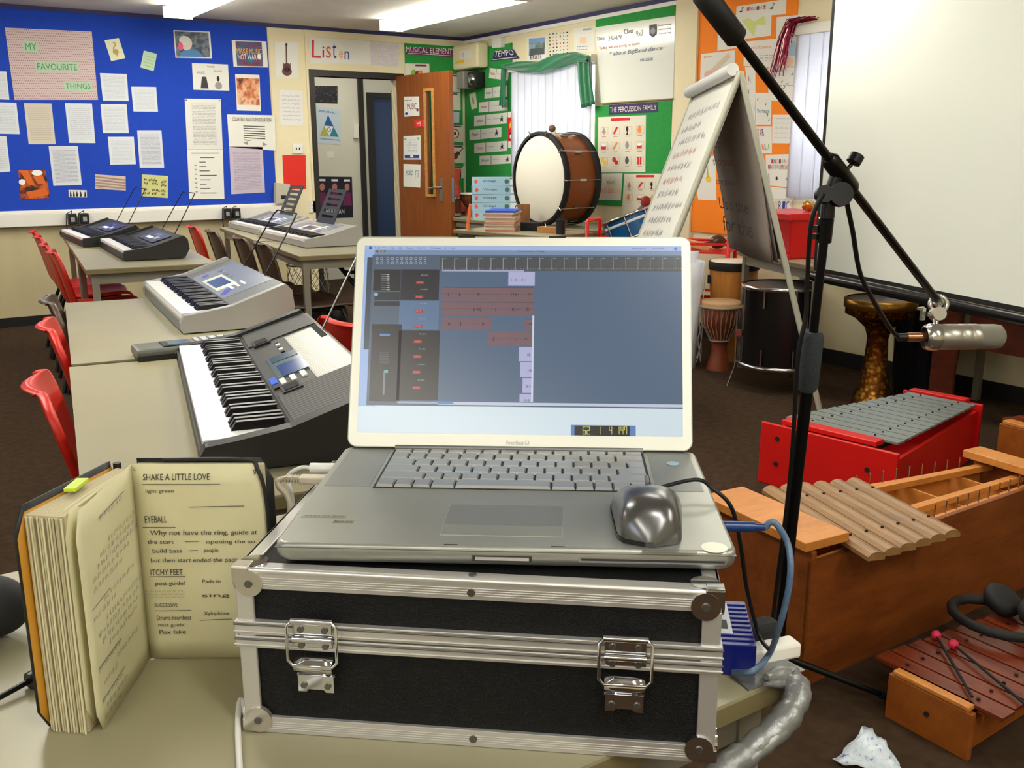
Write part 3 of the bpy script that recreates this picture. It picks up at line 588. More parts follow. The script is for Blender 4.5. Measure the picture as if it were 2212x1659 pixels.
pap('small_card', 'small tilted card at the left edge of the tempo board', z3((60, 900), (120, 878), (138, 1030), (85, 1048)), mat('cream_card', 0), qB, cat='card', deco=lambda m, Q: m.ell(Q, .5, .5, .15, .25, mat('grey_print', 0), .003))
pap('poster', 'red poster with a yellow star beside the blind', z3((430, 1070), (520, 1062), (520, 1410), (432, 1412)), paper, qB, off=.012, cat='poster', deco=lambda m, Q: m.rect(Q, 0, .15, .9, .82, red, .003).poly(Q, [(.3+.22*(1 if i % 2 else .45)*cos(i*pi/5+.3), .38+.12*(1 if i % 2 else .45)*sin(i*pi/5+.3)) for i in range(10)], yel).ell(Q, .32, .68, .2, .1, ink).ell(Q, .34, .69, .13, .07, wht, .0042))
def bali(m, Q):
    m.rect(Q, .1, .05, .95, .8, picture('landscape', [(70, 90, 70), (110, 130, 120), (150, 170, 190), (120, 140, 110)], 3, 4), .003).rect(Q, .12, .05, .93, .25, mat('sky_print', (120, 160, 210)), .0034).rect(Q, .15, .5, .9, .78, mat('dusk', (80, 90, 90)), .0034).text(Q, 'Bali', .18, .78, .75, .97, navy)
pap('picture', 'framed looking landscape picture titled Bali above the window', z3((615, 360), (795, 345), (800, 560), (615, 582)), paper, qB, off=0, cat='picture', deco=bali)
def sym(m, Q):
    rn = random.Random(5); cs = [ink, ink, red, org, mat('maroon', (100, 20, 50)), ink]
    for a in range(6):
        for b in range(7): u, v = .09+.165*a, .08+.14*b; m.ell(Q, u, v, .045*rn.uniform(.6, 1), .045*rn.uniform(.5, 1), cs[(a*b+a) % 6], n=rn.choice((3, 4, 5, 8)))
pap('print', 'print of small black and red symbols in columns above the window', z3((815, 310), (1018, 290), (1018, 520), (820, 545)), mat('cream_card2', 0), qB, off=0, cat='print', deco=sym)
pap('drawing', 'pale crayon drawing above the right end of the curtain', z3((1060, 270), (1250, 250), (1265, 490), (1065, 500)), paper, qB, off=0, cat='drawing', deco=lambda m, Q: m.rect(Q, .3, .4, .6, .65, mat('peach', (240, 200, 160)), .003).text(Q, 'MUSIC', .5, .06, .9, .14, blue_i).scrawl(Q, .15, .8, .6, 2, .12, blue_i, .003, 8))
# white writing board
t = thing('writing_board', 'white board with the date and lesson notes right of the window', 'whiteboard', tuple(yz and onX(1370, 226, XB)))
Q = qB(z3((1278, 262), (2040, 150), (2022, 938), (1332, 985)), .004); wb = mat('board_white', (226, 230, 222), .12)
m = MB().slab(Q, wb, .012); m.text(Q, 'Date:', .02, .13, .12, .18, ink, .0145).text(Q, 'Class', .38, .08, .5, .14, ink, .0145).text(Q, '25/4/9', .16, .14, .34, .2, mat('grey_pen', (140, 140, 150)), .0145, .04).text(Q, '9x2', .53, .12, .62, .19, mat('grey_pen', 0), .0145, .04)
m.text(Q, 'Today we are going to learn:', .03, .26, .58, .31, mat('red_pen', (200, 90, 70)), .0145).text(Q, '* about BigBand dance', .16, .34, .85, .41, mat('blue_pen', (80, 90, 130)), .0145, .03).text(Q, 'music', .58, .46, .74, .51, mat('blue_pen', 0), .0145, .03)
m.poly(Q, [(.7, .07), (.79, .07), (.79, .19), (.745, .23), (.7, .19)], mat('crest_grey', (60, 60, 66)), .0145).ell(Q, .745, .15, .03, .04, mat('grey_pen', 0), .015)
for j, s_ in enumerate(('Learning', 'Achieving', 'Succeeding')): m.text(Q, s_, .81, .08+.05*j, .96, .11+.05*j, mat('crest_grey', 0), .0145, .02)
m.build('board_panel', parent=t, world=True)
m = MB().slab(Quad(Q.P(0, 1, -.004), Q.P(1, 1, -.004), Q.P(1, 1.015, -.004), Q.P(0, 1.015, -.004)), mat('rail_brown', (150, 130, 80)), .03); m.build('pen_rail', parent=t, world=True)
m = MB(); Q = qB(z3((1398, 1005), (1868, 975), (1868, 1070), (1400, 1098)), .012); m.slab(Q, navy, .002).text(Q, 'THE PERCUSSION FAMILY', .02, .25, .97, .78, mat('rose_white', (240, 220, 224))); item(m, 'banner', 'THE PERCUSSION FAMILY banner below the white writing board', 'banner')
def perc(m, Q, rows=3, cols=4):
    m.rect(Q, .28, .03, .68, .08, red, .003); cs = [org, red, ink, org, red, mat('tan_print', (220, 150, 80)), mat('grey_print', 0), red, yel, red, mat('dusk', 0), red]
    for r_ in range(rows):
        for c_ in range(cols):
            u, v = .13+.25*c_, .25+.27*r_; k = (r_*cols+c_) % 12; m.rect(Q, u-.07, v-.065, u+.09, v+.075, mat('tan_line', (190, 170, 130)), .0025).rect(Q, u-.065, v-.06, u+.085, v+.07, mat('cream_card2', 0), .003)
            a = cs[k]
            if k in (1, 5): m.poly(Q, [(u-.05, v+.05), (u-.02, v+.07), (u+.06, v-.05), (u+.02, v-.07)], a)
            elif k in (4, 7): m.rect(Q, u-.05, v-.01, u+.05, v+.06, a).ell(Q, u, v-.01, .05, .02, wht, .004)
            elif k in (9, 8): m.ell(Q, u-.02, v-.02, .04, .045, a).ell(Q, u+.03, v+.03, .04, .04, a, .004)
            elif k == 11: m.rect(Q, u-.04, v-.06, u-.005, v+.07, a).rect(Q, u+.01, v-.06, u+.045, v+.07, a)
            elif k == 2: m.ell(Q, u, v-.02, .025, .05, a).poly(Q, [(u, v), (u-.02, v+.08), (u+.02, v+.08)], a, .004)
            elif k == 0: m.poly(Q, [(u-.05, v+.04), (u, v-.07), (u+.05, v+.03)], mat('grey_print', 0)).rect(Q, u-.02, v+.03, u+.02, v+.07, a, .004)
            else: m.ell(Q, u, v, .04, .06, a).ell(Q, u, v-.045, .025, .03, a, .004)
            m.rect(Q, u-.04, v+.1, u+.05, v+.112, mat('grey_print', 0), .003)
pap('poster', 'percussion poster with twelve small instrument pictures', z3((1295, 1120), (1750, 1100), (1745, 1645), (1290, 1650)), mat('cream_card2', 0), qB, cat='poster', deco=perc)
pap('poster', 'percussion poster low on the green board behind the blue drum', [(1349, 375), (1446, 375), (1446, 475), (1343, 473)], mat('cream_card2', 0), qB, cat='poster', deco=lambda m, Q: perc(m, Q, 2, 3))
def psh(m, Q):
    for j, (s_, c_) in enumerate((('BIG', grn_i), ('P', blue_i), ('ERCUSSI', org), ('ON', yel))): m.text(Q, s_, *((.45, .28, .75, .4), (.03, .55, .14, .75), (.16, .56, .7, .74), (.73, .56, .95, .72))[j], c_)
pap('drawing', 'hand lettered PERCUSSION sheet right of the bass drum', [(1288, 375), (1345, 374), (1341, 433), (1288, 432)], paper, qB, cat='drawing', deco=psh)
# orange board papers
def T(s_, a, c_, sl=0): return lambda m, Q: m.text(Q, s_, *a, c_, .004, sl)
def multi(s_, a, cs):
    def f(m, Q):
        n_ = len(s_); w_ = (a[2]-a[0])/n_
        for i, ch in enumerate(s_):
            if ch != ' ': m.text(Q, ch, a[0]+w_*(i+.1), a[1], a[0]+w_*(i+.85), a[3], cs[i % len(cs)])
    return f
rb = [red, blue_i, org, purple, grn_i]
def india(m, Q):
    multi('INDIA!', (.22, .22, .62, .5), rb)(m, Q)
    for u in (.1, .72): m.ell(Q, u, .5, .03, .06, ink).stroke(Q, [(u+.025, .5), (u+.03, .1), (u+.06, .25)], .005, ink)
def mapd(m, Q): m.poly(Q, [(.15, .1), (.4, .05), (.5, .25), (.8, .0), (.85, .45), (.55, .4), (.4, .95), (.28, .6)], mat('lime', (200, 215, 120)), .003)
def sitar(m, Q): m.ell(Q, .28, .7, .16, .15, mat('rose_pencil', (224, 170, 160)), .003).stroke(Q, [(.35, .6), (.85, .12)], .03, mat('tan_pencil', (210, 190, 160))).text(Q, 'SITAR', .1, .08, .35, .15, org)
def lady(m, Q): m.ell(Q, .5, .25, .3, .12, mat('lemon', (236, 224, 110)), .003).ell(Q, .42, .36, .2, .12, mat('peach2', (232, 214, 196)), .0034).poly(Q, [(.1, .75), (.3, .48), (.7, .5), (.9, .8)], mat('pale_blue', (170, 200, 220)), .003).ell(Q, .4, .9, .3, .1, mat('peach', 0), .003)
def notes(m, Q, sd=3, k=7):
    rn = random.Random(sd)
    for _ in range(k): u, v = rn.uniform(.1, .9), rn.uniform(.15, .9); m.ell(Q, u, v, .03, .016, ink).stroke(Q, [(u+.03, v), (u+.03, v-.07)], .003, ink)
og = [('white sheet headed INDIA! at the top of the orange board', [(1060, 75), (1655, -10), (1645, 170), (1050, 215)], india), ('sheet with a lime green map of India', [(1050, 218), (1475, 180), (1470, 425), (1140, 468)], mapd), ('plain white sheet upper left on the orange board', [(835, 350), (1048, 318), (1138, 560), (830, 608)], None),
 ('sheet with a pencil drawing of a sitar', [(635, 645), (1038, 600), (1030, 1000), (622, 1005)], sitar), ('drawing of a yellow haired face beside the tinsel', [(1538, 205), (1870, 172), (1840, 792), (1525, 800)], lady),
 ('sheet headed with small orange letters in mid orange board', [(1150, 500), (1530, 462), (1540, 800), (1142, 790)], lambda m, Q: (m.text(Q, "Let's Dance", .15, .2, .85, .32, org), m.scrawl(Q, .5, .6, .9, 3, .1, ink, .002, 5))),
 ('white sheet with music notes right of the easel top', [(1160, 802), (1282, 802), (1282, 1100), (1480, 1102), (1470, 1490), (1235, 1490)][:1]+[(1284, 802), (1280, 1490), (1235, 1490)], lambda m, Q: notes(m, Q, 4, 4)), ('sheet of music notes and blue lettering beside the boom arm', [(1440, 805), (1790, 805), (1782, 1208), (1438, 1208)], lambda m, Q: (m.text(Q, 'INDIAN', .1, .06, .5, .14, blue_i), notes(m, Q, 9), m.scrawl(Q, .3, .55, .95, 1, .1, purple, .003, 1))),
 ('white sheet with a blue heading between easel and boom', [(1284, 1110), (1476, 1110), (1470, 1490), (1290, 1490)], lambda m, Q: (m.text(Q, 'Strings', .1, .5, .9, .66, teal), notes(m, Q, 2, 5)))]
for a, p_, f in og: pap('sheet', a, z4(*p_), paper, qB, cat='sheet', group='project sheets on the orange board', deco=(lambda m, Q, f=f: f(m, Q)) if f else None)
og2 = [('grey pencil written sheet beside the second window', [(1275, -10), (1510, -10), (1502, 284), (1272, 282)], lambda m, Q: m.scrawl(Q, .12, .15, .85, 5, .17, mat('grey_print', 0), .002, 5)), ('sheet with SITAR in red and blue capitals right of the easel', [(1060, 110), (1268, 108), (1268, 385), (1120, 385)], lambda m, Q: (multi('SITAR', (.0, .1, .62, .35), [red, blue_i, red])(m, Q), multi('TABLA', (.05, .65, .9, .88), rb)(m, Q))),
 ('sheet titled INDIAN INSTRUMENTS with small sketches', [(1205, 400), (1500, 392), (1482, 738), (1215, 712)], lambda m, Q: (multi('INDIAN', (.2, .15, .75, .28), rb)(m, Q), multi('INSTRUMENTS', (.08, .32, .95, .46), rb)(m, Q), m.ell(Q, .4, .75, .04, .06, ink), m.ell(Q, .85, .75, .1, .06, mat('grey_pen', 0)), m.stroke(Q, [(.1, .6), (.12, .9)], .006, mat('grey_pen', 0)))),
 ('plain white sheet above the LYRICS sheet', [(1225, 724), (1480, 750), (1475, 858), (1245, 858)], None), ('sheet lettered LYRICS above the red drawer unit', [(1258, 862), (1475, 862), (1460, 985), (1260, 985)], lambda m, Q: multi('LYRICS', (.02, .1, 1.1, .85), [blue_i, mat('rose_pencil', 0), navy, blue_i])(m, Q)),
 ('white sheet with a yellow tambura seen between the easel legs', [(440, 415), (692, 412), (700, 868), (515, 860)], lambda m, Q: (m.ell(Q, .65, .52, .12, .07, yel), m.stroke(Q, [(.65, .5), (.64, .1)], .01, mat('olive', 0))))]
for a, p_, f in og2: pap('sheet', a, z5(*p_), paper, qB, cat='sheet', group='project sheets on the orange board', deco=(lambda m, Q, f=f: f(m, Q)) if f else None)
# ================================================================ tables
top_m = mat('table_laminate', (156, 150, 121), .35, noise=.05, nscale=6)
edge_m = mat('table_edge', (120, 108, 74), .5)
leg_m = mat('table_steel', (128, 122, 108), .45)
def table(label, cx, cy, rz, L, D, h=TZ, legs=True, group=None):
    t = thing('table', label, 'table', (cx, cy, 0), rz, group)
    MB().bx(-L/2, L/2, -D/2, D/2, h-.004, h, top_m).build('tabletop', parent=t)
    MB().bx(-L/2, L/2, -D/2, D/2, h-.024, h-.004, edge_m).build('table_edge', parent=t)
    a = MB(); k = .03; x, y = L/2-.04, D/2-.04
    for s in (-1, 1): a.bx(-x, x, s*y-.012, s*y+.012, h-.075, h-.024, leg_m).bx(s*x-.012, s*x+.012, -y, y, h-.075, h-.024, leg_m)
    a.build('frame', parent=t)
    for sx in (-1, 1):
        for sy in (-1, 1): MB().bx(sx*x-.016, sx*x+.016, sy*y-.016, sy*y+.016, 0, h-.024, leg_m).build('leg', parent=t)
    return t
table('pale topped table behind the notebook carrying the black keyboard', .580, 1.960, R(81.7), 1.17, .60)
table('pale topped table carrying the silver keyboard, next to the near red chairs', .759, 3.145, R(81.7), 1.16, .60)
table('table with red chairs in a row, near half, carrying a black keyboard', 1.168, 5.36, R(83.5), 1.12, .60)
table('table under the blue board, far half, by the wall socket adapters', 1.292, 6.46, R(83.5), 1.04, .60)
table('table carrying the nearer silver keyboard with slotted music rest', 2.26, 5.285, R(83), .98, .68)
table('table carrying the farther silver keyboard below the thermostat box', 2.405, 6.46, R(83), 1.32, .68)
# ================================================================ chairs
red_pl = mat('red_polypropylene', (200, 32, 18), .38, noise=.08, nscale=10); brn_pl = mat('brown_polypropylene', (74, 56, 44), .4)
tube_bk = mat('black_tube', (22, 22, 24), .4, .3)
def chair(label, m, loc, rz, group=None):
    t = thing('chair', label, 'chair', loc, rz, group)
    prof = [(.215, .405, .17), (.205, .428, .19), (.16, .438, .2), (.05, .43, .205), (-.08, .425, .2), (-.15, .437, .185), (-.19, .475, .17), (-.205, .53, .165), (-.22, .6, .178), (-.24, .68, .192), (-.256, .74, .188), (-.266, .772, .16), (-.272, .785, .11)]
    rows = []
    for k, (x, z, w_) in enumerate(prof):
        r_ = []; bk = max(0, min(1, (z-.44)/.06))
        for j in range(-7, 8):
            a = j/6.; y = w_*max(-1, min(1, a)); c = min(1, abs(a))**2
            xx = x+bk*.035*c; zz = z+(1-bk)*.022*c
            if abs(a) > 1: xx -= bk*.022; zz -= (1-bk)*.02; y *= 1.035
            r_.append(V((xx, y, zz)))
        rows.append(r_)
    x, z, _ = prof[-1]; rows.append([V((p.x-.02, p.y, p.z-.012)) for p in rows[-1]])
    MB().grid(rows, m).build('seat_shell', parent=t, solid=.005, sub=1)
    f = MB()
    for s in (-1, 1): f.tube([(.15, s*.15, .415), (-.14, s*.15, .415)], .011, tube_bk)
    f.tube([(.15, -.15, .415), (.15, .15, .415)], .011, tube_bk).tube([(-.14, -.15, .415), (-.14, .15, .415)], .011, tube_bk); f.build('seat_frame', parent=t)
    for s in (-1, 1):
        MB().tube([(.14, s*.15, .415), (.16, s*.175, .35), (.2, s*.2, .004)], .011, tube_bk).build('leg', parent=t)
        MB().tube([(-.13, s*.15, .415), (-.16, s*.175, .35), (-.25, s*.2, .004)], .011, tube_bk).build('leg', parent=t)
    return t
ca = chair('red plastic chair nearest the notebook, pushed under the table', red_pl, (.50, 2.13, 0), -.14)
dup(ca, (.63, 2.90, 0), -.14, 'red plastic chair second from the notebook, pushed under the silver keyboard table')
g = 'red chairs in a row by the far left table'
for k, (x, y, a) in enumerate([(1.095, 6.68, 'farthest of the four red chairs in a row below the blue board'), (1.06, 6.22, 'second farthest of the four red chairs in a row below the blue board'),
    (1.01, 5.64, 'third red chair of the row of four at the far left table'), (.985, 5.20, 'nearest red chair of the row of four at the far left table')]):
    dup(ca, (x, y, 0), -.1, a, g)
dup(ca, (2.04, 6.56, 0), -.1, 'single red chair at the left of the far keyboard table, beside brown chairs')
dup(ca, (1.34, 2.53, 0), .12, 'red plastic chair showing behind the laptop screen, right of the black keyboard')
cb_ = chair('brown plastic chair between the two red chairs and the table, half hidden', brn_pl, (.71, 3.42, 0), -.14)
dup(cb_, (2.02, 6.06, 0), -.1, 'brown plastic chair right next to the single red chair', 'brown chairs at the far keyboard table')
dup(cb_, (2.01, 5.49, 0), -.1, 'brown plastic chair below the nearer silver keyboard, second brown from the red one', 'brown chairs at the far keyboard table')
dup(cb_, (1.99, 5.06, 0), -.1, 'dark brown chair nearest the table corner with the nearer silver keyboard', 'brown chairs at the far keyboard table')
# ================================================================ electronic keyboards
key_w = mat('white_key', (236, 236, 232), .25); key_b = mat('black_key', (12, 12, 14), .3, spec=.35)
def ribs(name, a, b, n_=60):
    t = NT(name); tc = t.n('ShaderNodeUVMap').outputs[0]; s = t.n('ShaderNodeSeparateXYZ', i0=tc)
    f = t.math('LESS_THAN', t.math('FRACT', t.math('MULTIPLY', s.outputs[0], float(n_))), .5)
    t.link(t.mix(f, lin(a), lin(b)), t.b.inputs['Base Color']); t.b.inputs['Roughness'].default_value = .5; MC[name] = t.m; return t.m
rib_d = ribs('speaker_ribs', (84, 84, 80), (38, 38, 38), 16)
lcd = mat('lcd_blue', (30, 66, 130), .15); lcd_g = mat('lcd_grey', (92, 108, 112), .15)
kprint = W('key_print', paper=(150, 148, 134), ink=(222, 220, 205), rows=22, words=26, dens=.75, strength=.9, margin=(.03, .03, .04, .04), fill=.55, rough=.3)
def keyboard(label, loc, rz, L, D, body, cheek, panel, style, indiv, hf=.045, hb=.11, group=None):
    t = thing('electronic_keyboard', label, 'keyboard', loc, rz, group); cw = .03
    y1, z1_ = .15, hf+.018
    # side cheeks
    ch = [(0, .004), (-.004, hf*.7), (.008, hf+.006), (.06, hf+.012), (y1, z1_+.008), (D-.02, hb+.008), (D, hb-.012), (D+.006, hb*.45), (D-.02, .004)]
    for k, (a, b) in enumerate(((-.002, cw), (L-cw, L+.002))):
        MB().extr(ch, lambda u, v, d: V((d, u, v)), a, b, cheek).build('end_cheek', parent=t, bevel=.005)
    # lower case and upper panel
    MB().extr([(0, .004), (0, hf-.014), (y1, hf-.014), (y1, z1_-.004), (D-.02, hb-.006), (D, hb-.02), (D+.004, hb*.45), (D-.02, .004)], lambda u, v, d: V((d, u, v)), cw, L-cw, body).build('body', parent=t)
    MB().extr([(0, hf-.014), (0, hf-.006), (.01, hf-.006), (.01, hf-.014)], lambda u, v, d: V((d, u, v)), cw, L-cw, cheek).build('front_lip', parent=t)
    Q = Quad((cw, D-.006, hb), (L-cw, D-.006, hb), (L-cw, y1+.004, z1_), (cw, y1+.004, z1_)); m = MB().slab(Q, panel, .004, -.004)
    if style == 'dark':
        for u0_, u1_ in ((.0, .19), (.74, 1.)): m.slab(Q.sub(u0_, .04, u1_, .96), rib_d, .003, 0)
        m.slab(Q.sub(.22, .03, .74, .5), kprint, .0015, 0); m.slab(Q.sub(.4, .48, .62, .86), lcd_g, .002, 0); m.slab(Q.sub(.5, .5, .62, .8), lcd, .001, .002); m.slab(Q.sub(.4, .5, .46, .82), mat('teal_lcd', (40, 70, 84), .2), .001, .002)
        for u0_ in (.15, .7): m.slab(Q.sub(u0_, .68, u0_+.07, .9), black, .006, 0); m.slab(Q.sub(u0_+.012, .71, u0_+.058, .87), dblack, .001, .006)
        for j in range(3): m.slab(Q.sub(.63+.0, .56+.12*j, .68, .62+.12*j), white, .003, 0)
        m.slab(Q.sub(.6, .88, .66, .96), mat('bright_blue', (50, 100, 220), .3), .004, 0); m.slab(Q.sub(.67, .88, .7, .96), black, .004, 0)
        for j in range(5): m.slab(Q.sub(.24+.03*j, .6, .26+.03*j, .65), white if j % 2 else black, .003, 0)
        m.slab(Q.sub(.2, .04, .38, .12), dblack, .001, .0015)
    elif style == 'silver':
        m.slab(Q.sub(.12, .04, .8, .97), mat('silver_panel', (158, 166, 176), .25, .4), .0015, 0)
        m.slab(Q.sub(.3, .5, .62, .9), mat('cream_print', (226, 228, 214), .3), .001, .0015); m.slab(Q.sub(.36, .56, .56, .86), lcd, .001, .0025)
        for u, v in ((.2, .75), (.68, .75), (.72, .85)): m.ell(Q, u, v, .03, .07, mat('violet_print', (90, 90, 190), .3), .002)
        for j in range(3): m.rect(Q, .6, .4+.12*j, .7, .45+.12*j, wht, .003)
        for j in range(4): m.ell(Q, .2+.07*j, .42, .02, .04, mat('silver_ring', (190, 196, 204), .2, .6), .003)
    m.build('control_panel', parent=t)
    MB().bx(cw, L-cw, y1-.002, y1+.006, hf, z1_+.002, dblack).build('key_slot_felt', parent=t)
    x0, x1 = cw+.004, L-cw-.004; n = 36; kw = (x1-x0)/n; ks = MB(); kb_ = MB()
    for i in range(n):
        a = MB() if indiv else ks; a.bx(x0+kw*i+.0006, x0+kw*(i+1)-.0006, .006, y1, hf-.012, hf+.008, key_w)
        if indiv: a.build('white_key', parent=t)
    for i in range(n-1):
        if i % 7 in (2, 6): continue
        a = MB() if indiv else kb_; xc_ = x0+kw*(i+1); hw = kw*.33
        a.hexa([(xc_-hw, .056, hf+.008), (xc_+hw, .056, hf+.008), (xc_+hw, y1, hf+.008), (xc_-hw, y1, hf+.008)], [(xc_-hw*.7, .066, hf+.023), (xc_+hw*.7, .066, hf+.023), (xc_+hw*.7, y1, hf+.023), (xc_-hw*.7, y1, hf+.023)], key_b)
        if indiv: a.build('black_key', parent=t)
    if not indiv: ks.build('white_keys', parent=t); kb_.build('black_keys', parent=t)
    return t
def wire_rest(t, L, D, hb, u0, u1, m, h=.2, lean=.12):
    MB().tube([(L*u0, D-.015, hb-.01), (L*u0+.02, D+lean*.9, hb+h*.93), (L*u0+.035, D+lean, hb+h), (L*u1-.035, D+lean, hb+h), (L*u1-.02, D+lean*.9, hb+h*.93), (L*u1, D-.015, hb-.01)], .0028, m, 6).build('wire_music_rest', parent=t)
kdark = mat('keyboard_black', (34, 34, 34), .4); kdeep = mat('keyboard_charcoal', (17, 17, 19), .45); ksil = mat('keyboard_silver', (176, 174, 172), .35, .35); kgr = mat('keyboard_grey', (104, 108, 110), .4)
k1 = keyboard('large black electronic keyboard on the near table, left of the laptop', (.606, 2.465, TZ), -1.787, .95, .335, kdeep, kdark, mat('keyboard_panel', (60, 60, 56), .4), 'dark', True, .045, .118)
wire_rest(k1, .95, .335, .118, .3, .66, steel, .21, .1)
k2 = keyboard('silver electronic keyboard on the second table, behind the black one', (.832, 3.80, TZ), -1.681, .93, .335, kgr, ksil, kgr, 'silver', True, .05, .125)
wire_rest(k2, .93, .335, .125, .3, .66, tube_bk, .2, .12)
k3 = keyboard('black keyboard on the far left table, the one nearer the wall', (1.02, 6.905, TZ), -1.584, .87, .32, kdeep, kdark, kdark, 'silverx', False)
k4 = keyboard('black keyboard on the far left table, the nearer of the two', (1.09, 6.005, TZ), -1.63, .9, .32, kdeep, kdark, kdark, 'silverx', False)
for t, L_ in ((k3, .87), (k4, .9)):
    Q = Quad((.2, .31, .111), (L_-.1, .31, .111), (L_-.1, .16, .068), (.2, .16, .068)); m = MB()
    m.slab(Q.sub(.15, .2, .85, .9), mat('dim_blue_panel', (44, 50, 84), .3), .002).rect(Q, .3, .6, .55, .75, wht, .003).rect(Q, .6, .5, .63, .7, wht, .003).rect(Q, .66, .5, .69, .7, wht, .003).rect(Q, .35, .3, .6, .5, lcd, .003); m.build('display_strip', parent=t)
    wire_rest(t, L_, .32, .11, .3, .7, tube_bk, .21, .12)
k5 = keyboard('silver keyboard on the far middle table, the one nearer the wall', (2.19, 7.071, TZ), -1.624, .87, .33, ksil, ksil, kgr, 'silver', False)
k6 = keyboard('silver keyboard on the far middle table, the nearer of the two', (2.10, 6.17, TZ), -1.62, .93, .35, ksil, ksil, ksil, 'silver', False)
for t, L_ in ((k5, .87), (k6, .93)):
    # slotted rest: upright plate with five slots, leaning back
    u0, u1 = L_*.28, L_*.62; y0 = .31; m = MB(); hz_ = .2; Qr = Quad((u0, y0+.1, .11+hz_), (u1, y0+.1, .11+hz_), (u1, y0, .1), (u0, y0, .1))
    m.slab(Qr.sub(0, 0, .18, 1), kdark, .004).slab(Qr.sub(.82, 0, 1, 1), kdark, .004)
    for j in range(6): m.slab(Qr.sub(.18, j*.165, .82, j*.165+(.09 if j < 5 else .175)), kdark, .004)
    m.build('slotted_music_rest', parent=t)
# ================================================================ small things at the left
t = thing('guitar_controller', 'flat grey handheld music controller lying across the table joint', 'controller', (.53, 2.60, TZ), -.06)
MB().bx(0, .40, -.055, .055, .002, .03, mat('controller_grey', (96, 98, 90), .45)).build('body', parent=t, bevel=.008)
MB().bx(.07, .145, -.04, .035, .03, .033, black).bx(.085, .135, -.03, .025, .033, .034, lcd_g).build('display', parent=t)
m = MB().bx(.16, .385, -.05, .05, .03, .033, mat('pale_grey', (168, 172, 170), .4))
for j in range(9): m.bx(.172+.024*j, .178+.024*j, -.044, .044, .033, .0345, mat('strip_dark', (70, 80, 84), .4))
m.build('chord_strip', parent=t); MB().bx(.0, .4, -.06, -.054, .0, .014, black).build('base_edge', parent=t)
def adapter(label, px, py, group):
    P = onY(px, py, YA-.06); t = thing('power_adapter', label, 'adapter', (P.x, YA-.054, .782), 0, group)
    MB().bx(-.03, .03, -.055, 0, -.04, .04, black).build('body', parent=t, bevel=.005)
    MB().bx(-.014, .014, -.0562, -.055, -.02, .015, mat('label_grey', (150, 154, 160), .5)).build('rating_label', parent=t)
    MB().tube([(0, -.03, .04), (.0, -.04, .06), (-.04, -.05, .04), (-.05, -.06, -.05), (-.04, -.07, -.16)], .0035, tube_bk, 6).build('lead', parent=t)
adapter('black plug adapter at the left end of the trunking, left of its pair', 155, 474, 'plug adapters on the trunking'); adapter('black plug adapter at the left end of the trunking, right of its pair', 181, 472, 'plug adapters on the trunking')
adapter('black plug adapter near the red chair, left of its pair', 488, 457, 'plug adapters on the trunking'); adapter('black plug adapter near the silver keyboard, right of its pair', 508, 456, 'plug adapters on the trunking')
# wire basket and bag under the far middle table
t = thing('wire_basket', 'pale diamond mesh basket standing under the far middle table', 'basket', (2.46, 6.25, 0), .1); wm = mat('mesh_grey', (150, 146, 130), .5, .3)
m = MB()
for s in (1, -1):
    for j in range(14):
        a0 = 2*pi*j/14; m.tube([(.14*cos(a0+s*k*.35), .14*sin(a0+s*k*.35), .02+.07*k) for k in range(8)], .002, wm, 4)
m.build('mesh', parent=t); MB().tube([(.14*cos(2*pi*j/20), .14*sin(2*pi*j/20), .51) for j in range(20)], .006, wm, 6, True).tube([(.14*cos(2*pi*j/20), .14*sin(2*pi*j/20), .012) for j in range(20)], .006, wm, 6, True).build('rim', parent=t)
rn = random.Random(3); rows = []
for i in range(9):
    th_ = pi*i/8; rows.append([V((2.36+.17*sin(th_)*cos(2*pi*j/16)*(1+.12*rn.uniform(-1, 1)), 5.8+.22*sin(th_)*sin(2*pi*j/16)*(1+.12*rn.uniform(-1, 1)), .2-.19*cos(th_))) for j in range(16)])
item(MB().grid(rows, mat('bag_black', (18, 18, 22), .5), closed=True), 'bag', 'crumpled black bag on the floor under the far middle table', 'bag', sub=1)
t = thing('keyboard_stand', 'folding black keyboard stand leaning at the far middle table', 'stand', (2.42, 4.98, 0), 0)
for a, b in (((2.2, 5.1, .62), (2.56, 4.72, .012)), ((2.3, 5.0, .6), (2.30, 4.74, .012))): MB().tube([a, b], .013, tube_bk).build('leg', parent=t, world=True)
MB().tube([(2.215, 5.07, .59), (2.3, 4.99, .59)], .01, tube_bk).build('crossbar', parent=t, world=True)
# ================================================================ projection screen
S0, S1, ZS = V((3.83, 3.08, 0)), V((3.30, 1.43, 0)), .70
sd_ = (S1-S0).normalized(); sn = V((-sd_.y, sd_.x, 0)); sn = sn if sn.x < 0 else -sn
t = thing('projection_screen', 'large white pull-down projection screen with black borders at the right', 'screen', tuple((S0+S1)/2+V((0, 0, ZS-.07))))
ztop = CE-.1; scr_m = mat('screen_fabric', (226, 230, 222), .75)
Q = Quad(S0+V((0, 0, ztop)), S1+V((0, 0, ztop)), S1+V((0, 0, ZS)), S0+V((0, 0, ZS)))
MB().slab(Q, scr_m, .002).build('fabric', parent=t, world=True)
L_ = (S1-S0).length; m = MB().slab(Q.sub(-.002, 0, .02/L_, 1, .002), dblack, .001).slab(Q.sub(1-.02/L_, 0, 1.002, 1, .002), dblack, .001).slab(Quad(Q.P(0, 1, .002), Q.P(1, 1, .002), Q.P(1, 1.012, .002), Q.P(0, 1.012, .002)), dblack, .001); m.build('black_border', parent=t, world=True)
MB().cyl(S0-sd_*.03+V((0, 0, ZS-.045)), S1+sd_*.03+V((0, 0, ZS-.045)), .024, mat('gloss_black', (16, 16, 18), .25)).build('weight_bar', parent=t, world=True)
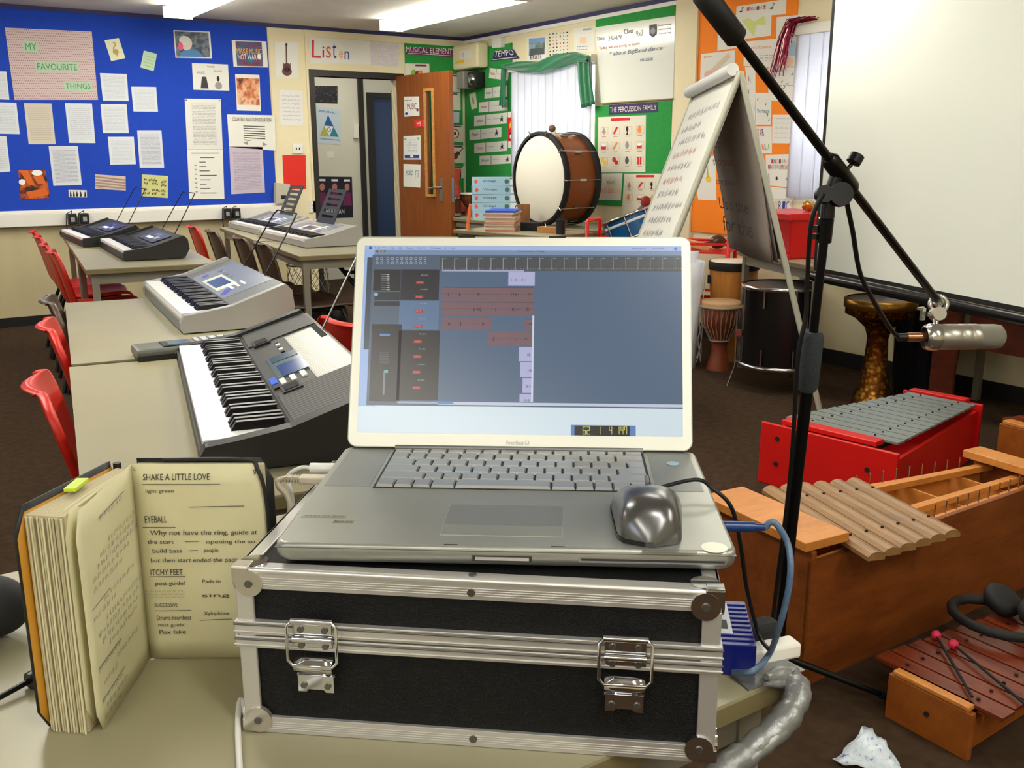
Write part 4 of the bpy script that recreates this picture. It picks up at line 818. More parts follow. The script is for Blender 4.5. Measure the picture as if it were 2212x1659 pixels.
MB().cyl(S0-sd_*.05+V((0, 0, CE-.06)), S1+sd_*.05+V((0, 0, CE-.06)), .045, black).build('roller_case', parent=t, world=True)
# ================================================================ furniture along the window wall
def tabP(label, fl_, ang, L, D, h):      # front-left corner, direction of the front edge, depth to the east
    x = V((cos(ang), sin(ang), 0)); y = V((-sin(ang), cos(ang), 0)); y = y if y.x > 0 else -y
    c = V(fl_)+x*L/2+y*D/2; return table(label, c.x, c.y, ang, L, D, h)
tabP('short table by the door holding the exercise books and the black pot', (3.46, 5.97, 0), R(-78), .90, .48, TZ)
table('long table against the window wall under the bass drum', 4.42, 6.53, R(90), 2.44, .58)
tabP('low grey table carrying the red box beside the screen', (4.19, 3.93, 0), R(-110), .85, .46, .69)
table('desk with reddish brown front panel under the projection screen', 4.45, 2.02, R(90), 1.34, .46, .72)
mah = wood('mahogany', (96, 36, 18), (62, 22, 12), (1, 3, 8), .35)
item(MB().bx(4.17, 4.19, 1.0, 2.45, .36, .66, mah), 'front_panel', 'reddish brown wooden panel leaning on the desk behind the microphone', 'panel')
item(MB().bx(4.165, 4.185, 2.50, 2.62, .005, .66, mah), 'wooden_board', 'narrow dark reddish board standing beside the desk leg', 'board')
m = MB().bx(XB-.035, XB-.001, 2.02, 2.12, .12, .26, white); item(m, 'socket_box', 'white socket box low on the wall right of the desk', 'socket', bevel=.004)
t = thing('plastic_tub', 'glossy black tub on the floor stand behind the brass drum', 'tub', (4.52, 2.88, 0)); gb = mat('gloss_dark', (22, 24, 30), .15)
MB().lathe([(.14, .0), (.15, .05), (.175, .5), (.185, .52), (.185, .54), (.17, .54), (.15, .48)], gb, n=36).build('body', parent=t)
# ---- bass drum
BD = V((4.145, 5.87, 1.063)); t = thing('bass_drum', 'large brown concert bass drum with white head standing on its side by the window', 'drum', (BD.x+.15, BD.y, TZ)); RX = Matrix.Translation(BD) @ Matrix.Rotation(pi/2, 4, 'Y')
brn = mat('drum_brown', (130, 66, 24), .35, noise=.15, nscale=3)
MB().lathe([(.315, .0), (.318, .03), (.318, .27), (.315, .3)], brn, RX, 48).build('shell', parent=t, world=True)
MB().lathe([(.31, -.004), (.306, -.006), (.0, -.006)], mat('drum_head', (226, 222, 206), .5), RX, 48, (False, False)).build('head', parent=t, world=True)
for z0_ in (-.012, .272): MB().lathe([(.322, z0_), (.342, z0_), (.342, z0_+.04), (.322, z0_+.04), (.322, z0_)], dblack, RX, 48, (False, False)).build('hoop', parent=t, world=True)
MB().lathe([(.3205, .03), (.324, .032), (.3205, .036)], steel, RX, 48, (False, False)).build('inlay_ring', parent=t, world=True)
for j in range(10):
    a = 2*pi*j/10; P = BD+V((0, cos(a)*.332, sin(a)*.332)); r_ = V((0, cos(a), sin(a)))
    MB().tube([P+V((-.016, 0, 0))+r_*.014, P+V((.3, 0, 0))+r_*.008], .003, steel, 6).box(P+V((.15, 0, 0))-r_*.006, (.06, .014, .014), steel, Matrix.Rotation(a, 3, 'X')).tube([P+V((-.02, 0, 0))+r_*.014-r_*.02, P+V((-.02, 0, 0))+r_*.03], .005, steel, 6).build('tension_rod', parent=t, world=True)
t = thing('drum_beater', 'felt tipped wooden beater resting on top of the bass drum', 'beater', (4.24, 5.79, 1.37))
A_ = V((4.22, 5.82, 1.425)); m = MB(); rows = [[A_+V((.027*sin(pi*i/8)*cos(2*pi*j/12), .027*sin(pi*i/8)*sin(2*pi*j/12), -.027*cos(pi*i/8))) for j in range(12)] for i in range(9)]
m.grid(rows, mat('felt_brown', (110, 84, 60), .9), closed=True); m.build('felt_head', parent=t, world=True); MB().tube([A_, A_+V((.06, -.17, -.17))], .006, mat('pale_stick', (200, 160, 80))).build('stick', parent=t, world=True)
# ---- djembe style drums
def djembe(label, loc, R_, H_, wood_m, head_m, rope_m, up=True, name='djembe', nr=18):
    t = thing(name, label, 'drum', loc, 0); pr_ = [(.62, 0), (.6, .04), (.44, .2), (.38, .34), (.42, .42), (.66, .55), (.88, .68), (.97, .82), (.98, .95), (.94, .99)]
    M_ = Matrix() if up else Matrix.Translation((0, 0, H_)) @ Matrix.Rotation(pi, 4, 'X')
    MB().lathe([(r*R_, z*H_) for r, z in pr_], wood_m, M_, 28).build('shell', parent=t)
    MB().lathe([(R_*.985, H_*.90), (R_*1.0, H_*.97), (R_*.95, H_), (0, H_)], head_m, M_, 28, (False, False)).build('head', parent=t)
    m = MB()
    for j in range(nr):
        a, b = 2*pi*j/nr, 2*pi*(j+.5)/nr
        for c in (a, b-.0): m.tube([M_ @ V((R_*1.0*cos(c), R_*1.0*sin(c), H_*.93)), M_ @ V((R_*.93*cos(a+.02), R_*.93*sin(a+.02), H_*.68)), M_ @ V((R_*.5*cos(b), R_*.5*sin(b), H_*.43))], R_*.022, rope_m, 4)
    m.build('ropes', parent=t)
    for z_, r_ in ((.92, 1.02), (.43, .5)): MB().tube([M_ @ V((R_*r_*cos(2*pi*j/28), R_*r_*sin(2*pi*j/28), H_*z_)) for j in range(28)], R_*.05, rope_m, 6, True).build('ring', parent=t)
    return t
skin_m = mat('goat_skin', (206, 166, 120), .6, noise=.1, nscale=6); rope = mat('pale_rope', (170, 150, 130), .8); redw = mat('red_brown_wood', (128, 58, 34), .45)
djembe('small roped wooden djembe in front of the tan drum', (4.07, 3.92, 0), .115, .41, redw, skin_m, rope, nr=24)
djembe('small wooden djembe with white head beside the blue guitar boxes', (4.37, 7.24, TZ), .085, .2, wood('djembe_wood', (170, 90, 40), (90, 44, 20), (9, 9, 1)), mat('white_skin', (232, 222, 204), .6), mat('dark_rope', (50, 34, 26)))
djembe('orange red djembe stood upside down in the corner', (4.40, 7.55, TZ), .1, .40, mat('orange_red', (226, 80, 48), .6, noise=.3, nscale=12), mat('maroon_skin', (70, 24, 30)), mat('pink_rope', (190, 70, 90)), up=False)
t = thing('hand_drum', 'brown cylindrical hand drum with metal bands at the door edge', 'drum', (4.20, 7.27, TZ))
MB().lathe([(.075, 0), (.085, .06), (.08, .17)], mat('conga_brown', (92, 40, 20), .35), n=24).build('shell', parent=t)
for z_ in (.012, .15): MB().lathe([(.088, z_), (.09, z_+.01), (.088, z_+.02)], steel, n=24).build('band', parent=t)
t = thing('conga', 'tan wooden drum with black rim and white head under the low table', 'drum', (4.33, 4.08, 0)); tanw = wood('tan_wood', (206, 140, 66), (178, 110, 44), (8, 8, 1))
MB().lathe([(.10, 0), (.12, .25), (.14, .45), (.145, .57)], tanw, n=36).build('shell', parent=t); MB().lathe([(.15, .56), (.153, .58), (.153, .605), (.148, .61)], dblack, n=36, cap=(False, False)).build('hoop', parent=t)
MB().lathe([(.147, .6), (.14, .612), (0, .612)], mat('white_skin', (232, 222, 204), .6), n=36, cap=(False, False)).build('head', parent=t)
for a in (.6, 2.6, 4.4): MB().box((.146*cos(a), .146*sin(a), .5), (.02, .03, .05), dblack, Matrix.Rotation(a, 3, 'Z')).build('lug', parent=t)
# floor tom
t = thing('floor_tom', 'black floor tom drum with chrome legs and hoops under the low table', 'drum', (4.0, 3.42, 0)); r_ = .2
MB().lathe([(r_, .14), (r_, .55)], mat('tom_black', (16, 16, 20), .25), n=44).build('shell', parent=t)
for z_ in (.125, .545): MB().lathe([(r_+.004, z_), (r_+.012, z_), (r_+.012, z_+.022), (r_+.004, z_+.022)], steel, n=44, cap=(False, False)).build('hoop', parent=t)
MB().lathe([(r_+.003, .556), (r_-.01, .563), (0, .563)], mat('smoked_head', (70, 64, 62), .4), n=44, cap=(False, False)).build('head', parent=t)
for a in (2.5, 4.5, .4):
    c_, s_ = cos(a), sin(a); MB().tube([((r_+.025)*c_, (r_+.025)*s_, .42), ((r_+.025)*c_, (r_+.025)*s_, .12), ((r_+.06)*c_, (r_+.06)*s_, .004)], .006, steel).build('leg', parent=t); MB().box(((r_+.016)*c_, (r_+.016)*s_, .3), (.03, .03, .035), steel, Matrix.Rotation(a, 3, 'Z')).build('leg_bracket', parent=t)
for j in range(8):
    a = 2*pi*j/8+.3; c_, s_ = cos(a), sin(a)
    for za, zb in ((.15, .24), (.46, .55)): MB().tube([((r_+.01)*c_, (r_+.01)*s_, za), ((r_+.01)*c_, (r_+.01)*s_, zb)], .0055, steel, 6).build('lug', parent=t)
# darbuka
t = thing('darbuka', 'tall engraved brass goblet drum standing under the screen', 'drum', (4.10, 2.88, 0))
bt = NT('engraved_brass'); bt.b.inputs['Metallic'].default_value = 1; bt.b.inputs['Roughness'].default_value = .3
vo = bt.n('ShaderNodeTexVoronoi', i0=bt.n('ShaderNodeTexCoord').outputs['Object'], i2=45.); bt.link(bt.mix(bt.n('ShaderNodeMapRange', i0=vo.outputs[0], i1=.1, i2=.6).outputs[0], lin((206, 160, 60)), lin((120, 70, 30))), bt.b.inputs['Base Color']); bt.link(bt.bump(vo.outputs[0], .6), bt.b.inputs['Normal']); brass = bt.m
MB().lathe([(.105, 0), (.1, .02), (.07, .12), (.055, .25), (.05, .35), (.065, .4), (.12, .45), (.165, .47), (.165, .53)], brass, n=44).build('body', parent=t)
MB().lathe([(.168, .5), (.174, .505), (.174, .545), (.16, .55)], mat('brass_rim', (150, 112, 50), .3, .9), n=44, cap=(False, False)).build('rim', parent=t); MB().lathe([(.162, .543), (0, .543)], mat('smoked_head', (70, 64, 62)), n=44, cap=(False, False)).build('head', parent=t)
# blue snare drum, tilted in the red trolley
P = atD(1366, 486, 6.22); Mx = Matrix.Translation(P) @ Matrix.Rotation(R(-50), 4, 'Z') @ Matrix.Rotation(R(-22), 4, 'Y'); blu = mat('drum_blue', (16, 84, 140), .25, noise=.1, nscale=6)
t = thing('snare_drum', 'metallic blue snare drum lying tilted in the red trolley', 'drum', tuple(P-V((0, 0, .13))))
MB().lathe([(.172, -.07), (.172, .07)], blu, Mx, 40).build('shell', parent=t, world=True)
for z_ in (-.078, .062): MB().lathe([(.176, z_), (.183, z_), (.183, z_+.016), (.176, z_+.016)], steel, Mx, 40, (False, False)).build('hoop', parent=t, world=True)
MB().lathe([(.1735, .022), (.177, .03), (.1735, .038)], mat('white_band', (214, 220, 222), .4), Mx, 40, (False, False)).build('white_band', parent=t, world=True)
MB().lathe([(.172, .071), (0, .071)], mat('white_skin', (232, 222, 204)), Mx, 40, (False, False)).build('head', parent=t, world=True)
for j in range(8):
    a = 2*pi*j/8; MB().tube([Mx @ V((.18*cos(a), .18*sin(a), -.075)), Mx @ V((.18*cos(a), .18*sin(a), .075))], .0055, steel, 6).build('lug', parent=t, world=True)
# red trolley
redm = mat('red_steel', (226, 30, 24), .35); TP = V((3.90, 4.98, 0)); tx = V((.575, -.818, 0)); ty = V((.818, .575, 0)); TL_, TD_ = .92, .30
t = thing('trolley', 'red tubular trolley holding percussion, between the window tables', 'trolley', tuple(TP+tx*TL_/2+ty*TD_/2))
tp = lambda u, v, z: TP+tx*u+ty*v+V((0, 0, z))
for z_ in (.63, .3):
    m = MB().hexa([tp(0, 0, z_), tp(TL_, 0, z_), tp(TL_, TD_, z_), tp(0, TD_, z_)], [tp(0, 0, z_+.012), tp(TL_, 0, z_+.012), tp(TL_, TD_, z_+.012), tp(0, TD_, z_+.012)], redm); m.tube([tp(0, 0, z_+.06), tp(TL_, 0, z_+.06), tp(TL_, TD_, z_+.06), tp(0, TD_, z_+.06)], .009, redm, 8, True); m.build('tray', parent=t, world=True)
for u in (0, TL_): MB().tube([tp(u, 0, .04), tp(u, 0, .80), tp(u, .02, .82), tp(u, TD_-.02, .82), tp(u, TD_, .80), tp(u, TD_, .04)], .013, redm).build('end_frame', parent=t, world=True)
for u in (0, TL_):
    for v in (0, TD_): MB().cyl(tp(u, v, .02)-ty*.01, tp(u, v, .02)+ty*.01, .02, dblack).build('castor', parent=t, world=True)
def lump(c, rx, ry, rz_, m_, seed=1, amp=.15, n=14, rot=None):
    rn = random.Random(seed); rows = []
    for i in range(9):
        th_ = pi*i/8; row = []
        for j in range(n):
            k = 1+amp*rn.uniform(-1, 1); p = V((rx*sin(th_)*cos(2*pi*j/n)*k, ry*sin(th_)*sin(2*pi*j/n)*k, -rz_*cos(th_))); row.append(V(c)+(rot @ p if rot else p))
        rows.append(row)
    return MB().grid(rows, m_, closed=True)
c = tp(.30, .17, .76); item(lump(c+V((0, 0, .03)), .06, .06, .16, mat('boot_brown', (60, 46, 36), .6), 4, .1, rot=Matrix.Rotation(.5, 3, 'Y')), 'shaker_bag', 'dark brown bag leaning behind the blue snare drum', 'bag', sub=1)
item(lump(c+V((.06, .0, .17)), .04, .03, .045, mat('maroon_cloth', (130, 30, 26), .8), 6, .2), 'cloth_bundle', 'small maroon cloth bundle on top of the dark bag', 'cloth', sub=1)
c = tp(.70, .10, .675); item(MB().box(c, (.17, .04, .05), wood('block_wood', (236, 190, 140), (206, 150, 96), (2, 9, 9)), Matrix.Rotation(R(-40), 3, 'Z') @ Matrix.Rotation(.25, 3, 'Y')), 'wood_block', 'pale tan wooden block lying in the red trolley', 'instrument', bevel=.01)
t = thing('maraca', 'dark brown maraca behind the tan block in the red trolley', 'instrument', tuple(tp(.82, .2, .645))); c = tp(.82, .2, .69)
lump(c, .06, .045, .045, mat('maraca_brown', (72, 40, 26), .3), 3, .01).build('head', parent=t, world=True); MB().tube([c, c-tx*.15-V((0, 0, .03))], .01, mat('maraca_brown', 0)).build('handle', parent=t, world=True)
# ---- boxes of guitars, books and oddments
bxm = mat('box_blue', (150, 184, 206), .5); ordn = ['bottom', 'second from bottom', 'middle', 'second from top', 'top']
for j in range(5):
    rz = R(-30+[1, -1, 0, 1.5, -1][j]); M_ = Matrix.Translation((4.43, 6.84, TZ+.068*j)) @ Matrix.Rotation(rz, 4, 'Z'); m = MB(); f_ = lambda x, y, z: M_ @ V((x, y, z))
    m.hexa([f_(-.24, -.1, 0), f_(.24, -.1, 0), f_(.24, .1, 0), f_(-.24, .1, 0)], [f_(-.24, -.1, .067), f_(.24, -.1, .067), f_(.24, .1, .067), f_(-.24, .1, .067)], bxm)
    Q = Quad(f_(-.24, -.1, .067), f_(.24, -.1, .067), f_(.24, -.1, 0), f_(-.24, -.1, 0)); dk = mat('box_print', (44, 60, 84))
    m.text(Q, 'Vintage', .18, .28, .42, .62, dk, .001).ell(Q, .6, .5, .04, .28, mat('guitar_green', (60, 110, 100)), .001).rect(Q, .66, .1, .78, .9, mat('box_white', (216, 226, 230)), .001).ell(Q, .07, .5, .03, .25, mat('rust', 0), .001)
    item(m, 'guitar_box', 'pale blue printed box, %s of the stack of five' % ordn[j], 'box', 'stacked pale blue boxes')
bcol = [(226, 140, 110), (210, 206, 190), (222, 180, 160), (206, 200, 184)]
nm = ['lowest', 'second', 'third', 'fourth', 'fifth', 'sixth', 'seventh', 'eighth', 'ninth', 'tenth']
for j in range(11):
    rn = random.Random(j); m_ = mat('book_%d' % (j % 4), bcol[j % 4], .7) if j < 10 else mat('cover_blue', (20, 70, 190), .5); m = MB()
    m.box((3.73+rn.uniform(-.008, .008), 5.73+rn.uniform(-.008, .008), TZ+.0065+.013*j), (.21, .297, .0118), m_, Matrix.Rotation(R(-42+rn.uniform(-4, 4)), 3, 'Z'))
    item(m, 'exercise_book', ('exercise book %s in the stack behind the laptop' % (nm[j]+' from the bottom' if j else 'at the very bottom')) if j < 10 else 'blue covered exercise book on top of the stack', 'book', 'stacked exercise books')
item(MB().box((3.57, 5.93, TZ+.09), (.012, .2, .175), mat('folder_orange', (226, 104, 40), .5), Matrix.Rotation(R(-28), 3, 'Z') @ Matrix.Rotation(R(8), 3, 'Y')), 'folder', 'orange folder standing on edge left of the exercise books', 'folder')
item(MB().box((3.86, 5.33, TZ+.02), (.06, .19, .04), mat('duster_wood', (176, 120, 60), .6), Matrix.Rotation(R(20), 3, 'Z')), 'wooden_block', 'long tan wooden block beside the bass drum base', 'block', bevel=.003)
item(MB().box((3.86, 5.56, TZ+.03), (.07, .15, .06), dblack, Matrix.Rotation(R(30), 3, 'Z')), 'board_rubber', 'black board rubber behind the tan wooden block', 'rubber', bevel=.006)
item(MB().box((3.99, 5.85, TZ+.085), (.09, .03, .17), wood('clave', (150, 100, 50), (110, 70, 30), (9, 9, 2)), Matrix.Rotation(R(-35), 3, 'Z')), 'wooden_rattle', 'upright brown wooden rattle left of the bass drum', 'instrument', bevel=.004)
t = thing('pen_pot', 'black pot of pens standing in front of the bass drum', 'pot', (3.84, 5.19, TZ)); MB().lathe([(.03, 0), (.034, .1)], black, n=20).build('pot', parent=t)
for j in range(3): MB().tube([(.015*cos(j*2), .015*sin(j*2), .02), (.022*cos(j*2), .022*sin(j*2), .125)], .005, black, 6).build('pen', parent=t)
# red box on the low table
t = thing('storage_box', 'red plastic storage box on the low table beside the screen', 'box', (4.24, 3.58, .69), R(-105)); rp = mat('red_plastic', (206, 16, 22), .3)
MB().hexa([(-.19, -.13, .001), (.19, -.13, .001), (.19, .13, .001), (-.19, .13, .001)], [(-.2, -.15, .22), (.2, -.15, .22), (.2, .15, .22), (-.2, .15, .22)], rp).build('body', parent=t, bevel=.01)
MB().bx(-.21, .21, -.16, .16, .205, .245, rp).build('lid_rim', parent=t, bevel=.006); MB().bx(-.2, .2, -.15, -.14, .0, .03, rp).build('foot_rim', parent=t)
item(lump((4.27, 3.5, .965), .04, .03, .03, mat('gold_trinket', (200, 150, 60), .25, .8), 9, .2), 'brass_bells', 'small brass bells on top of the red box', 'bells')
# posters rolled in a basket
Pb = V((4.0, 4.06, 0)); t = thing('paper_bundle', 'tall bundle of large folded white papers standing beside the roped djembe', 'papers', tuple(Pb)); rn = random.Random(11); pw = mat('poster_white', (224, 226, 234), .6)
for j in range(8):
    a, b = rn.uniform(-.07, .12), rn.uniform(-.06, .06); th_ = rn.uniform(-.5, .3); h_ = rn.uniform(.55, .74); w_ = rn.uniform(.1, .16); d_ = V((cos(th_-.7), sin(th_-.7), 0)); ln = V((.08*rn.uniform(-1, 1), .02, 0)); o_ = Pb+V((a*.7-.06, b*.7, .003)); rows = [[o_+d_*w_*(u-.5)*(.6+.6*v)+ln*v+V((.015*sin(6*u), .01*cos(5*u), h_*v)) for u in (0, .25, .5, .75, 1)] for v in (0, .5, .8, 1)]
    MB().grid(rows, pw).build('sheet', parent=t, world=True, solid=.002)
t = thing('lattice_basket', 'white lattice basket rim behind the bundle of papers', 'basket', (4.06, 4.18, 0), 0); m = MB(); wl = mat('lattice_white', (206, 206, 200), .5)
for s in (1, -1):
    for j in range(12): m.tube([(.09*cos(2*pi*j/12+s*k*.3), .09*sin(2*pi*j/12+s*k*.3), .01+.0725*k) for k in range(9)], .003, wl, 4)
m.build('lattice', parent=t)
# ================================================================ flip chart easel
P1 = atD(1599, 155, 4.2); P2 = atD(1500, 205, 4.9); ub = (P2-P1); ub.z = 0; ub.normalize(); pb = V((-ub.y, ub.x, 0))
t = thing('flip_chart', 'white flip chart easel with handwritten pages and shaded pages hanging behind', 'easel', (P1.x, P1.y, 0)); BL = (P2-P1).length; fa = R(20); ba = R(17)
fd = pb*sin(fa)-V((0, 0, cos(fa))); bdv = -pb*sin(ba)-V((0, 0, cos(ba))); eg = mat('easel_grey', (176, 176, 160), .4)
Qf = Quad(P2, P1, P1+fd*1.05, P2+fd*1.05); MB().slab(Qf, white, .015, -.015).build('board', parent=t, world=True)
Qp = Quad(P2+fd*.03, P1+fd*.03-ub*-.03, P1+fd*1.0+ub*.03, P2+fd*1.0); n_f = Qf.n
m = MB().slab(Qp.sub(.02, .02, .98, .99), paper, .006, .002); rn = random.Random(2)
for j in range(13): m.scrawl(Qp, .12+.05*rn.random(), .12+.066*j, .6+.3*rn.random(), 1, .066, [mat('pen_grey', (88, 92, 116)), mat('pen_red', (196, 90, 84))][1 if j in (3, 5, 11, 12) else 0], .0055, j, off=.009, amp=.6, gap=.45)
m.build('written_page', parent=t, world=True)
m = MB(); m.tube([P1+fd*.0+n_f*.03+ub*.01, P2+fd*.0+n_f*.03], .026, mat('roll_white', (214, 216, 214), .5), 12); m.build('rolled_pages', parent=t, world=True)
MB().box((P1+P2)/2+V((0, 0, .012)), (BL, .03, .03), eg, Matrix.Rotation(math.atan2(ub.y, ub.x), 3, 'Z')).build('clamp_bar', parent=t, world=True)
for P_ in (P1, P2):
    MB().tube([P_, P_+fd*((P_.z-.005)/cos(fa))], .013, eg).build('front_leg', parent=t, world=True)
MB().tube([P1, P1+bdv*((P1.z-.005)/cos(ba))], .013, eg).build('back_leg', parent=t, world=True)
back_m = mat('shaded_page', (132, 122, 114), .8); Hp = .80  # shade on the hanging pages is put into their colour
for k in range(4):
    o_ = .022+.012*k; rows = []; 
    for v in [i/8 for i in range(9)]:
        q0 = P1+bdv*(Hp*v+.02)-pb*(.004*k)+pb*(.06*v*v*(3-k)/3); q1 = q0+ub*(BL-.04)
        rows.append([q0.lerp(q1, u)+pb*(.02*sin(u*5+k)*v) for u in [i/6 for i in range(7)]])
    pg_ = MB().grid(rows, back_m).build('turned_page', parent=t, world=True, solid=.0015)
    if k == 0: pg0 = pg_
def bq(v, u): return P1+bdv*(Hp*v+.02)+pb*(.06*v*v+.012+.03*v)+ub*(BL-.04)*u
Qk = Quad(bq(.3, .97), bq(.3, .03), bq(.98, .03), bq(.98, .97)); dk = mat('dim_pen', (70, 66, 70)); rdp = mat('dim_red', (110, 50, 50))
for s_, a, c_ in (('record', (.1, .02, .5, .1), rdp), ('soprano', (.12, .2, .6, .28), rdp), ('complete', (.14, .36, .62, .44), rdp), ('Use the', (.16, .54, .85, .64), dk), ('for the', (.2, .7, .9, .84), dk)): MB().text(Qk, s_, *a, c_, 0).build('lettering', parent=pg0, world=True)
# ================================================================ tuned percussion on the floor
def bars_instrument(name, label, org_, ang, L, w0, w1, H_, box_m, bar_m, nb, bl0, bl1, a0, a1, bt_=.008, th_=.016, skew=0., lat0=0., lat1=0., inner=None, group=None, pegs=True, curved=False, dividers=0):
    t = thing(name, label, name.replace('_', ' '), (org_[0], org_[1], 0), ang, group); inn = inner or box_m
    wv = lambda x: w0+(w1-w0)*x/L
    for x, k in ((0, 0), (L-th_, 1)):
        w_ = wv(x)/2+.012; MB().hexa([(x, -w_, .0), (x+th_, -w_, .0), (x+th_, w_, .0), (x, w_, .0)], [(x, -w_, H_), (x+th_, -w_, H_), (x+th_, w_, H_), (x, w_, H_)], box_m).build('end_panel', parent=t, bevel=.003)
    for s in (-1, 1):
        MB().hexa(*[[(th_, s*(w0/2-.014), z), (th_, s*w0/2, z), (L-th_, s*w1/2, z), (L-th_, s*(w1/2-.014), z)] if s < 0 else [(th_, s*w0/2, z), (th_, s*(w0/2-.014), z), (L-th_, s*(w1/2-.014), z), (L-th_, s*w1/2, z)] for z in (.012, H_-.03)], inn if curved else box_m).build('side_panel', parent=t)
    MB().hexa([(th_, -w0/2+.01, .012), (th_, w0/2-.01, .012), (L-th_, w1/2-.01, .012), (L-th_, -w1/2+.01, .012)][::-1], [(th_, -w0/2+.01, .02), (th_, w0/2-.01, .02), (L-th_, w1/2-.01, .02), (L-th_, -w1/2+.01, .02)][::-1], inn).build('base_board', parent=t)
    for d_ in range(dividers):
        x = a0+(L-a0)*(d_+1)/(dividers+1)+.06; w_ = wv(x)/2-.014; MB().bx(x, x+.008, -w_, w_, .02, H_-.035, inn).build('divider', parent=t)
    zb = H_+.004 if not curved else H_-.012
    for i in range(nb):
        f = i/(nb-1); x = a0+(a1-a0)*f; bl = bl0+(bl1-bl0)*f; lt = lat0+(lat1-lat0)*f; wd_ = (a1-a0)/(nb-1)*.88; m = MB(); rot = Matrix.Rotation(skew, 3, 'Z')
        if curved:
            prof = [(-wd_/2, 0), (wd_/2, 0), (wd_/2, .010), (wd_*.3, .018), (0, .021), (-wd_*.3, .018), (-wd_/2, .010)]
            m.extr(prof, lambda u, v, d: rot @ V((u, d, v))+V((x, lt, zb)), -bl/2, bl/2, bar_m)
        else: m.box(V((x, lt, zb+bt_/2)), (wd_, bl, bt_), bar_m, rot)
        for s in (-1, 1): m.cyl(rot @ V((0, s*bl*.28, 0))+V((x, lt, zb+bt_+(.012 if curved else 0))), rot @ V((0, s*bl*.28, 0))+V((x, lt, zb+bt_+.004+(.012 if curved else 0))), .004, dblack, n=8)
        m.build('bar', parent=t)
    for s in (-1, 1):
        MB().hexa(*[[(th_, s*(wv(0)*.29)-.012, z), (th_, s*(wv(0)*.29)+.012, z), (L-th_, s*(wv(L)*.29)+.012, z), (L-th_, s*(wv(L)*.29)-.012, z)][::-1] for z in (H_-.03, zb-.001)], dblack if not curved else inn).build('bar_rest', parent=t)
    return t
redp = mat('red_painted_wood', (206, 16, 14), .4, noise=.12, nscale=5)
met = bars_instrument('metallophone', 'red painted metallophone with grey metal bars on the floor', (2.778, 2.13), R(7), .90, .53, .31, .242, redp, mat('grey_bar', (146, 156, 154), .35, .5), 13, .455, .28, .115, .80, group=None, lat0=.0, lat1=-.03)
m = MB().bx(.018, .075, -.185, .2, .243, .262, redp); m.build('top_block', parent=met, bevel=.003); MB().bx(.84, .885, -.12, .12, .243, .262, redp).build('top_block', parent=met, bevel=.003)
for y_, z_ in ((-.17, .16), (.2, .19), (.2, .09)): MB().cyl((-.004, y_, z_), (.0, y_, z_), .009, dblack, n=12).build('screw', parent=met)
light_w = wood('light_ply', (214, 142, 66), (188, 116, 46), (1.5, 6, 6)); oak = wood('orange_brown_veneer', (144, 76, 28), (106, 52, 16), (1.2, 5, 5)); slat = wood('weathered_bar', (160, 120, 74), (126, 94, 60), (9, 1, 9))
xy = bars_instrument('bass_xylophone', 'big wooden bass xylophone box with six curved wooden bars', (1.725, 1.512), R(-5), 1.0, .36, .19, .345, oak, slat, 6, .47, .40, .17, .43, curved=True, skew=R(-13), lat0=-.045, lat1=-.075, inner=light_w, dividers=3)
MB().bx(-.015, .125, -.185, .185, .3455, .368, light_w).build('end_lid', parent=xy, bevel=.002); MB().bx(.93, 1.01, -.11, .11, .3455, .368, light_w).build('end_lid', parent=xy, bevel=.002)
MB().hexa(*[[(0, -.18, z), (1.0, -.095, z), (1.0, -.108, z), (0, -.194, z)][::-1] for z in (0, .318)], oak).build('outer_side', parent=xy)
MB().cyl((.065, -.05, .3685), (.065, -.05, .385), .006, dblack, n=10).tube([(.065, -.05, .383), (.05, -.08, .384)], .007, dblack, 8).build('lid_knob', parent=xy)
for j in range(9):
    x = .5+.05*j; w_ = (.36+(.19-.36)*x)/2-.007
    for s in (-1, 1): MB().cyl((x, s*w_, .315), (x, s*w_, .352), .0022, steel, n=6).build('pin', parent=xy)
drk = wood('dark_red_bar', (128, 54, 28), (88, 30, 16), (9, 1, 9), .25)
s1 = bars_instrument('xylophone', 'small xylophone with dark red bars and mallets at the lower right corner', (1.762, 1.035), R(0), .62, .175, .14, .11, wood('honey_wood', (158, 88, 28), (132, 66, 18), (1, 6, 6)), drk, 11, .30, .20, .045, .58)
MB().bx(.0, .03, -.09, .09, .1105, .122, light_w).build('end_strip', parent=s1, bevel=.003); MB().cyl((-.003, 0, .06), (0, 0, .06), .006, dblack, n=10).build('screw', parent=s1)
s2 = bars_instrument('xylophone', 'wooden xylophone with reddish bars behind the red metallophone', (3.60, 1.80), R(-8), .62, .3, .24, .2, wood('honey_wood', 0, 0), drk, 11, .36, .26, .06, .58)
MB().bx(.0, .05, -.15, .15, .2005, .215, light_w).build('end_strip', parent=s2, bevel=.003)
# mallets and headphones on the small xylophone
def mallet(label, a, b):
    a, b = V(a), V(b); t = thing('mallet', label, 'mallet', tuple(a)); MB().tube([a, b], .0032, dblack, 8).build('stick', parent=t, world=True)
    lump(a, .012, .012, .012, mat('pink_rubber', (206, 36, 70), .5), 1, 0.).build('head', parent=t, world=True)
mallet('black mallet with pink head on the small xylophone, left of the two', onZ(2022, 1372, .134), onZ(2100, 1505, .129)); mallet('black mallet with pink head beside the headphones, right of the two', onZ(2060, 1392, .134), onZ(2225, 1530, .129))
t = thing('headphones', 'black padded headphones lying on the small xylophone', 'headphones', tuple(onZ(2140, 1350, .13))); c = onZ(2150, 1352, .13); pad = mat('black_pad', (20, 20, 22), .7)
pts = [c+V((.085*cos(a), .105*sin(a), .022)) for a in [R(20+22*i) for i in range(15)]]; MB().tube(pts, .012, pad, 10).build('headband', parent=t, world=True)
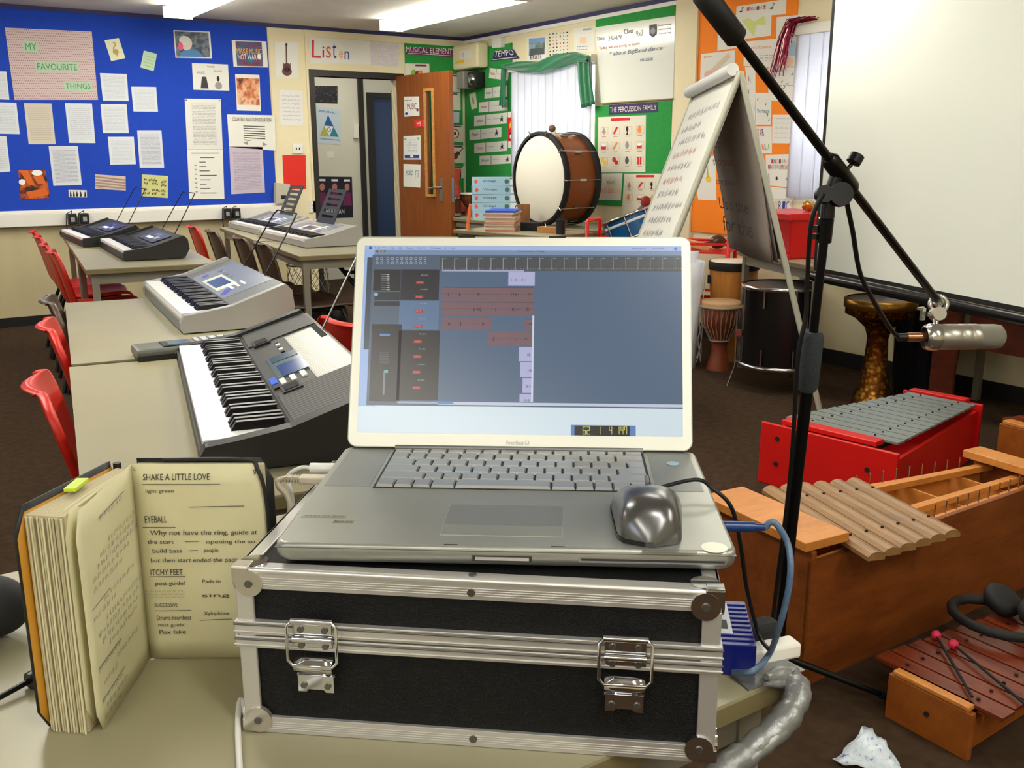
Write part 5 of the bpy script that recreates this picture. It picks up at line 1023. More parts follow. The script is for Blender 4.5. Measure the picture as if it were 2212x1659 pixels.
for s, P_ in ((0, pts[0]), (1, pts[-1])):
    P_ = P_+V((.005, 0, .006)); MB().lathe([(.0, -.016), (.038, -.016), (.046, -.004), (.046, .014), (.034, .022), (.0, .024)], pad, Matrix.Translation(P_) @ Matrix.Rotation(.5, 4, 'X'), 24, (False, False)).build('ear_cup', parent=t, world=True)
# crumpled wrapper
rn = random.Random(8); A_, B_, C_, D__ = onZ(1868, 1570, .03), onZ(1905, 1598, .03), onZ(1965, 1690, .004), onZ(1800, 1650, .004)
rows = [[A_.lerp(B_, u).lerp(D__.lerp(C_, u), v)+V((rn.uniform(-.004, .004), rn.uniform(-.004, .004), rn.uniform(.0, .012))) for u in [i/6 for i in range(7)]] for v in [i/8 for i in range(9)]]
wt = picture('wrapper_print', [(196, 208, 216), (206, 216, 222), (190, 202, 214), (90, 96, 180)], 9, 4, .3); item(MB().grid(rows, wt), 'plastic_wrapper', 'crumpled white plastic wrapper with blue print on the floor', 'wrapper', solid=.001)
# ================================================================ curtain and tinsel
sat = NT('green_satin'); sat.b.inputs['Base Color'].default_value = lin((24, 116, 76)); sat.b.inputs['Roughness'].default_value = .32; sat.b.inputs['Sheen Weight'].default_value = .5; sat = sat.m
t = thing('swag_curtain', 'green satin swag draped over the blind with a tail each side', 'curtain', (XB-.1, 6.5, 1.6)); XC = XB-.075
bu = [yz(1102, 143), yz(1135, 150), yz(1180, 152), yz(1225, 140), yz(1262, 125), yz(1292, 118)]; bd_ = [yz(1110, 148), yz(1140, 158), yz(1185, 160), yz(1230, 148), yz(1265, 134), yz(1292, 138)]; bu = [yz(1102, 141), yz(1130, 134), yz(1180, 133), yz(1215, 118), yz(1262, 113), yz(1290, 122)]
def interp(L, f): f *= len(L)-1; i = min(int(f), len(L)-2); g = f-i; return tuple(L[i][k]*(1-g)+L[i+1][k]*g for k in (0, 1))
rows = []
for a in [i/10 for i in range(11)]:
    rows.append([V((XC-.03*sin(a*pi)-.014*sin(a*9+f*14)*(1 if 0 < a < 1 else 0), *[interp(bu, f)[k]*(1-a)+interp(bd_, f)[k]*a for k in (0, 1)])) for f in [j/40 for j in range(41)]])
MB().grid(rows, sat).build('swag', parent=t, world=True, solid=.003)
for nm_, L0, L1 in (('tail', [yz(1101, 146), yz(1099, 190), yz(1096, 228)], [yz(1108, 150), yz(1107, 192), yz(1107, 232)]), ('tail', [yz(1264, 128), yz(1268, 180), yz(1275, 234)], [yz(1291, 120), yz(1294, 175), yz(1300, 226)])):
    rows = [[V((XC+.012-.016*sin(u*15+v*1.2)-.01, *[interp(L0, v)[k]*(1-u)+interp(L1, v)[k]*u for k in (0, 1)])) for u in [i/24 for i in range(25)]] for v in [i/10 for i in range(11)]]
    MB().grid(rows, sat).build(nm_, parent=t, world=True, solid=.003)
t = thing('tinsel_garland', 'maroon tinsel garland hanging over the blind rail near the screen', 'garland', (XB-.1, 4.0, 1.6)); tn = mat('maroon_tinsel', (150, 20, 60), .2, .6); tn2 = mat('silver_tinsel', (230, 200, 200), .2, .8); rn = random.Random(4); pth = [yz(1790, 42), yz(1760, 44), yz(1735, 50), yz(1722, 85), yz(1712, 130), yz(1702, 172)]
m = MB()
for j in range(110):
    f0 = rn.uniform(0, .55); ln = rn.uniform(.3, .5); sp = rn.uniform(-1, 1); sx = rn.uniform(-.03, .02); pts = []
    for k in range(6):
        f = min(1, f0+ln*k/5); y_, z_ = interp(pth, f); wd_ = .02+.06*max(0, f-.35); pts.append((XB-.095+sx, y_+sp*wd_+rn.uniform(-.004, .004), z_+rn.uniform(-.005, .005)+(.01*sp if f < .4 else 0)))
    m.tube(pts, .0028, tn2 if j % 9 == 0 else tn, 3)
m.build('strands', parent=t, world=True)
# ================================================================ foreground
def quv(Q, px, py):
    d = ray(px, py); P = EYE+d*((Q.c[0]-EYE).dot(Q.n)/d.dot(Q.n))-Q.c[0]; a = Q.c[1]-Q.c[0]; b = Q.c[3]-Q.c[0]
    aa, ab, bb, pa, pb_ = a.dot(a), a.dot(b), b.dot(b), P.dot(a), P.dot(b); D = aa*bb-ab*ab
    return ((pa*bb-pb_*ab)/D, (pb_*aa-pa*ab)/D)
def proj(P):
    d = V(P)-EYE; z = d.dot(FW); return W0/2+FPX*d.dot(RT)/z, H0/2-FPX*d.dot(UP)/z
table('near pale table in the foreground carrying the silver edged case', .1175, .9375, 0, 1.235, .725)
# ---------------- flight case
CW_, CD_, CH_ = .427, .30, .163
cs = thing('equipment_case', 'black hard case with aluminium edges and two latches under the laptop', 'case', (.2275, .791, TZ+.0005), -.705)
ct = NT('case_laminate'); ct.b.inputs['Base Color'].default_value = lin((12, 12, 13)); ct.b.inputs['Roughness'].default_value = .6; ct.b.inputs['Specular IOR Level'].default_value = .3
vo = ct.n('ShaderNodeTexVoronoi', i0=ct.n('ShaderNodeTexCoord').outputs['Object'], i2=700.); ct.link(ct.bump(vo.outputs[0], .35), ct.b.inputs['Normal']); ct = ct.m
al = mat('case_aluminium', (216, 214, 212), .36, .7); al2 = mat('case_groove', (120, 118, 116), .4, .9); chrome = mat('polished_chrome', (214, 214, 218), .1, 1.)
MB().bx(.004, CW_-.004, .004, CD_-.004, .002, .089, ct).build('base_shell', parent=cs); MB().bx(.004, CW_-.004, .004, CD_-.004, .112, CH_-.002, ct).build('lid_shell', parent=cs)
MB().bx(.006, CW_-.006, .006, CD_-.006, .088, .113, dblack).build('seam_core', parent=cs)
def rail(pts, name='edge_rail'):     # boxes given as extents
    m = MB()
    for e_ in pts: m.bx(*e_[:6], e_[6] if len(e_) > 6 else al)
    return m.build(name, parent=cs, bevel=.0012)
rw, e = .019, .0
for z0_, z1_, up in ((CH_-rw, CH_, 1), (0, rw*.85, 0)):
    for y0_, y1_, s in ((0, .004, -1), (CD_-.004, CD_, 1)):
        L = [(.0, CW_, y0_, y1_, z0_, z1_)]
        if s < 0:
            L = [(.0, CW_, y0_, y1_, z0_, z1_)]+[(.0, CW_, -.0006, .0002, z0_+.0022*k+.0015, z0_+.0022*k+.0024, al) for k in range(1, 5)]
        if up: L.append((.0, CW_, 0 if s < 0 else CD_-.015, .015 if s < 0 else CD_, CH_-.004, CH_))
        rail(L)
    for x0_, x1_ in ((0, .004), (CW_-.004, CW_)):
        L = [(x0_, x1_, .0, CD_, z0_, z1_)]
        if up: L.append((0 if x0_ == 0 else CW_-.015, .015 if x0_ == 0 else CW_, .015, CD_-.015, CH_-.004, CH_))
        rail(L)
# rounded highlight bead along the top front edge
MB().cyl((.012, .0022, CH_-.0022), (CW_-.012, .0022, CH_-.0022), .0034, al, n=12).build('edge_bead', parent=cs)
for x_ in (0, CW_):
    for y_ in (0, CD_):
        x0_, x1_ = (0, .016) if x_ == 0 else (CW_-.016, CW_); y0_, y1_ = (0, .016) if y_ == 0 else (CD_-.016, CD_)
        rail([(x0_, x1_, -.0004 if y_ == 0 else CD_-.0036, .0036 if y_ == 0 else CD_+.0004, rw*.8, CH_-rw), (-.0004 if x_ == 0 else CW_-.0036, .0036 if x_ == 0 else CW_+.0004, y0_, y1_, rw*.8, CH_-rw)], 'corner_rail')
for z0_, z1_, nm_ in ((.1, .113, 'lid_seam_rail'), (.087, .0985, 'base_seam_rail')):
    m = MB(); k = .0025; m.bx(-k, CW_+k, -k, .004, z0_, z1_, al).bx(-k, CW_+k, CD_-.004, CD_+k, z0_, z1_, al).bx(-k, .004, .004, CD_-.004, z0_, z1_, al).bx(CW_-.004, CW_+k, .004, CD_-.004, z0_, z1_, al)
    m.bx(-k-.001, CW_+k+.001, -k-.001, -k+.0005, z0_+.002, z0_+.004, al).bx(-k-.001, CW_+k+.001, -k-.001, -k+.0005, z1_-.004, z1_-.002, al2); m.build(nm_, parent=cs, bevel=.0008)
for x_ in (0, 1):
    for z_ in (0, 1):
        for y_ in (0, 1):
            sx = 1 if x_ == 0 else -1; sz = 1 if z_ == 0 else -1; sy = 1 if y_ == 0 else -1
            cx_, cy_, cz_ = x_*CW_, y_*CD_, z_*CH_; m = MB(); capm = chrome if (x_ == 1 or y_ == 1) else mat('satin_cap', (206, 200, 190), .3, .8)
            m.cyl((cx_+sx*.0135, cy_-sy*.0025, cz_+sz*.0135), (cx_+sx*.0135, cy_+sy*.002, cz_+sz*.0135), .0125, capm, n=28)
            m.cyl((cx_-sx*.0025, cy_+sy*.0135, cz_+sz*.0135), (cx_+sx*.002, cy_+sy*.0135, cz_+sz*.0135), .0125, capm, n=28)
            if z_: m.cyl((cx_+sx*.0135, cy_+sy*.0135, cz_-.002), (cx_+sx*.0135, cy_+sy*.0135, cz_+.002), .0125, chrome, n=28)
            m.box((cx_+sx*.006, cy_+sy*.006, cz_+sz*(.006 if z_ else .0075)), (.0165, .0165, .0165 if z_ else .0135), capm)
            cc = m.build('corner_cap', parent=cs, bevel=.0015)
            MB().cyl((cx_+sx*.0135, cy_-sy*.004, cz_+sz*.0135), (cx_+sx*.0135, cy_-sy*.002, cz_+sz*.0135), .0035, al2, n=14).build('rivet', parent=cc)
for P_, ax in (((CW_/2, -.0015, CH_-.012), (0, 1, 0)), ((CW_/2, -.0015, .008), (0, 1, 0)), ((CW_/2, .009, CH_+.0012), (0, 0, -1))):
    MB().cyl(P_, V(P_)+V(ax)*.004, .0036, al2, n=14).build('rivet', parent=cs)
def latch(u):
    L = MB().bx(u-.018, u+.018, -.006, -.0034, .092, .118, chrome).build('latch', parent=cs, bevel=.001)
    MB().cyl((u-.018, -.008, .1015), (u+.018, -.008, .1015), .0034, chrome, n=14).build('hinge_knuckle', parent=L)
    MB().cyl((u-.019, -.007, .1185), (u+.019, -.007, .1185), .0032, chrome, n=14).build('rolled_edge', parent=L)
    MB().tube([(u-.018, -.008, .119), (u-.0225, -.010, .115), (u-.0225, -.011, .082), (u-.018, -.011, .077), (u+.018, -.011, .077), (u+.0225, -.011, .082), (u+.0225, -.010, .115), (u+.018, -.008, .119)], .0016, chrome, 8).build('wire_bail', parent=L)
    rows = [[V((x, -.0035-.009*sin(pi*min(1, f*1.2)), .083-.020*f)) for x in (u-.0175, u-.006, u+.006, u+.0175)] for f in [i/8 for i in range(9)]]
    MB().grid(rows, chrome).build('tongue', parent=L, solid=.001)
    q = [(-.0165, 0), (.0165, 0), (.0165, -.016), (.009, -.016), (.007, -.0135), (-.007, -.0135), (-.009, -.016), (-.0165, -.016)]
    MB().extr(q, lambda a, b, d: V((u+a, d, .064+b)), -.0052, -.0038, chrome).build('strike_plate', parent=L)
    for a, z_, y_ in ((-.011, .11, -.0062), (.011, .11, -.0062), (-.011, .0945, -.0062), (.011, .0945, -.0062), (-.011, .0545, -.0054), (.011, .0545, -.0054)):
        MB().cyl((u+a, y_+.001, z_), (u+a, y_-.0012, z_), .003, al2, n=14).build('rivet', parent=L)
latch(.0715); latch(.3475)
# ---------------- laptop
LZ = TZ+CH_+.0012; LW, LD, LT = .409, .290, .0205
lp = thing('laptop', 'silver aluminium laptop open on the case showing a music editing screen', 'laptop', (.2600, .7770, LZ), -.6424); LM = WM[lp.name]
lal = NT('laptop_aluminium'); lal.b.inputs['Metallic'].default_value = .75; lal.b.inputs['Roughness'].default_value = .42
nz = lal.n('ShaderNodeTexNoise', i0=lal.n('ShaderNodeTexCoord').outputs['Object'], i2=9., i3=4.); lal.link(lal.mix(nz.outputs[0], lin((176, 178, 170)), lin((160, 162, 156))), lal.b.inputs['Base Color']); lal = lal.m
lpw = lambda u, v, z: LM @ V((u, v, z))
def rrect(w_, d_, r, o=(0, 0), n=6):
    out = []
    for cx_, cy_, a0 in ((w_-r, r, -90), (w_-r, d_-r, 0), (r, d_-r, 90), (r, r, 180)):
        out += [(o[0]+cx_+r*cos(R(a0+90*i/n)), o[1]+cy_+r*sin(R(a0+90*i/n))) for i in range(n+1)]
    return out
m = MB(); pr_ = [(.004, .0025), (.001, .006), (0, .010), (0, LT-.0025), (.0012, LT-.0008), (.003, LT)]
rows = [[V((max(0, 0)+x+i_*(1 if x < LW/2 else -1), y+i_*(1 if y < LD/2 else -1), z)) for x, y in rrect(LW, LD, .012)] for i_, z in pr_]
m.grid(rows, lal, closed=True); m.add(rows[0], [tuple(reversed(range(len(rows[0]))))], lal); m.add(rows[-1], [tuple(range(len(rows[0])))], lal); m.build('base', parent=lp)
MB().bx(.02, .032, .02, .032, -.0008, .003, dblack).bx(LW-.1, LW-.088, .02, .032, -.0008, .003, dblack).bx(.02, .032, LD-.04, LD-.028, -.0008, .003, dblack).bx(LW-.1, LW-.088, LD-.04, LD-.028, -.0008, .003, dblack).build('feet', parent=lp)
m = MB(); m.bx(.0008, LW-.0008, -.0002, LD+.0002, LT-.0045, LT-.0038, mat('seam_grey', (110, 112, 116), .4, .5)); m.build('seam_line', parent=lp)
QT = Quad(lpw(0, LD, LT), lpw(LW, LD, LT), lpw(LW, 0, LT), lpw(0, 0, LT))       # top surface, v from the hinge to the front
fuv = lambda px, py: (lambda q: (q[0]*LW, (1-q[1])*LD))(quv(QT, px, py))
(kx0, ky1), (kx1, _), (_, ky0) = fuv(835, 978), fuv(1395, 985), fuv(1100, 1064); kx0 = .062; kx1 = LW-.062; KT = LD-.013
ky0 = max(ky0, KT-.128)
well = mat('key_well', (40, 42, 44), .6, .3); m = MB().bx(kx0-.002, kx1+.002, ky0-.002, KT, LT-.0002, LT+.0004, well); m.build('key_well', parent=lp)
keym = mat('key_silver', (158, 160, 162), .28, .5); rowh = (KT-.002-ky0)/5.6; y_ = ky0
def krow(y0_, h_, wd_):
    tot = sum(wd_); x = kx0; W_ = kx1-kx0
    for a in wd_:
        ww = W_*a/tot; k = .0006
        MB().hexa([(x+k, y0_+k, LT+.0004), (x+ww-k, y0_+k, LT+.0004), (x+ww-k, y0_+h_-k, LT+.0004), (x+k, y0_+h_-k, LT+.0004)], [(x+k+.0012, y0_+k+.001, LT+.0034), (x+ww-k-.0012, y0_+k+.001, LT+.0034), (x+ww-k-.0012, y0_+h_-k-.001, LT+.0030), (x+k+.0012, y0_+h_-k-.001, LT+.0030)], keym).build('key', parent=lp); x += ww
for wd_ in ([1, 1, 1, 1.3, 5.2, 1.3, 1, 1, 1, 1], [2.4]+[1]*10+[2.1], [1.9]+[1]*11+[1.6], [1.5]+[1]*12+[1], [1]*13+[1.6]): krow(y_, rowh, wd_); y_ += rowh
krow(y_, rowh*.6, [1]*14)
grl = NT('speaker_mesh'); grl.b.inputs['Metallic'].default_value = .6; grl.b.inputs['Roughness'].default_value = .5
vo = grl.n('ShaderNodeTexVoronoi', i0=grl.n('ShaderNodeTexCoord').outputs['Object'], i2=900.); vo.inputs['Randomness'].default_value = 0; grl.link(grl.mix(grl.math('LESS_THAN', vo.outputs[0], .35), lin((150, 152, 150)), lin((96, 98, 98))), grl.b.inputs['Base Color']); grl = grl.m
for a, b in ((.008, kx0-.006), (kx1+.006, LW-.008)): MB().bx(a, b, ky0+.002, LD-.012, LT, LT+.0003, grl).build('speaker_grille', parent=lp)
MB().cyl((LW-.03, LD-.05, LT), (LW-.03, LD-.05, LT+.001), .007, mat('power_glow', (150, 180, 200), .3, .4), n=24).build('power_button', parent=lp)
ta, tb, tc_ = fuv(972, 1090), fuv(1217, 1091), fuv(1215, 1161); tx0, tx1 = ta[0], tb[0]; ty1, ty0 = ta[1], tc_[1]; tbt = ty0+(ty1-ty0)*.33
m = MB().bx(tx0, tx1, ty0, ty1, LT, LT+.0002, mat('pad_line', (196, 198, 188), .3, .7)); m.build('trackpad_rim', parent=lp)
MB().bx(tx0+.0007, tx1-.0007, tbt, ty1-.0007, LT+.0002, LT+.0005, mat('pad_grey', (134, 136, 136), .45, .5)).build('trackpad', parent=lp); MB().bx(tx0+.0007, tx1-.0007, ty0+.0007, tbt-.0004, LT+.0002, LT+.0005, lal).build('trackpad_button', parent=lp)
f1 = lambda px: fuv(px, 1190)[0]
m = MB().bx(f1(1018), f1(1148), -.0008, .0006, .0075, .0125, mat('latch_dark', (60, 60, 64), .4, .5)).bx(f1(1024), f1(1142), -.0014, .0, .0085, .0115, al); m.build('lid_latch', parent=lp)
MB().bx(f1(1250), f1(1570), -.0006, .0006, .0080, .0130, mat('slot_edge', (150, 150, 150), .4, .6)).bx(f1(1256), f1(1566), -.0009, .0006, .0098, .0118, mat('slot_dark', (50, 50, 52), .8)).build('disc_slot', parent=lp)
for px in (955, 1190): a, b = fuv(px, 1188+px*.004-4); MB().bx(a, a+.012, .0035, .0046, LT, LT+.0002, dblack).build('latch_slot', parent=lp)
def strip(px0, py0, px1, py1, s_, col, ht=.006):
    a = fuv(px0, py0); b = fuv(px1, py1); Q = Quad(lpw(a[0], a[1]+ht/2, LT), lpw(b[0], a[1]+ht/2, LT), lpw(b[0], a[1]-ht/2, LT), lpw(a[0], a[1]-ht/2, LT)); m = MB().slab(Q, mat('label_%s' % col[0], col[1], .4, .3), .0003)
    if s_: m.text(Q, s_, .06, .2, .94, .8, ink, .0006, .03)
    m.build('sticker', parent=lp, world=True)
strip(652, 1115, 745, 1120, 'always has done', ('w', (150, 152, 132))); strip(720, 1127, 762, 1130, 'has to', ('w2', (138, 140, 122))); strip(1388, 1190, 1505, 1192, '', ('g', (128, 130, 120)), .007)
a = fuv(1543, 1183); MB().cyl((a[0], a[1], LT), (a[0], a[1], LT+.0004), .0115, mat('round_label', (236, 236, 220), .5), n=32).build('round_sticker', parent=lp)
# lid
LE, LH, LTk = .388, .256, .007; hv = LD-.008; hz_ = LT+.002
ld = lambda x, s_, o_: V((x, hv+s_*sin(LE)+o_*cos(LE), hz_+s_*cos(LE)-o_*sin(LE)))        # o_ behind the screen face
poly = rrect(LW-.006, LH, .011, (.003, 0)); bez = mat('bezel_silver', (236, 236, 226), .4, .2)
m = MB(); m.extr(poly, lambda u, v, d: ld(u, v, d), .0, LTk, lal); lido = m.build('lid', parent=lp, bevel=.001)
fr2 = rrect(LW-.0085, LH-.0025, .010, (.00425, .001)); x0_, x1_, s0_, s1_ = .014, LW-.014, .0165, LH-.0115
m = MB(); P_ = lambda x, s_, o_=-.0006: ld(x, s_, o_)
m.extr(fr2, lambda u, v, d: ld(u, v, d), -.0006, .0, bez); m.build('bezel', parent=lido)
for px in (1013, 1204): 
    u_ = (px-776)/714*LW; MB().add([ld(a, b, c) for c in (-.001, .002) for a, b in ((u_-.008, LH-.0012), (u_+.012, LH-.0012), (u_+.012, LH+.0006), (u_-.008, LH+.0006))], [(0, 1, 2, 3), (7, 6, 5, 4), (0, 4, 5, 1), (1, 5, 6, 2), (2, 6, 7, 3), (3, 7, 4, 0)], dblack).build('lid_hook', parent=lido)
MB().cyl((.06, hv+.002, LT+.001), (LW-.06, hv+.002, LT+.001), .0042, mat('hinge_grey', (130, 132, 134), .4, .6), n=14).build('hinge', parent=lp)
ld_w = lambda x, s_, o_: LM @ ld(x, s_, o_)
QS = Quad(ld_w(x0_, s1_, -.0008), ld_w(x1_, s1_, -.0008), ld_w(x1_, s0_, -.0008), ld_w(x0_, s0_, -.0008))
def em(name, c, k=.85):
    nm_ = 'screen_'+name
    if nm_ in MC: return MC[nm_]
    t_ = NT(nm_); t_.b.inputs['Base Color'].default_value = (.01, .01, .01, 1); t_.b.inputs['Roughness'].default_value = .25; t_.b.inputs['Emission Color'].default_value = lin(c); t_.b.inputs['Emission Strength'].default_value = k; MC[nm_] = t_.m; return t_.m
def sc_(x, y):
    xl = 45-75*(y-65)/1285; xr = 2118+22*(y-75)/1313; u = (x-xl)/(xr-xl); yt = 65+10*u; yb = 1350+38*u; return u, (y-yt)/(yb-yt)
m = MB().slab(QS, em('wallpaper', (226, 242, 250)), .0004)
def srect(x0, y0, x1, y1, c, o, k=.85): (a, b), (c_, d_) = sc_(x0, y0), sc_(x1, y1); d_ = sc_(x0, y1)[1] if x1-x0 > 500 else d_; m.rect(QS, max(0, a), max(0, b), min(1, c_), min(1, d_), em('%d_%d_%d' % c, c, k), .0005+.00008*o)
def stext(s_, x0, y0, x1, y1, c, o=6): (a, b), (c_, d_) = sc_(x0, y0), sc_(x1, y1); m.text(QS, s_, a, b, c_, d_, em('%d_%d_%d' % c, c), .0005+.00008*o)
srect(-40, 60, 95, 1175, (164, 192, 238), .5); srect(45, 60, 2130, 98, (176, 198, 238), 1)
srect(110, 97, 2130, 132, (132, 152, 184), 1); srect(60, 150, 100, 790, (62, 76, 92), 1); srect(95, 130, 2140, 1168, (88, 104, 122), 2); srect(515, 245, 2140, 1168, (86, 108, 136), 3)
srect(545, 145, 2125, 243, (78, 82, 86), 4)
for i in range(20): srect(557+80*i, 155, 560+80*i, 240, (158, 160, 158), 5); srect(566+80*i, 158, 586+80*i, 164, (140, 144, 144), 5)
for i in range(98): srect(562+16*i, 232, 566+16*i, 237, (150, 150, 150), 5)
srect(556, 239, 1096, 250, (176, 176, 214), 5)
for x0, y0, x1, y1 in ((553, 360, 1160, 455), (548, 462, 1160, 555), (553, 568, 880, 660), (1098, 583, 1150, 660), (860, 672, 1150, 768)): srect(x0, y0, x1, y1, (126, 98, 106), 4); srect(x0, y0, x1, y0+4, (96, 72, 78), 5); srect(x0, (y0+y1)/2-1, x1, (y0+y1)/2+1, (110, 80, 84), 5)
for x0, y0, x1, y1 in ((993, 253, 1165, 352), (1060, 775, 1148, 875), (1068, 880, 1148, 982), (1083, 988, 1145, 1090), (1063, 1095, 1143, 1150)): srect(x0, y0, x1, y1, (186, 188, 226), 4)
rn = random.Random(12)
for yc, gs in ((411, ((595, 6), (668, 4), (810, 26), (905, 14), (1030, 24), (1125, 18))), (516, ((765, 8), (808, 28), (898, 14), (1030, 24), (1120, 16))), (617, ((598, 8), (672, 8), (818, 8), (1132, 12))), (722, ((888, 8), (1035, 8), (1105, 8)))):
    for xc, wd_ in gs:
        for k in range(max(3, wd_//3)): xx = xc+rn.uniform(-wd_, wd_)*1.1; hh = 20*rn.random()*(1-abs(xx-xc)/(wd_*1.4)); srect(xx, yc-hh, xx+3.5, yc+hh, (66, 62, 66), 6)
for xc, yc in ((1060, 311), (1125, 830), (1125, 937), (1118, 1045), (1110, 1140)):
    for k in range(9): xx = xc+rn.uniform(-22, 22)*(2.3 if yc == 311 else .7); hh = rn.uniform(2, 13); srect(xx, yc-hh, xx+3, yc+hh, (130, 134, 176), 6)
srect(1149, 560, 1151.5, 1150, (220, 224, 240), 6)
for x0, y0, x1, y1, c in ((285, 235, 530, 450, (46, 46, 52)), (270, 455, 525, 655, (98, 124, 160)), (262, 660, 518, 1138, (40, 38, 44)), (102, 235, 275, 385, (44, 44, 50)), (105, 392, 270, 450, (52, 56, 62)), (100, 457, 270, 490, (48, 48, 54)), (84, 615, 258, 1142, (44, 40, 48))): srect(x0, y0, x1, y1, c, 4)
for x_, y_ in ((408, 328), (402, 428), (398, 527), (392, 632), (388, 737), (385, 840), (378, 946), (375, 1052)): srect(x_-26, y_-10, x_+26, y_+10, (176, 44, 48), 5); stext('MSR', x_-20, y_-6, x_+18, y_+6, (236, 130, 120)); stext('Audio', x_+8, y_-58, x_+56, y_-48, (176, 180, 186))
for i in range(11):
    for j in range(2): (a, b) = sc_(125+31*i+(9 if i > 1 else 0), 160+30*j); m.ell(QS, a, b, .0045, .008, em('ring', (176, 190, 206)), .0012).ell(QS, a, b, .003, .0052, em('ring2', (80, 98, 120)), .0013)
for i in range(8): srect(150, 268+15*i, 185+6*(i % 3), 273+15*i, (130, 134, 140), 5); srect(190, 268+15*i, 204, 275+15*i, (196, 200, 206), 5)
srect(103, 398, 125, 420, (150, 190, 236), 5); srect(135, 682, 203, 697, (90, 150, 214), 5); srect(155, 940, 160, 1100, (120, 130, 140), 5); srect(160, 930, 185, 950, (110, 190, 170), 5)
for i in range(7): srect(130, 810+12*i, 192, 814+12*i, (96, 96, 106), 5)
srect(245, 1142, 515, 1160, (170, 180, 206), 5); srect(515, 1146, 2140, 1166, (206, 214, 234), 5); srect(515, 1142, 622, 1162, (84, 140, 206), 6)
for s_, a, b in (('Logic Pro', 112, 192), ('File', 215, 243), ('Edit', 266, 297), ('Audio', 320, 367), ('Options', 390, 455), ('Windows', 478, 550), ('1', 575, 580), ('Help', 605, 642), ('Wed 16:17', 1800, 1890), ('(Charged)', 1930, 2008)): stext(s_, a, 76+.006*a, b, 88+.006*a, (60, 74, 110), 4)
stext('* Combined.lso Arrange', 1045, 103, 1230, 118, (40, 50, 66), 4); (a, b) = sc_(2081, 94); m.ell(QS, a, b, .0055, .009, em('spot', (60, 130, 236)), .001); (a, b) = sc_(82, 84); m.ell(QS, a, b, .005, .009, em('spot2', (50, 90, 200)), .001)
for i, c in enumerate(((150, 60, 60), (150, 130, 60), (70, 140, 80))): (a, b) = sc_(127+25*i, 107); m.ell(QS, a, b, .004, .0065, em('b%d' % i, c), .001)
srect(1402, 1305, 1830, 1384, (96, 140, 196), 2); srect(1426, 1310, 1790, 1384, (14, 16, 20), 3)
def seg7(s_, x, w_, y0, y1):
    on = {'6': 'acdefg', '2': 'abdeg', '1': 'bc', '4': 'bcfg', '7': 'abcf'}; 
    for ch in s_:
        k = 3.4; ym = (y0+y1)/2; S_ = {'a': (x, y0, x+w_, y0+k), 'g': (x, ym-k/2, x+w_, ym+k/2), 'd': (x, y1-k, x+w_, y1), 'f': (x, y0, x+k, ym), 'b': (x+w_-k, y0, x+w_, ym), 'e': (x, ym, x+k, y1), 'c': (x+w_-k, ym, x+w_, y1)}
        if ch == '1': S_['b'] = (x+w_/2-k/2, y0, x+w_/2+k/2, ym); S_['c'] = (x+w_/2-k/2, ym, x+w_/2+k/2, y1)
        for c in on[ch]: srect(*S_[c], (240, 236, 130), 7)
        x += w_+(7 if ch != '1' else 2)
seg7('62', 1480, 20, 1318, 1370); seg7('1', 1588, 14, 1318, 1370); seg7('4', 1654, 20, 1318, 1370); seg7('147', 1712, 17, 1318, 1370)
m.build('display', parent=lido, world=True)
QBz = Quad(ld_w(0, .0165, -.0007), ld_w(LW, .0165, -.0007), ld_w(LW, 0, -.0007), ld_w(0, 0, -.0007)); a = quv(QBz, 1094, 965); b = quv(QBz, 1143, 972)
MB().text(QBz, 'PowerBook G4', a[0], .42, b[0], .72, mat('bezel_print', (150, 150, 140)), .0001).build('lettering', parent=lido, world=True)
# ---------------- mouse
MP = onZ(1402, 1186, LZ+LT); u_, v_ = fuv(1405, 1184); mo = thing('computer_mouse', 'glossy dark silver computer mouse on the right of the palm rest', 'mouse', tuple(lpw(u_, v_+.001, LT+.0006)), -.6424+R(-2))
mm_ = mat('mouse_silver', (112, 112, 114), .26, .8); rows = []; NL = 14; ML = .108
for i in range(NL+1):
    f = i/NL; s_ = f*ML; w_ = (.0275+.0065*min(1, f/.75))*max(.001, 1-(max(0, .22-f)/.222)**2.6)**.5*(1-.22*(max(0, f-.82)/.18)**1.6); h_ = .037*math.sqrt(max(.002, 1-(max(0, .36-f)/.362)**2.6))*(1-.5*(max(0, f-.42)/.58)**1.6)
    rows.append([V((w_*(-1 if j < 7 else 1)*abs(cos(pi*j/14))**.72, s_, h_*(sin(pi*j/14)**.8))) for j in range(15)])
m = MB().grid(rows, mm_); m.add(rows[0], [tuple(range(15))], mm_); m.add(rows[-1], [tuple(reversed(range(15)))], mm_); m.build('body', parent=mo)
MB().bx(-.002, .002, ML*.72, ML*.9, .03, .0335, mat('wheel_grey', (120, 120, 124), .4, .4)).build('scroll_wheel', parent=mo, bevel=.001)
MB().grid([[p*1. for p in [V((x*1.012, y, z)) for x, y, z in [(r_[0].x, r_[0].y, -.0003), (r_[0].x, r_[0].y, .004)]]] for r_ in rows], black).build('base_edge', parent=mo)
mt = WM[mo.name] @ V((.0, ML, .012)); D_ = lambda px, py, d: atD(px, py, d)
def sm(P, n=6):       # smooth curve through points
    P = [V(p) for p in P]; out = []
    for i in range(len(P)-1):
        a, b, c, d = P[max(i-1, 0)], P[i], P[i+1], P[min(i+2, len(P)-1)]
        for k in range(n):
            t_ = k/n; out.append(.5*((2*b)+(c-a)*t_+(2*a-5*b+4*c-d)*t_*t_+(3*b-a-3*c+d)*t_**3))
    return out+[P[-1]]
rt = lambda v, z: lpw(LW+.001, v, z)
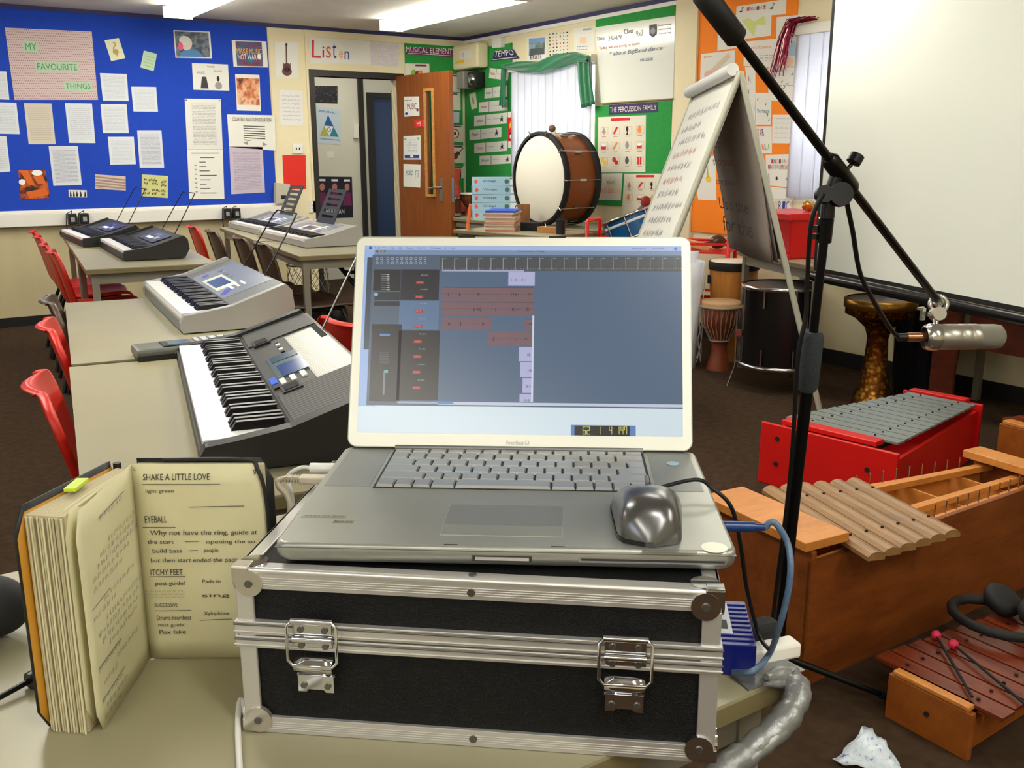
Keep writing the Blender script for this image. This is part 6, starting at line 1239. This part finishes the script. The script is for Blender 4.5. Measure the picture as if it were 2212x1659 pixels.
item(MB().tube(sm([mt, D_(1500, 1036, .925), D_(1540, 1056, .92), D_(1580, 1096, .92), D_(1600, 1180, .93), D_(1615, 1280, .94), D_(1640, 1372, .95), onZ(1660, 1402, TZ+.03)]), .0022, tube_bk, 8), 'mouse_cable', 'black mouse cable looping over the right edge of the laptop', 'cable')
P0 = D_(1562, 1100, .80); P0 = rt(.085, .010); t = thing('usb_cable', 'translucent blue usb cable plugged into the right side of the laptop', 'cable', tuple(P0)); ub_m = mat('plug_blue', (24, 58, 120), .3); uc = mat('blue_braid', (96, 122, 156), .3, noise=.3, nscale=300)
ex = (LM.to_3x3() @ V((1, 0, 0))).normalized(); MB().tube([P0, P0+ex*.030], .0052, ub_m, 10).tube([P0+ex*.030, P0+ex*.040], .0036, ub_m, 10).build('plug', parent=t, world=True)
E0 = P0+ex*.04; ep = proj(E0); E1d = math.hypot(E0.x, E0.y)
MB().tube(sm([E0, D_(1672, 1128, E1d), D_(1700, 1170, E1d), D_(1708, 1225, E1d-.01), D_(1700, 1290, E1d-.01), D_(1680, 1365, E1d-.0), D_(1660, 1415, .93), D_(1625, 1450, .885), onZ(1585, 1452, TZ+.008)]), .0032, uc, 10).build('cord', parent=t, world=True)
csw = lambda u, v, z: WM[cs.name] @ V((u, v, z)); t = thing('hard_drive', 'blue ribbed portable hard drive on the table beside the case', 'drive', tuple(csw(.4555, .20, .0)), -.705)
db = mat('drive_blue', (10, 24, 120), .3); m = MB().bx(-.0255, .0255, -.05, .05, .0, .034, db)
for j in range(9): m.bx(-.0245, .0245, -.042+.01*j, -.038+.01*j, .034, .0355, db)
m.build('body', parent=t, bevel=.002); MB().bx(-.012, .004, -.03, .04, .0356, .036, mat('drive_label', (190, 196, 206), .5)).bx(-.008, .0, -.02, .0, .036, .0362, ink).build('label', parent=t)
c = onZ(1683, 1428, TZ); t = thing('white_plug', 'small white power plug block at the taped table corner', 'plug', tuple(c+V((-.005, .01, 0))), -.25); MB().bx(-.033, .033, -.011, .011, .0, .017, white).build('body', parent=t, bevel=.003)
item(MB().box(c+V((-.01, .035, .016)), (.07, .026, .03), dblack, Matrix.Rotation(-.25, 3, 'Z')), 'black_plug', 'black moulded plug behind the small white plug', 'plug', bevel=.006)
tpm = NT('duct_tape'); tpm.b.inputs['Metallic'].default_value = .55; tpm.b.inputs['Roughness'].default_value = .38; tpm.b.inputs['Base Color'].default_value = lin((140, 142, 142))
nz = tpm.n('ShaderNodeTexNoise', i0=tpm.n('ShaderNodeTexCoord').outputs['Object'], i2=60., i3=5.); b_ = tpm.t.nodes.new('ShaderNodeBump'); b_.inputs['Strength'].default_value = .7; b_.inputs['Distance'].default_value = .004; tpm.link(nz.outputs[0], b_.inputs['Height']); tpm.link(b_.outputs[0], tpm.b.inputs['Normal']); tpm = tpm.m
t = thing('taped_cable_bundle', 'cable bundle wrapped in silver duct tape hanging from the table corner', 'cable', (.76, .56, .6))
pts = sm([onZ(1655, 1462, TZ+.012), D_(1700, 1462, .925), D_(1722, 1500, .905), D_(1690, 1560, .87), D_(1620, 1620, .84), D_(1560, 1668, .81), D_(1500, 1740, .78), D_(1440, 1840, .74)]); rn = random.Random(3)
for k, (dx, r0) in enumerate(((0, .0135), (.011, .009), (-.010, .008))): MB().tube([p+V((dx*.8, dx*.6, -.3*abs(dx))) for p in pts], [r0*(1+.14*rn.uniform(-1, 1))*min(1, .25+.12*i_) for i_ in range(len(pts))], tpm, 12).build('strand', parent=t, world=True)
Qc = Quad(V((.68, .64, TZ+.0008)), V((.742, .648, TZ+.0008)), V((.742, .572, TZ+.0008)), V((.665, .578, TZ+.0008))); MB().slab(Qc, tpm, .0012).build('tape_patch', parent=t, world=True)
# left side plugs and cords
lf = lambda v, z: lpw(-.001, v, z); exl = -ex
t = thing('white_audio_plug', 'white plug and lead in the left side of the laptop, the farther one', 'plug', tuple(lf(.235, .01))); P0 = lf(.235, .011); wp = mat('plug_white', (232, 232, 230), .3)
MB().tube([P0, P0+exl*.028], .0062, wp, 12).build('plug', parent=t, world=True); MB().tube(sm([P0+exl*.028, P0+exl*.04, P0+exl*.055+V((0, 0, -.012)), P0+exl*.058-V((.0, .02, .035)), csw(-.012, .18, .075), csw(-.016, .15, .03)]), .0024, wp, 8).build('cord', parent=t, world=True)
t = thing('beige_usb_plug', 'beige ribbed plug and lead in the left side of the laptop, the nearer one', 'plug', tuple(lf(.205, .01))); P0 = lf(.203, .009); bp = mat('plug_beige', (206, 196, 176), .45); R3 = LM.to_3x3()
MB().box(P0+exl*.016, (.032, .014, .0085), bp, R3).build('plug', parent=t, world=True, bevel=.002); m = MB().tube(sm([P0+exl*.032, P0+exl*.05, P0+exl*.058+V((0, -.004, -.006)), P0+exl*.05-V((0, .016, .03)), csw(-.012, .13, .08), csw(-.014, .11, .03)]), .0032, bp, 8)
for k in range(5): m.box(P0+exl*(.034+.0032*k), (.0014, .009, .0075), bp, R3)
m.build('cord', parent=t, world=True)
item(MB().tube(sm([csw(-.008, .02, .004), onZ(521, 1510, TZ+.0035), onZ(514, 1560, TZ+.0035), onZ(518, 1660, TZ+.0035), onZ(526, 1740, TZ+.0035)]), .003, wp, 8), 'white_cable', 'thin white cable running down the table from the case left corner', 'cable')
# ---------------- notebook
S_ = V((.1855, .9757, TZ+.0008)); d1 = V((cos(-.5703), sin(-.5703), 0)); d2 = V((cos(-2.1262), sin(-2.1262), 0)); hN = .2162; up = V((0, 0, 1)); nb = thing('notebook', 'thick handwritten notebook standing open on the table left of the case', 'notebook', tuple(S_))
pg = mat('page_cream', (220, 214, 176), .75, noise=.05, nscale=20); pgc = mat('page_edge', (204, 192, 156), .85, noise=.25, nscale=14, stretch=(40, 40, 1)); cov = mat('cover_black', (18, 18, 19), .5); tan = mat('cover_tan', (196, 140, 40), .6)
n1 = V((-d1.y, d1.x, 0)); n1 = n1 if n1.y > 0 else -n1          # behind the right page
w1_, w2_ = .134, .139
def sheet(name, A, d, w_, nrm, off0, off1, h0, h1, mt_, th_=.0008, bend=0., rr=.012, round_=True, sol=True):
    rows = []; NV = 10
    for i in range(NV+1):
        v = i/NV; row = []
        for j in range(11):
            u = j/10; z = h0+(h1-h0)*v; lim = w_
            if round_:
                for zc, sg in ((h1, 1), (h0, -1)):
                    dz = rr-abs(zc-z)
                    if dz > 0: lim = min(lim, w_-rr+math.sqrt(max(0, rr*rr-dz*dz)))
            x = lim*u; row.append(A+d*x+nrm*(off0+(off1-off0)*u+bend*sin(pi*u))+up*z)
        rows.append(row)
    return MB().grid(rows, mt_).build(name, parent=nb, world=True, solid=th_)
# right side
zs = [0, .004, .008, .0115]
sheet('back_cover', S_+d1*.002, d1, w1_+.004, n1, .012, .0095, 0, hN+.003, cov, .002)
m = MB(); A_, B_ = S_+d1*.003, S_+d1*(w1_-.001); m.hexa([A_+n1*.0012, B_+n1*.0012, B_+n1*.0075, A_+n1*.0105], [p+up*hN*.995 for p in (A_+n1*.0012, B_+n1*.0012, B_+n1*.0075, A_+n1*.0105)], pgc); m.build('page_block', parent=nb, world=True, bevel=.001)
rpg = sheet('right_page', S_, d1, w1_, n1, 0, 0, .0, hN, pg, .0006, bend=.0005)
# left side block, cover and leaves
A0 = S_; Af = S_+d2*w2_; n2 = V((-d2.y, d2.x, 0)); n2 = n2 if n2.x < 0 else -n2      # away from the reader, to the left
Bf = V((.0735, .894, S_.z)); B0 = S_+V((-.016, .013, 0))
m = MB(); NU, NZ = 8, 30; rows = []
for i in range(2): pass
P00, P10, P11, P01 = A0+n2*.003+d2*.004, Af.lerp(Bf, .22)-d2*.004, Af.lerp(Bf, .93)-d2*.003, B0.lerp(A0, .25)
m.hexa([P00, P01, P11, P10], [p+up*(hN-.004) for p in (P00, P01, P11, P10)], pgc)
rn = random.Random(6)
for k in range(13):       # leaf edges standing proud on the fore edge
    f = .26+.66*k/12; p = Af.lerp(Bf, f)+d2*rn.uniform(-.001, .0022)-d2*.002; m.tube([p, p+up*(hN-.005)+V((rn.uniform(-.001, .001), 0, 0))], .0011, [pg, pgc][k % 2], 5)
m.build('page_block', parent=nb, world=True)
cd = (Bf-B0).normalized(); cn = V((-cd.y, cd.x, 0)); cn = cn if cn.x < 0 else -cn; cl = (Bf-B0).length
sheet('cover_lining', B0, cd, cl+.005, cn, .0, .0, 0, hN-.003, tan, .0012); sheet('front_cover', B0, cd, cl+.006, cn, .0018, .0018, 0, hN+.003, cov, .002)
sheet('loose_leaf', A0+n2*.001, d2, w2_-.004, n2, .0, .010, .004, hN-.002, pg, .0005, bend=.001); sheet('loose_leaf', A0+n2*.001, d2, w2_-.010, n2, .0, .017, .004, hN-.003, pg, .0005, bend=.002)
lpg = sheet('left_page', A0, d2, w2_, n2, 0, 0, .0, hN, pg, .0006, bend=.0, rr=.01)
MB().tube([B0-up*0+d1*.004+n1*.004, B0+d1*.004+n1*.004+up*hN], .004, cov).build('spine', parent=nb, world=True)
fe = V((.1045+.0, .905, 0)); tb_ = quv; p_ = onZ(165, 1047, S_.z+hN+.002); MB().box(p_, (.03, .011, .003), mat('tab_yellow', (196, 220, 40), .5), Matrix.Rotation(math.atan2(d2.y, d2.x), 3, 'Z')).build('sticky_tab', parent=nb, world=True)
eb = S_+d1*(w1_*.93)-n1*.002; MB().tube(sm([S_+d1*.03+n1*.006+up*(hN+.003), S_+d1*(w1_*.85)+n1*.004+up*(hN+.003), S_+d1*(w1_*.95)-n1*.001+up*(hN-.006), S_+d1*(w1_*1.0)-n1*.003+up*(hN*.85), S_+d1*(w1_*1.01)-n1*.003+up*(hN*.6), S_+d1*(w1_*1.01)-n1*.002+up*.01]), .002, cov, 8).build('elastic_band', parent=nb, world=True)
# handwriting: right page
QR = Quad(S_+up*hN-n1*.0006, S_+d1*w1_+up*hN-n1*.0006, S_+d1*w1_-n1*.0006, S_-n1*.0006); m = None; pen = mat('pen_ink', (52, 54, 62)); z8 = lambda x, y: (x/2.34, 950+y/2.34)
def hw(s_, x0, y0, x1, y1, Q=QR, mt_=pen, o=.0004): a = quv(Q, *z8(x0, y0)); b = quv(Q, *z8(x1, y1)); MB().text(Q, s_, a[0], a[1], b[0], b[1], mt_, o, .008).build('handwriting_line', parent=rpg, world=True)
def ln(x0, y0, x1, y1, Q=QR, w_=.0006): MB().stroke(Q, [quv(Q, *z8(x0, y0)), quv(Q, *z8(x1, y1))], w_, pen, .0004).build('underline', parent=rpg, world=True)
for a in (('SHAKE A LITTLE LOVE', 720, 172, 1060, 202), ('light green', 735, 250, 880, 272), ('EYEBALL', 730, 385, 845, 418), ('Why not have the ring, guide at', 755, 458, 1300, 485), ('the start', 745, 505, 880, 525), ('opening the so', 1040, 505, 1290, 528), ('build bass', 770, 550, 920, 570), ('people', 1030, 548, 1105, 572), ('but then start ended the pads', 760, 598, 1200, 622), ('ITCHY FEET', 760, 655, 925, 682), ('post guide!', 785, 715, 935, 740), ('Pads in', 1022, 706, 1115, 722), ('sing', 1020, 778, 1160, 798), ('SUCCESSIVE', 780, 825, 900, 843), ('Drums heartbeat', 792, 888, 968, 908), ('bass guide', 800, 928, 932, 946), ('Pox fake', 805, 960, 940, 980), ('Xylophone', 1030, 868, 1160, 890), ('9', 1278, 150, 1295, 175), ('C', 672, 140, 686, 156)): hw(*a)
for a in ((720, 225, 1112, 224), (722, 443, 888, 442), (755, 692, 938, 690), (782, 864, 968, 862), (955, 340, 1235, 334), (1010, 912, 1172, 905), (935, 515, 1008, 513), (955, 560, 1000, 558)): ln(*a)
for j in range(3): u0_ = quv(QR, *z8(730, 770+16*j)); MB().scrawl(QR, u0_[0], u0_[1], u0_[0]+.3, 1, .035, mat('faint_ink', (170, 166, 140)), .0005, j, off=.0004).build('handwriting_line', parent=rpg, world=True)
QLf = Quad(Af+up*hN-n2*.0006, A0+up*hN-n2*.0006, A0-n2*.0006, Af-n2*.0006); m = None; rn = random.Random(9)
for j, (u0_, v0_, u1_) in enumerate(((.35, .08, .75), (.45, .2, .95), (.3, .235, .9), (.25, .27, .95), (.15, .31, .8), (.15, .35, .6), (.3, .43, .8), (.1, .47, .5), (.3, .52, .95), (.15, .56, .9), (.2, .6, .85), (.3, .64, .8), (.1, .70, .5), (.4, .74, .8), (.15, .78, .4), (.1, .85, .45), (.15, .89, .5), (.1, .93, .4))):
    MB().scrawl(QLf, u0_, v0_+.04, u1_, 1, .05, pen if j % 3 else mat('blue_ink_pen', (60, 70, 120)), .0006, j+20, off=.0004, amp=.6, gap=.4).build('handwriting_line', parent=lpg, world=True)
for u0_, v0_, u1_, v1_ in ((.35, .1, .8, .085), (.1, .72, .5, .715), (.1, .87, .5, .86), (.1, .45, .4, .44)): MB().stroke(QLf, [(u0_, v0_), (u1_, v1_)], .0006, pen, .0004).build('underline', parent=lpg, world=True)
# black object and cord at the left edge
t = thing('earphone_case', 'rounded black object cut off by the left edge behind the notebook', 'case', tuple(onZ(0, 1405, TZ)))
c = onZ(-8, 1390, TZ)+V((0, .02, .036)); lump(c, .045, .032, .036, mat('soft_black', (34, 36, 38), .7), 2, .03, 20, Matrix.Rotation(-.5, 3, 'Z')).build('body', parent=t, world=True, sub=1)
t = thing('black_lead', 'thin black lead ending in a plug left of the notebook', 'cable', tuple(onZ(40, 1490, TZ))); a, b = onZ(-30, 1522, TZ+.006), onZ(62, 1472, TZ+.009)
MB().tube([a, b], .003, tube_bk).build('cord', parent=t, world=True); MB().tube([b, b+(b-a).normalized()*.016], .009, black, 12).build('plug', parent=t, world=True)
# ---------------- microphone stand
LB = atD(1515, -18, 1.58); RB = atD(2027, 652, 2.25); bdir = (RB-LB).normalized()
lo, hi = 0., 1.
for _ in range(30):
    mid = (lo+hi)/2; lo, hi = (mid, hi) if proj(LB.lerp(RB, mid))[0] < 1812 else (lo, mid)
BP = LB.lerp(RB, lo); J = BP-V((0, 0, .045))+V((.0, -.0, 0))-RT*.015; B0s = V((1.62, 1.335, 0)); ms = thing('microphone_stand', 'tall black boom microphone stand in front of the projection screen', 'stand', tuple(B0s)); bk = mat('stand_black', (14, 14, 16), .32, .3)
pd = (J-B0s).normalized(); PL = (J-B0s).length; at_ = lambda z: B0s+pd*(z/pd.z)
zc = .86
MB().tube([at_(.05), at_(zc)], .0125, bk, 14).build('lower_pole', parent=ms, world=True); MB().tube([at_(zc), J], .0088, bk, 14).build('upper_pole', parent=ms, world=True)
MB().tube([at_(zc-.085), at_(zc-.075), at_(zc+.03), at_(zc+.04)], [.016, .0215, .0215, .016], mat('foam_grey', (52, 58, 62), .9, bump=1., bscale=300), 14).build('clutch_grip', parent=ms, world=True)
MB().tube([at_(PL*pd.z-.085), at_(PL*pd.z-.04)], .0145, bk, 14).box(at_(PL*pd.z-.06)-RT*.016, (.008, .01, .012), bk).box(at_(PL*pd.z-.075)-RT*.016, (.008, .01, .01), bk).build('upper_collar', parent=ms, world=True)
MB().tube([at_(.09), at_(.17)], .02, bk, 14).build('leg_hub', parent=ms, world=True)
foot = onZ(1890, 1506, .012); a0 = math.atan2(foot.y-B0s.y, foot.x-B0s.x)
for k in range(3): e_ = B0s+V((cos(a0+k*2*pi/3), sin(a0+k*2*pi/3), 0))*.27+V((0, 0, .012)); lg = MB().tube([at_(.12), e_], .008, bk, 10).build('leg', parent=ms, world=True); MB().tube([e_-(e_-at_(.12)).normalized()*.03, e_], .011, dblack, 10).build('rubber_foot', parent=lg, world=True)
for sgn, rr_, k in ((-1, .022, 0), (1, .016, 0)): MB().cyl(J-RT*.03*sgn*.5-FW*.01, J-RT*.03*sgn*.5-FW*.026, rr_, bk, n=20).build('pivot_disc', parent=ms, world=True)
MB().tube([J-V((0, 0, .04)), J, BP], .013, bk, 12).build('pivot_block', parent=ms, world=True)
MB().tube([BP-bdir*.045, BP-bdir*.035, BP+bdir*.05, BP+bdir*.06], [.011, .0165, .0165, .012], bk, 16).build('boom_clamp', parent=ms, world=True); bcl = bpy.data.objects['boom_clamp']
kc = BP+bdir*.02+UP*.028+RT*.018; kb2 = MB().cyl(BP+bdir*.01, kc, .004, bk, n=10).build('knob_stem', parent=bcl, world=True); MB().cyl(kc, kc+(UP+RT*.6).normalized()*.016, .0135, bk, n=18).build('clamp_knob', parent=bcl, world=True, bevel=.002)
bm = MB().tube([LB, RB], .0082, bk, 14).build('boom_arm', parent=ms, world=True)
MB().tube([LB, LB+bdir*.005, LB+bdir*.105, LB+bdir*.112], [.012, .0185, .0185, .012], mat('rubber_black', (20, 22, 22), .6), 18).build('counterweight', parent=bm, world=True)
cb2 = mat('cable_black', (16, 16, 18), .45)
# microphone
MA, MBp = atD(2000, 728, 2.20), atD(2152, 727, 2.27); md_ = (MBp-MA).normalized(); ML_ = (MBp-MA).length; mic = thing('microphone', 'silver studio microphone hanging horizontally from the boom arm', 'microphone', tuple(MA)); sil_ = mat('mic_silver', (178, 174, 164), .34, .75); sil2 = mat('mic_ring', (204, 204, 200), .2, .9)
def along(profile, m_, parent, name, n=32, cap=(True, True)):
    z = md_; x = z.cross(V((0, 0, 1))).normalized(); y = z.cross(x); M_ = Matrix(((x.x, y.x, z.x, MA.x), (x.y, y.y, z.y, MA.y), (x.z, y.z, z.z, MA.z), (0, 0, 0, 1)))
    return MB().lathe(profile, m_, M_, n, cap).build(name, parent=parent, world=True)
rm = .0278
along([(rm*.9, .0270), (rm, .0306), (rm, .0675), (rm*.985, .0684), (rm*.985, .0693), (rm, .0702), (rm, .0900), (rm*.985, .0909), (rm*.985, .0918), (rm, .0927), (rm, .1080), (rm*.97, .1116)], sil_, mic, 'body')
along([(rm*.97, .1098), (rm*.97, .1485), (rm*.9, .1602), (rm*.6, .1674), (0, .1692)], mat('mic_grille', (160, 160, 150), .45, .7, bump=1., bscale=900), mic, 'grille', cap=(True, False))
along([(rm*.78, -.004), (rm*.95, -.001), (rm*1.06, .0090), (rm*1.06, .0234), (rm*.98, .0270)], sil2, mic, 'rear_collar', cap=(False, True)); along([(0, .0036), (rm*.8, .0036), (rm*.8, .0)], dblack, mic, 'rear_cavity', cap=(False, False))
Pc = MA+md_*.004; MB().cyl(Pc, Pc-md_*.045, .0095, mat('copper_plug', (176, 120, 86), .2, .8), n=18).build('connector', parent=mic, world=True)
tcl = RB; m1 = MA+md_*.018+V((0, 0, rm))
t_ = MB(); rg = [tcl+(RT*cos(a)*.018+UP*sin(a)*.018)-UP*.006 for a in [2*pi*i/24 for i in range(24)]]; t_.tube(rg, .0055, sil2, 8, True); t_.tube([tcl-bdir*.012, tcl+bdir*.004], .0115, sil2, 16)
t_.build('boom_thread_mount', parent=mic, world=True)
sk = m1.lerp(tcl, .45); MB().tube([m1-V((0, 0, .004)), m1.lerp(sk, .5), sk, tcl-UP*.02], .006, sil2, 10).build('mount_arm', parent=mic, world=True); MB().cyl(sk+FW*.01, sk-FW*.016, .0145, sil_, n=24).build('mount_knob', parent=mic, world=True, bevel=.003)
MB().tube([sk, sk-RT*.02], .005, sil2).box(sk-RT*.03, (.012, .006, .026), sil2).box(sk-RT*.034+UP*.012, (.02, .006, .006), sil2).build('wing_nut', parent=mic, world=True)
cs_ = Pc-md_*.045; dq = lambda px, py, d: atD(px, py, d)
item(MB().tube([cs_+md_*.001, cs_-md_*.02], .0085, cb2, 12).tube(sm([cs_-md_*.018, dq(1925, 712, 2.14), dq(1890, 655, 2.1), dq(1858, 590, 2.06), dq(1842, 500, 2.0), dq(1828, 430, 1.95), proj and BP-V((0, 0, .02))+bdir*.02-FW*.02]), .0048, cb2, 10), 'microphone_cable', 'black cable curving from the microphone up to the stand joint', 'cable')
item(MB().tube(sm([J-RT*.02-FW*.03, J-RT*.035-V((0, 0, .05))-FW*.02, at_(1.0)-RT*.026-FW*.01, at_(.93)-RT*.022-FW*.012, at_(.84)-RT*.03-FW*.016, at_(.6)-RT*.02-FW*.016, at_(.3)-RT*.022-FW*.012, at_(.14)-RT*.03-FW*.02, B0s+V((-.08, .02, .006))]), .0045, cb2, 10), 'trailing_cable', 'black cable running down the left side of the stand pole', 'cable')
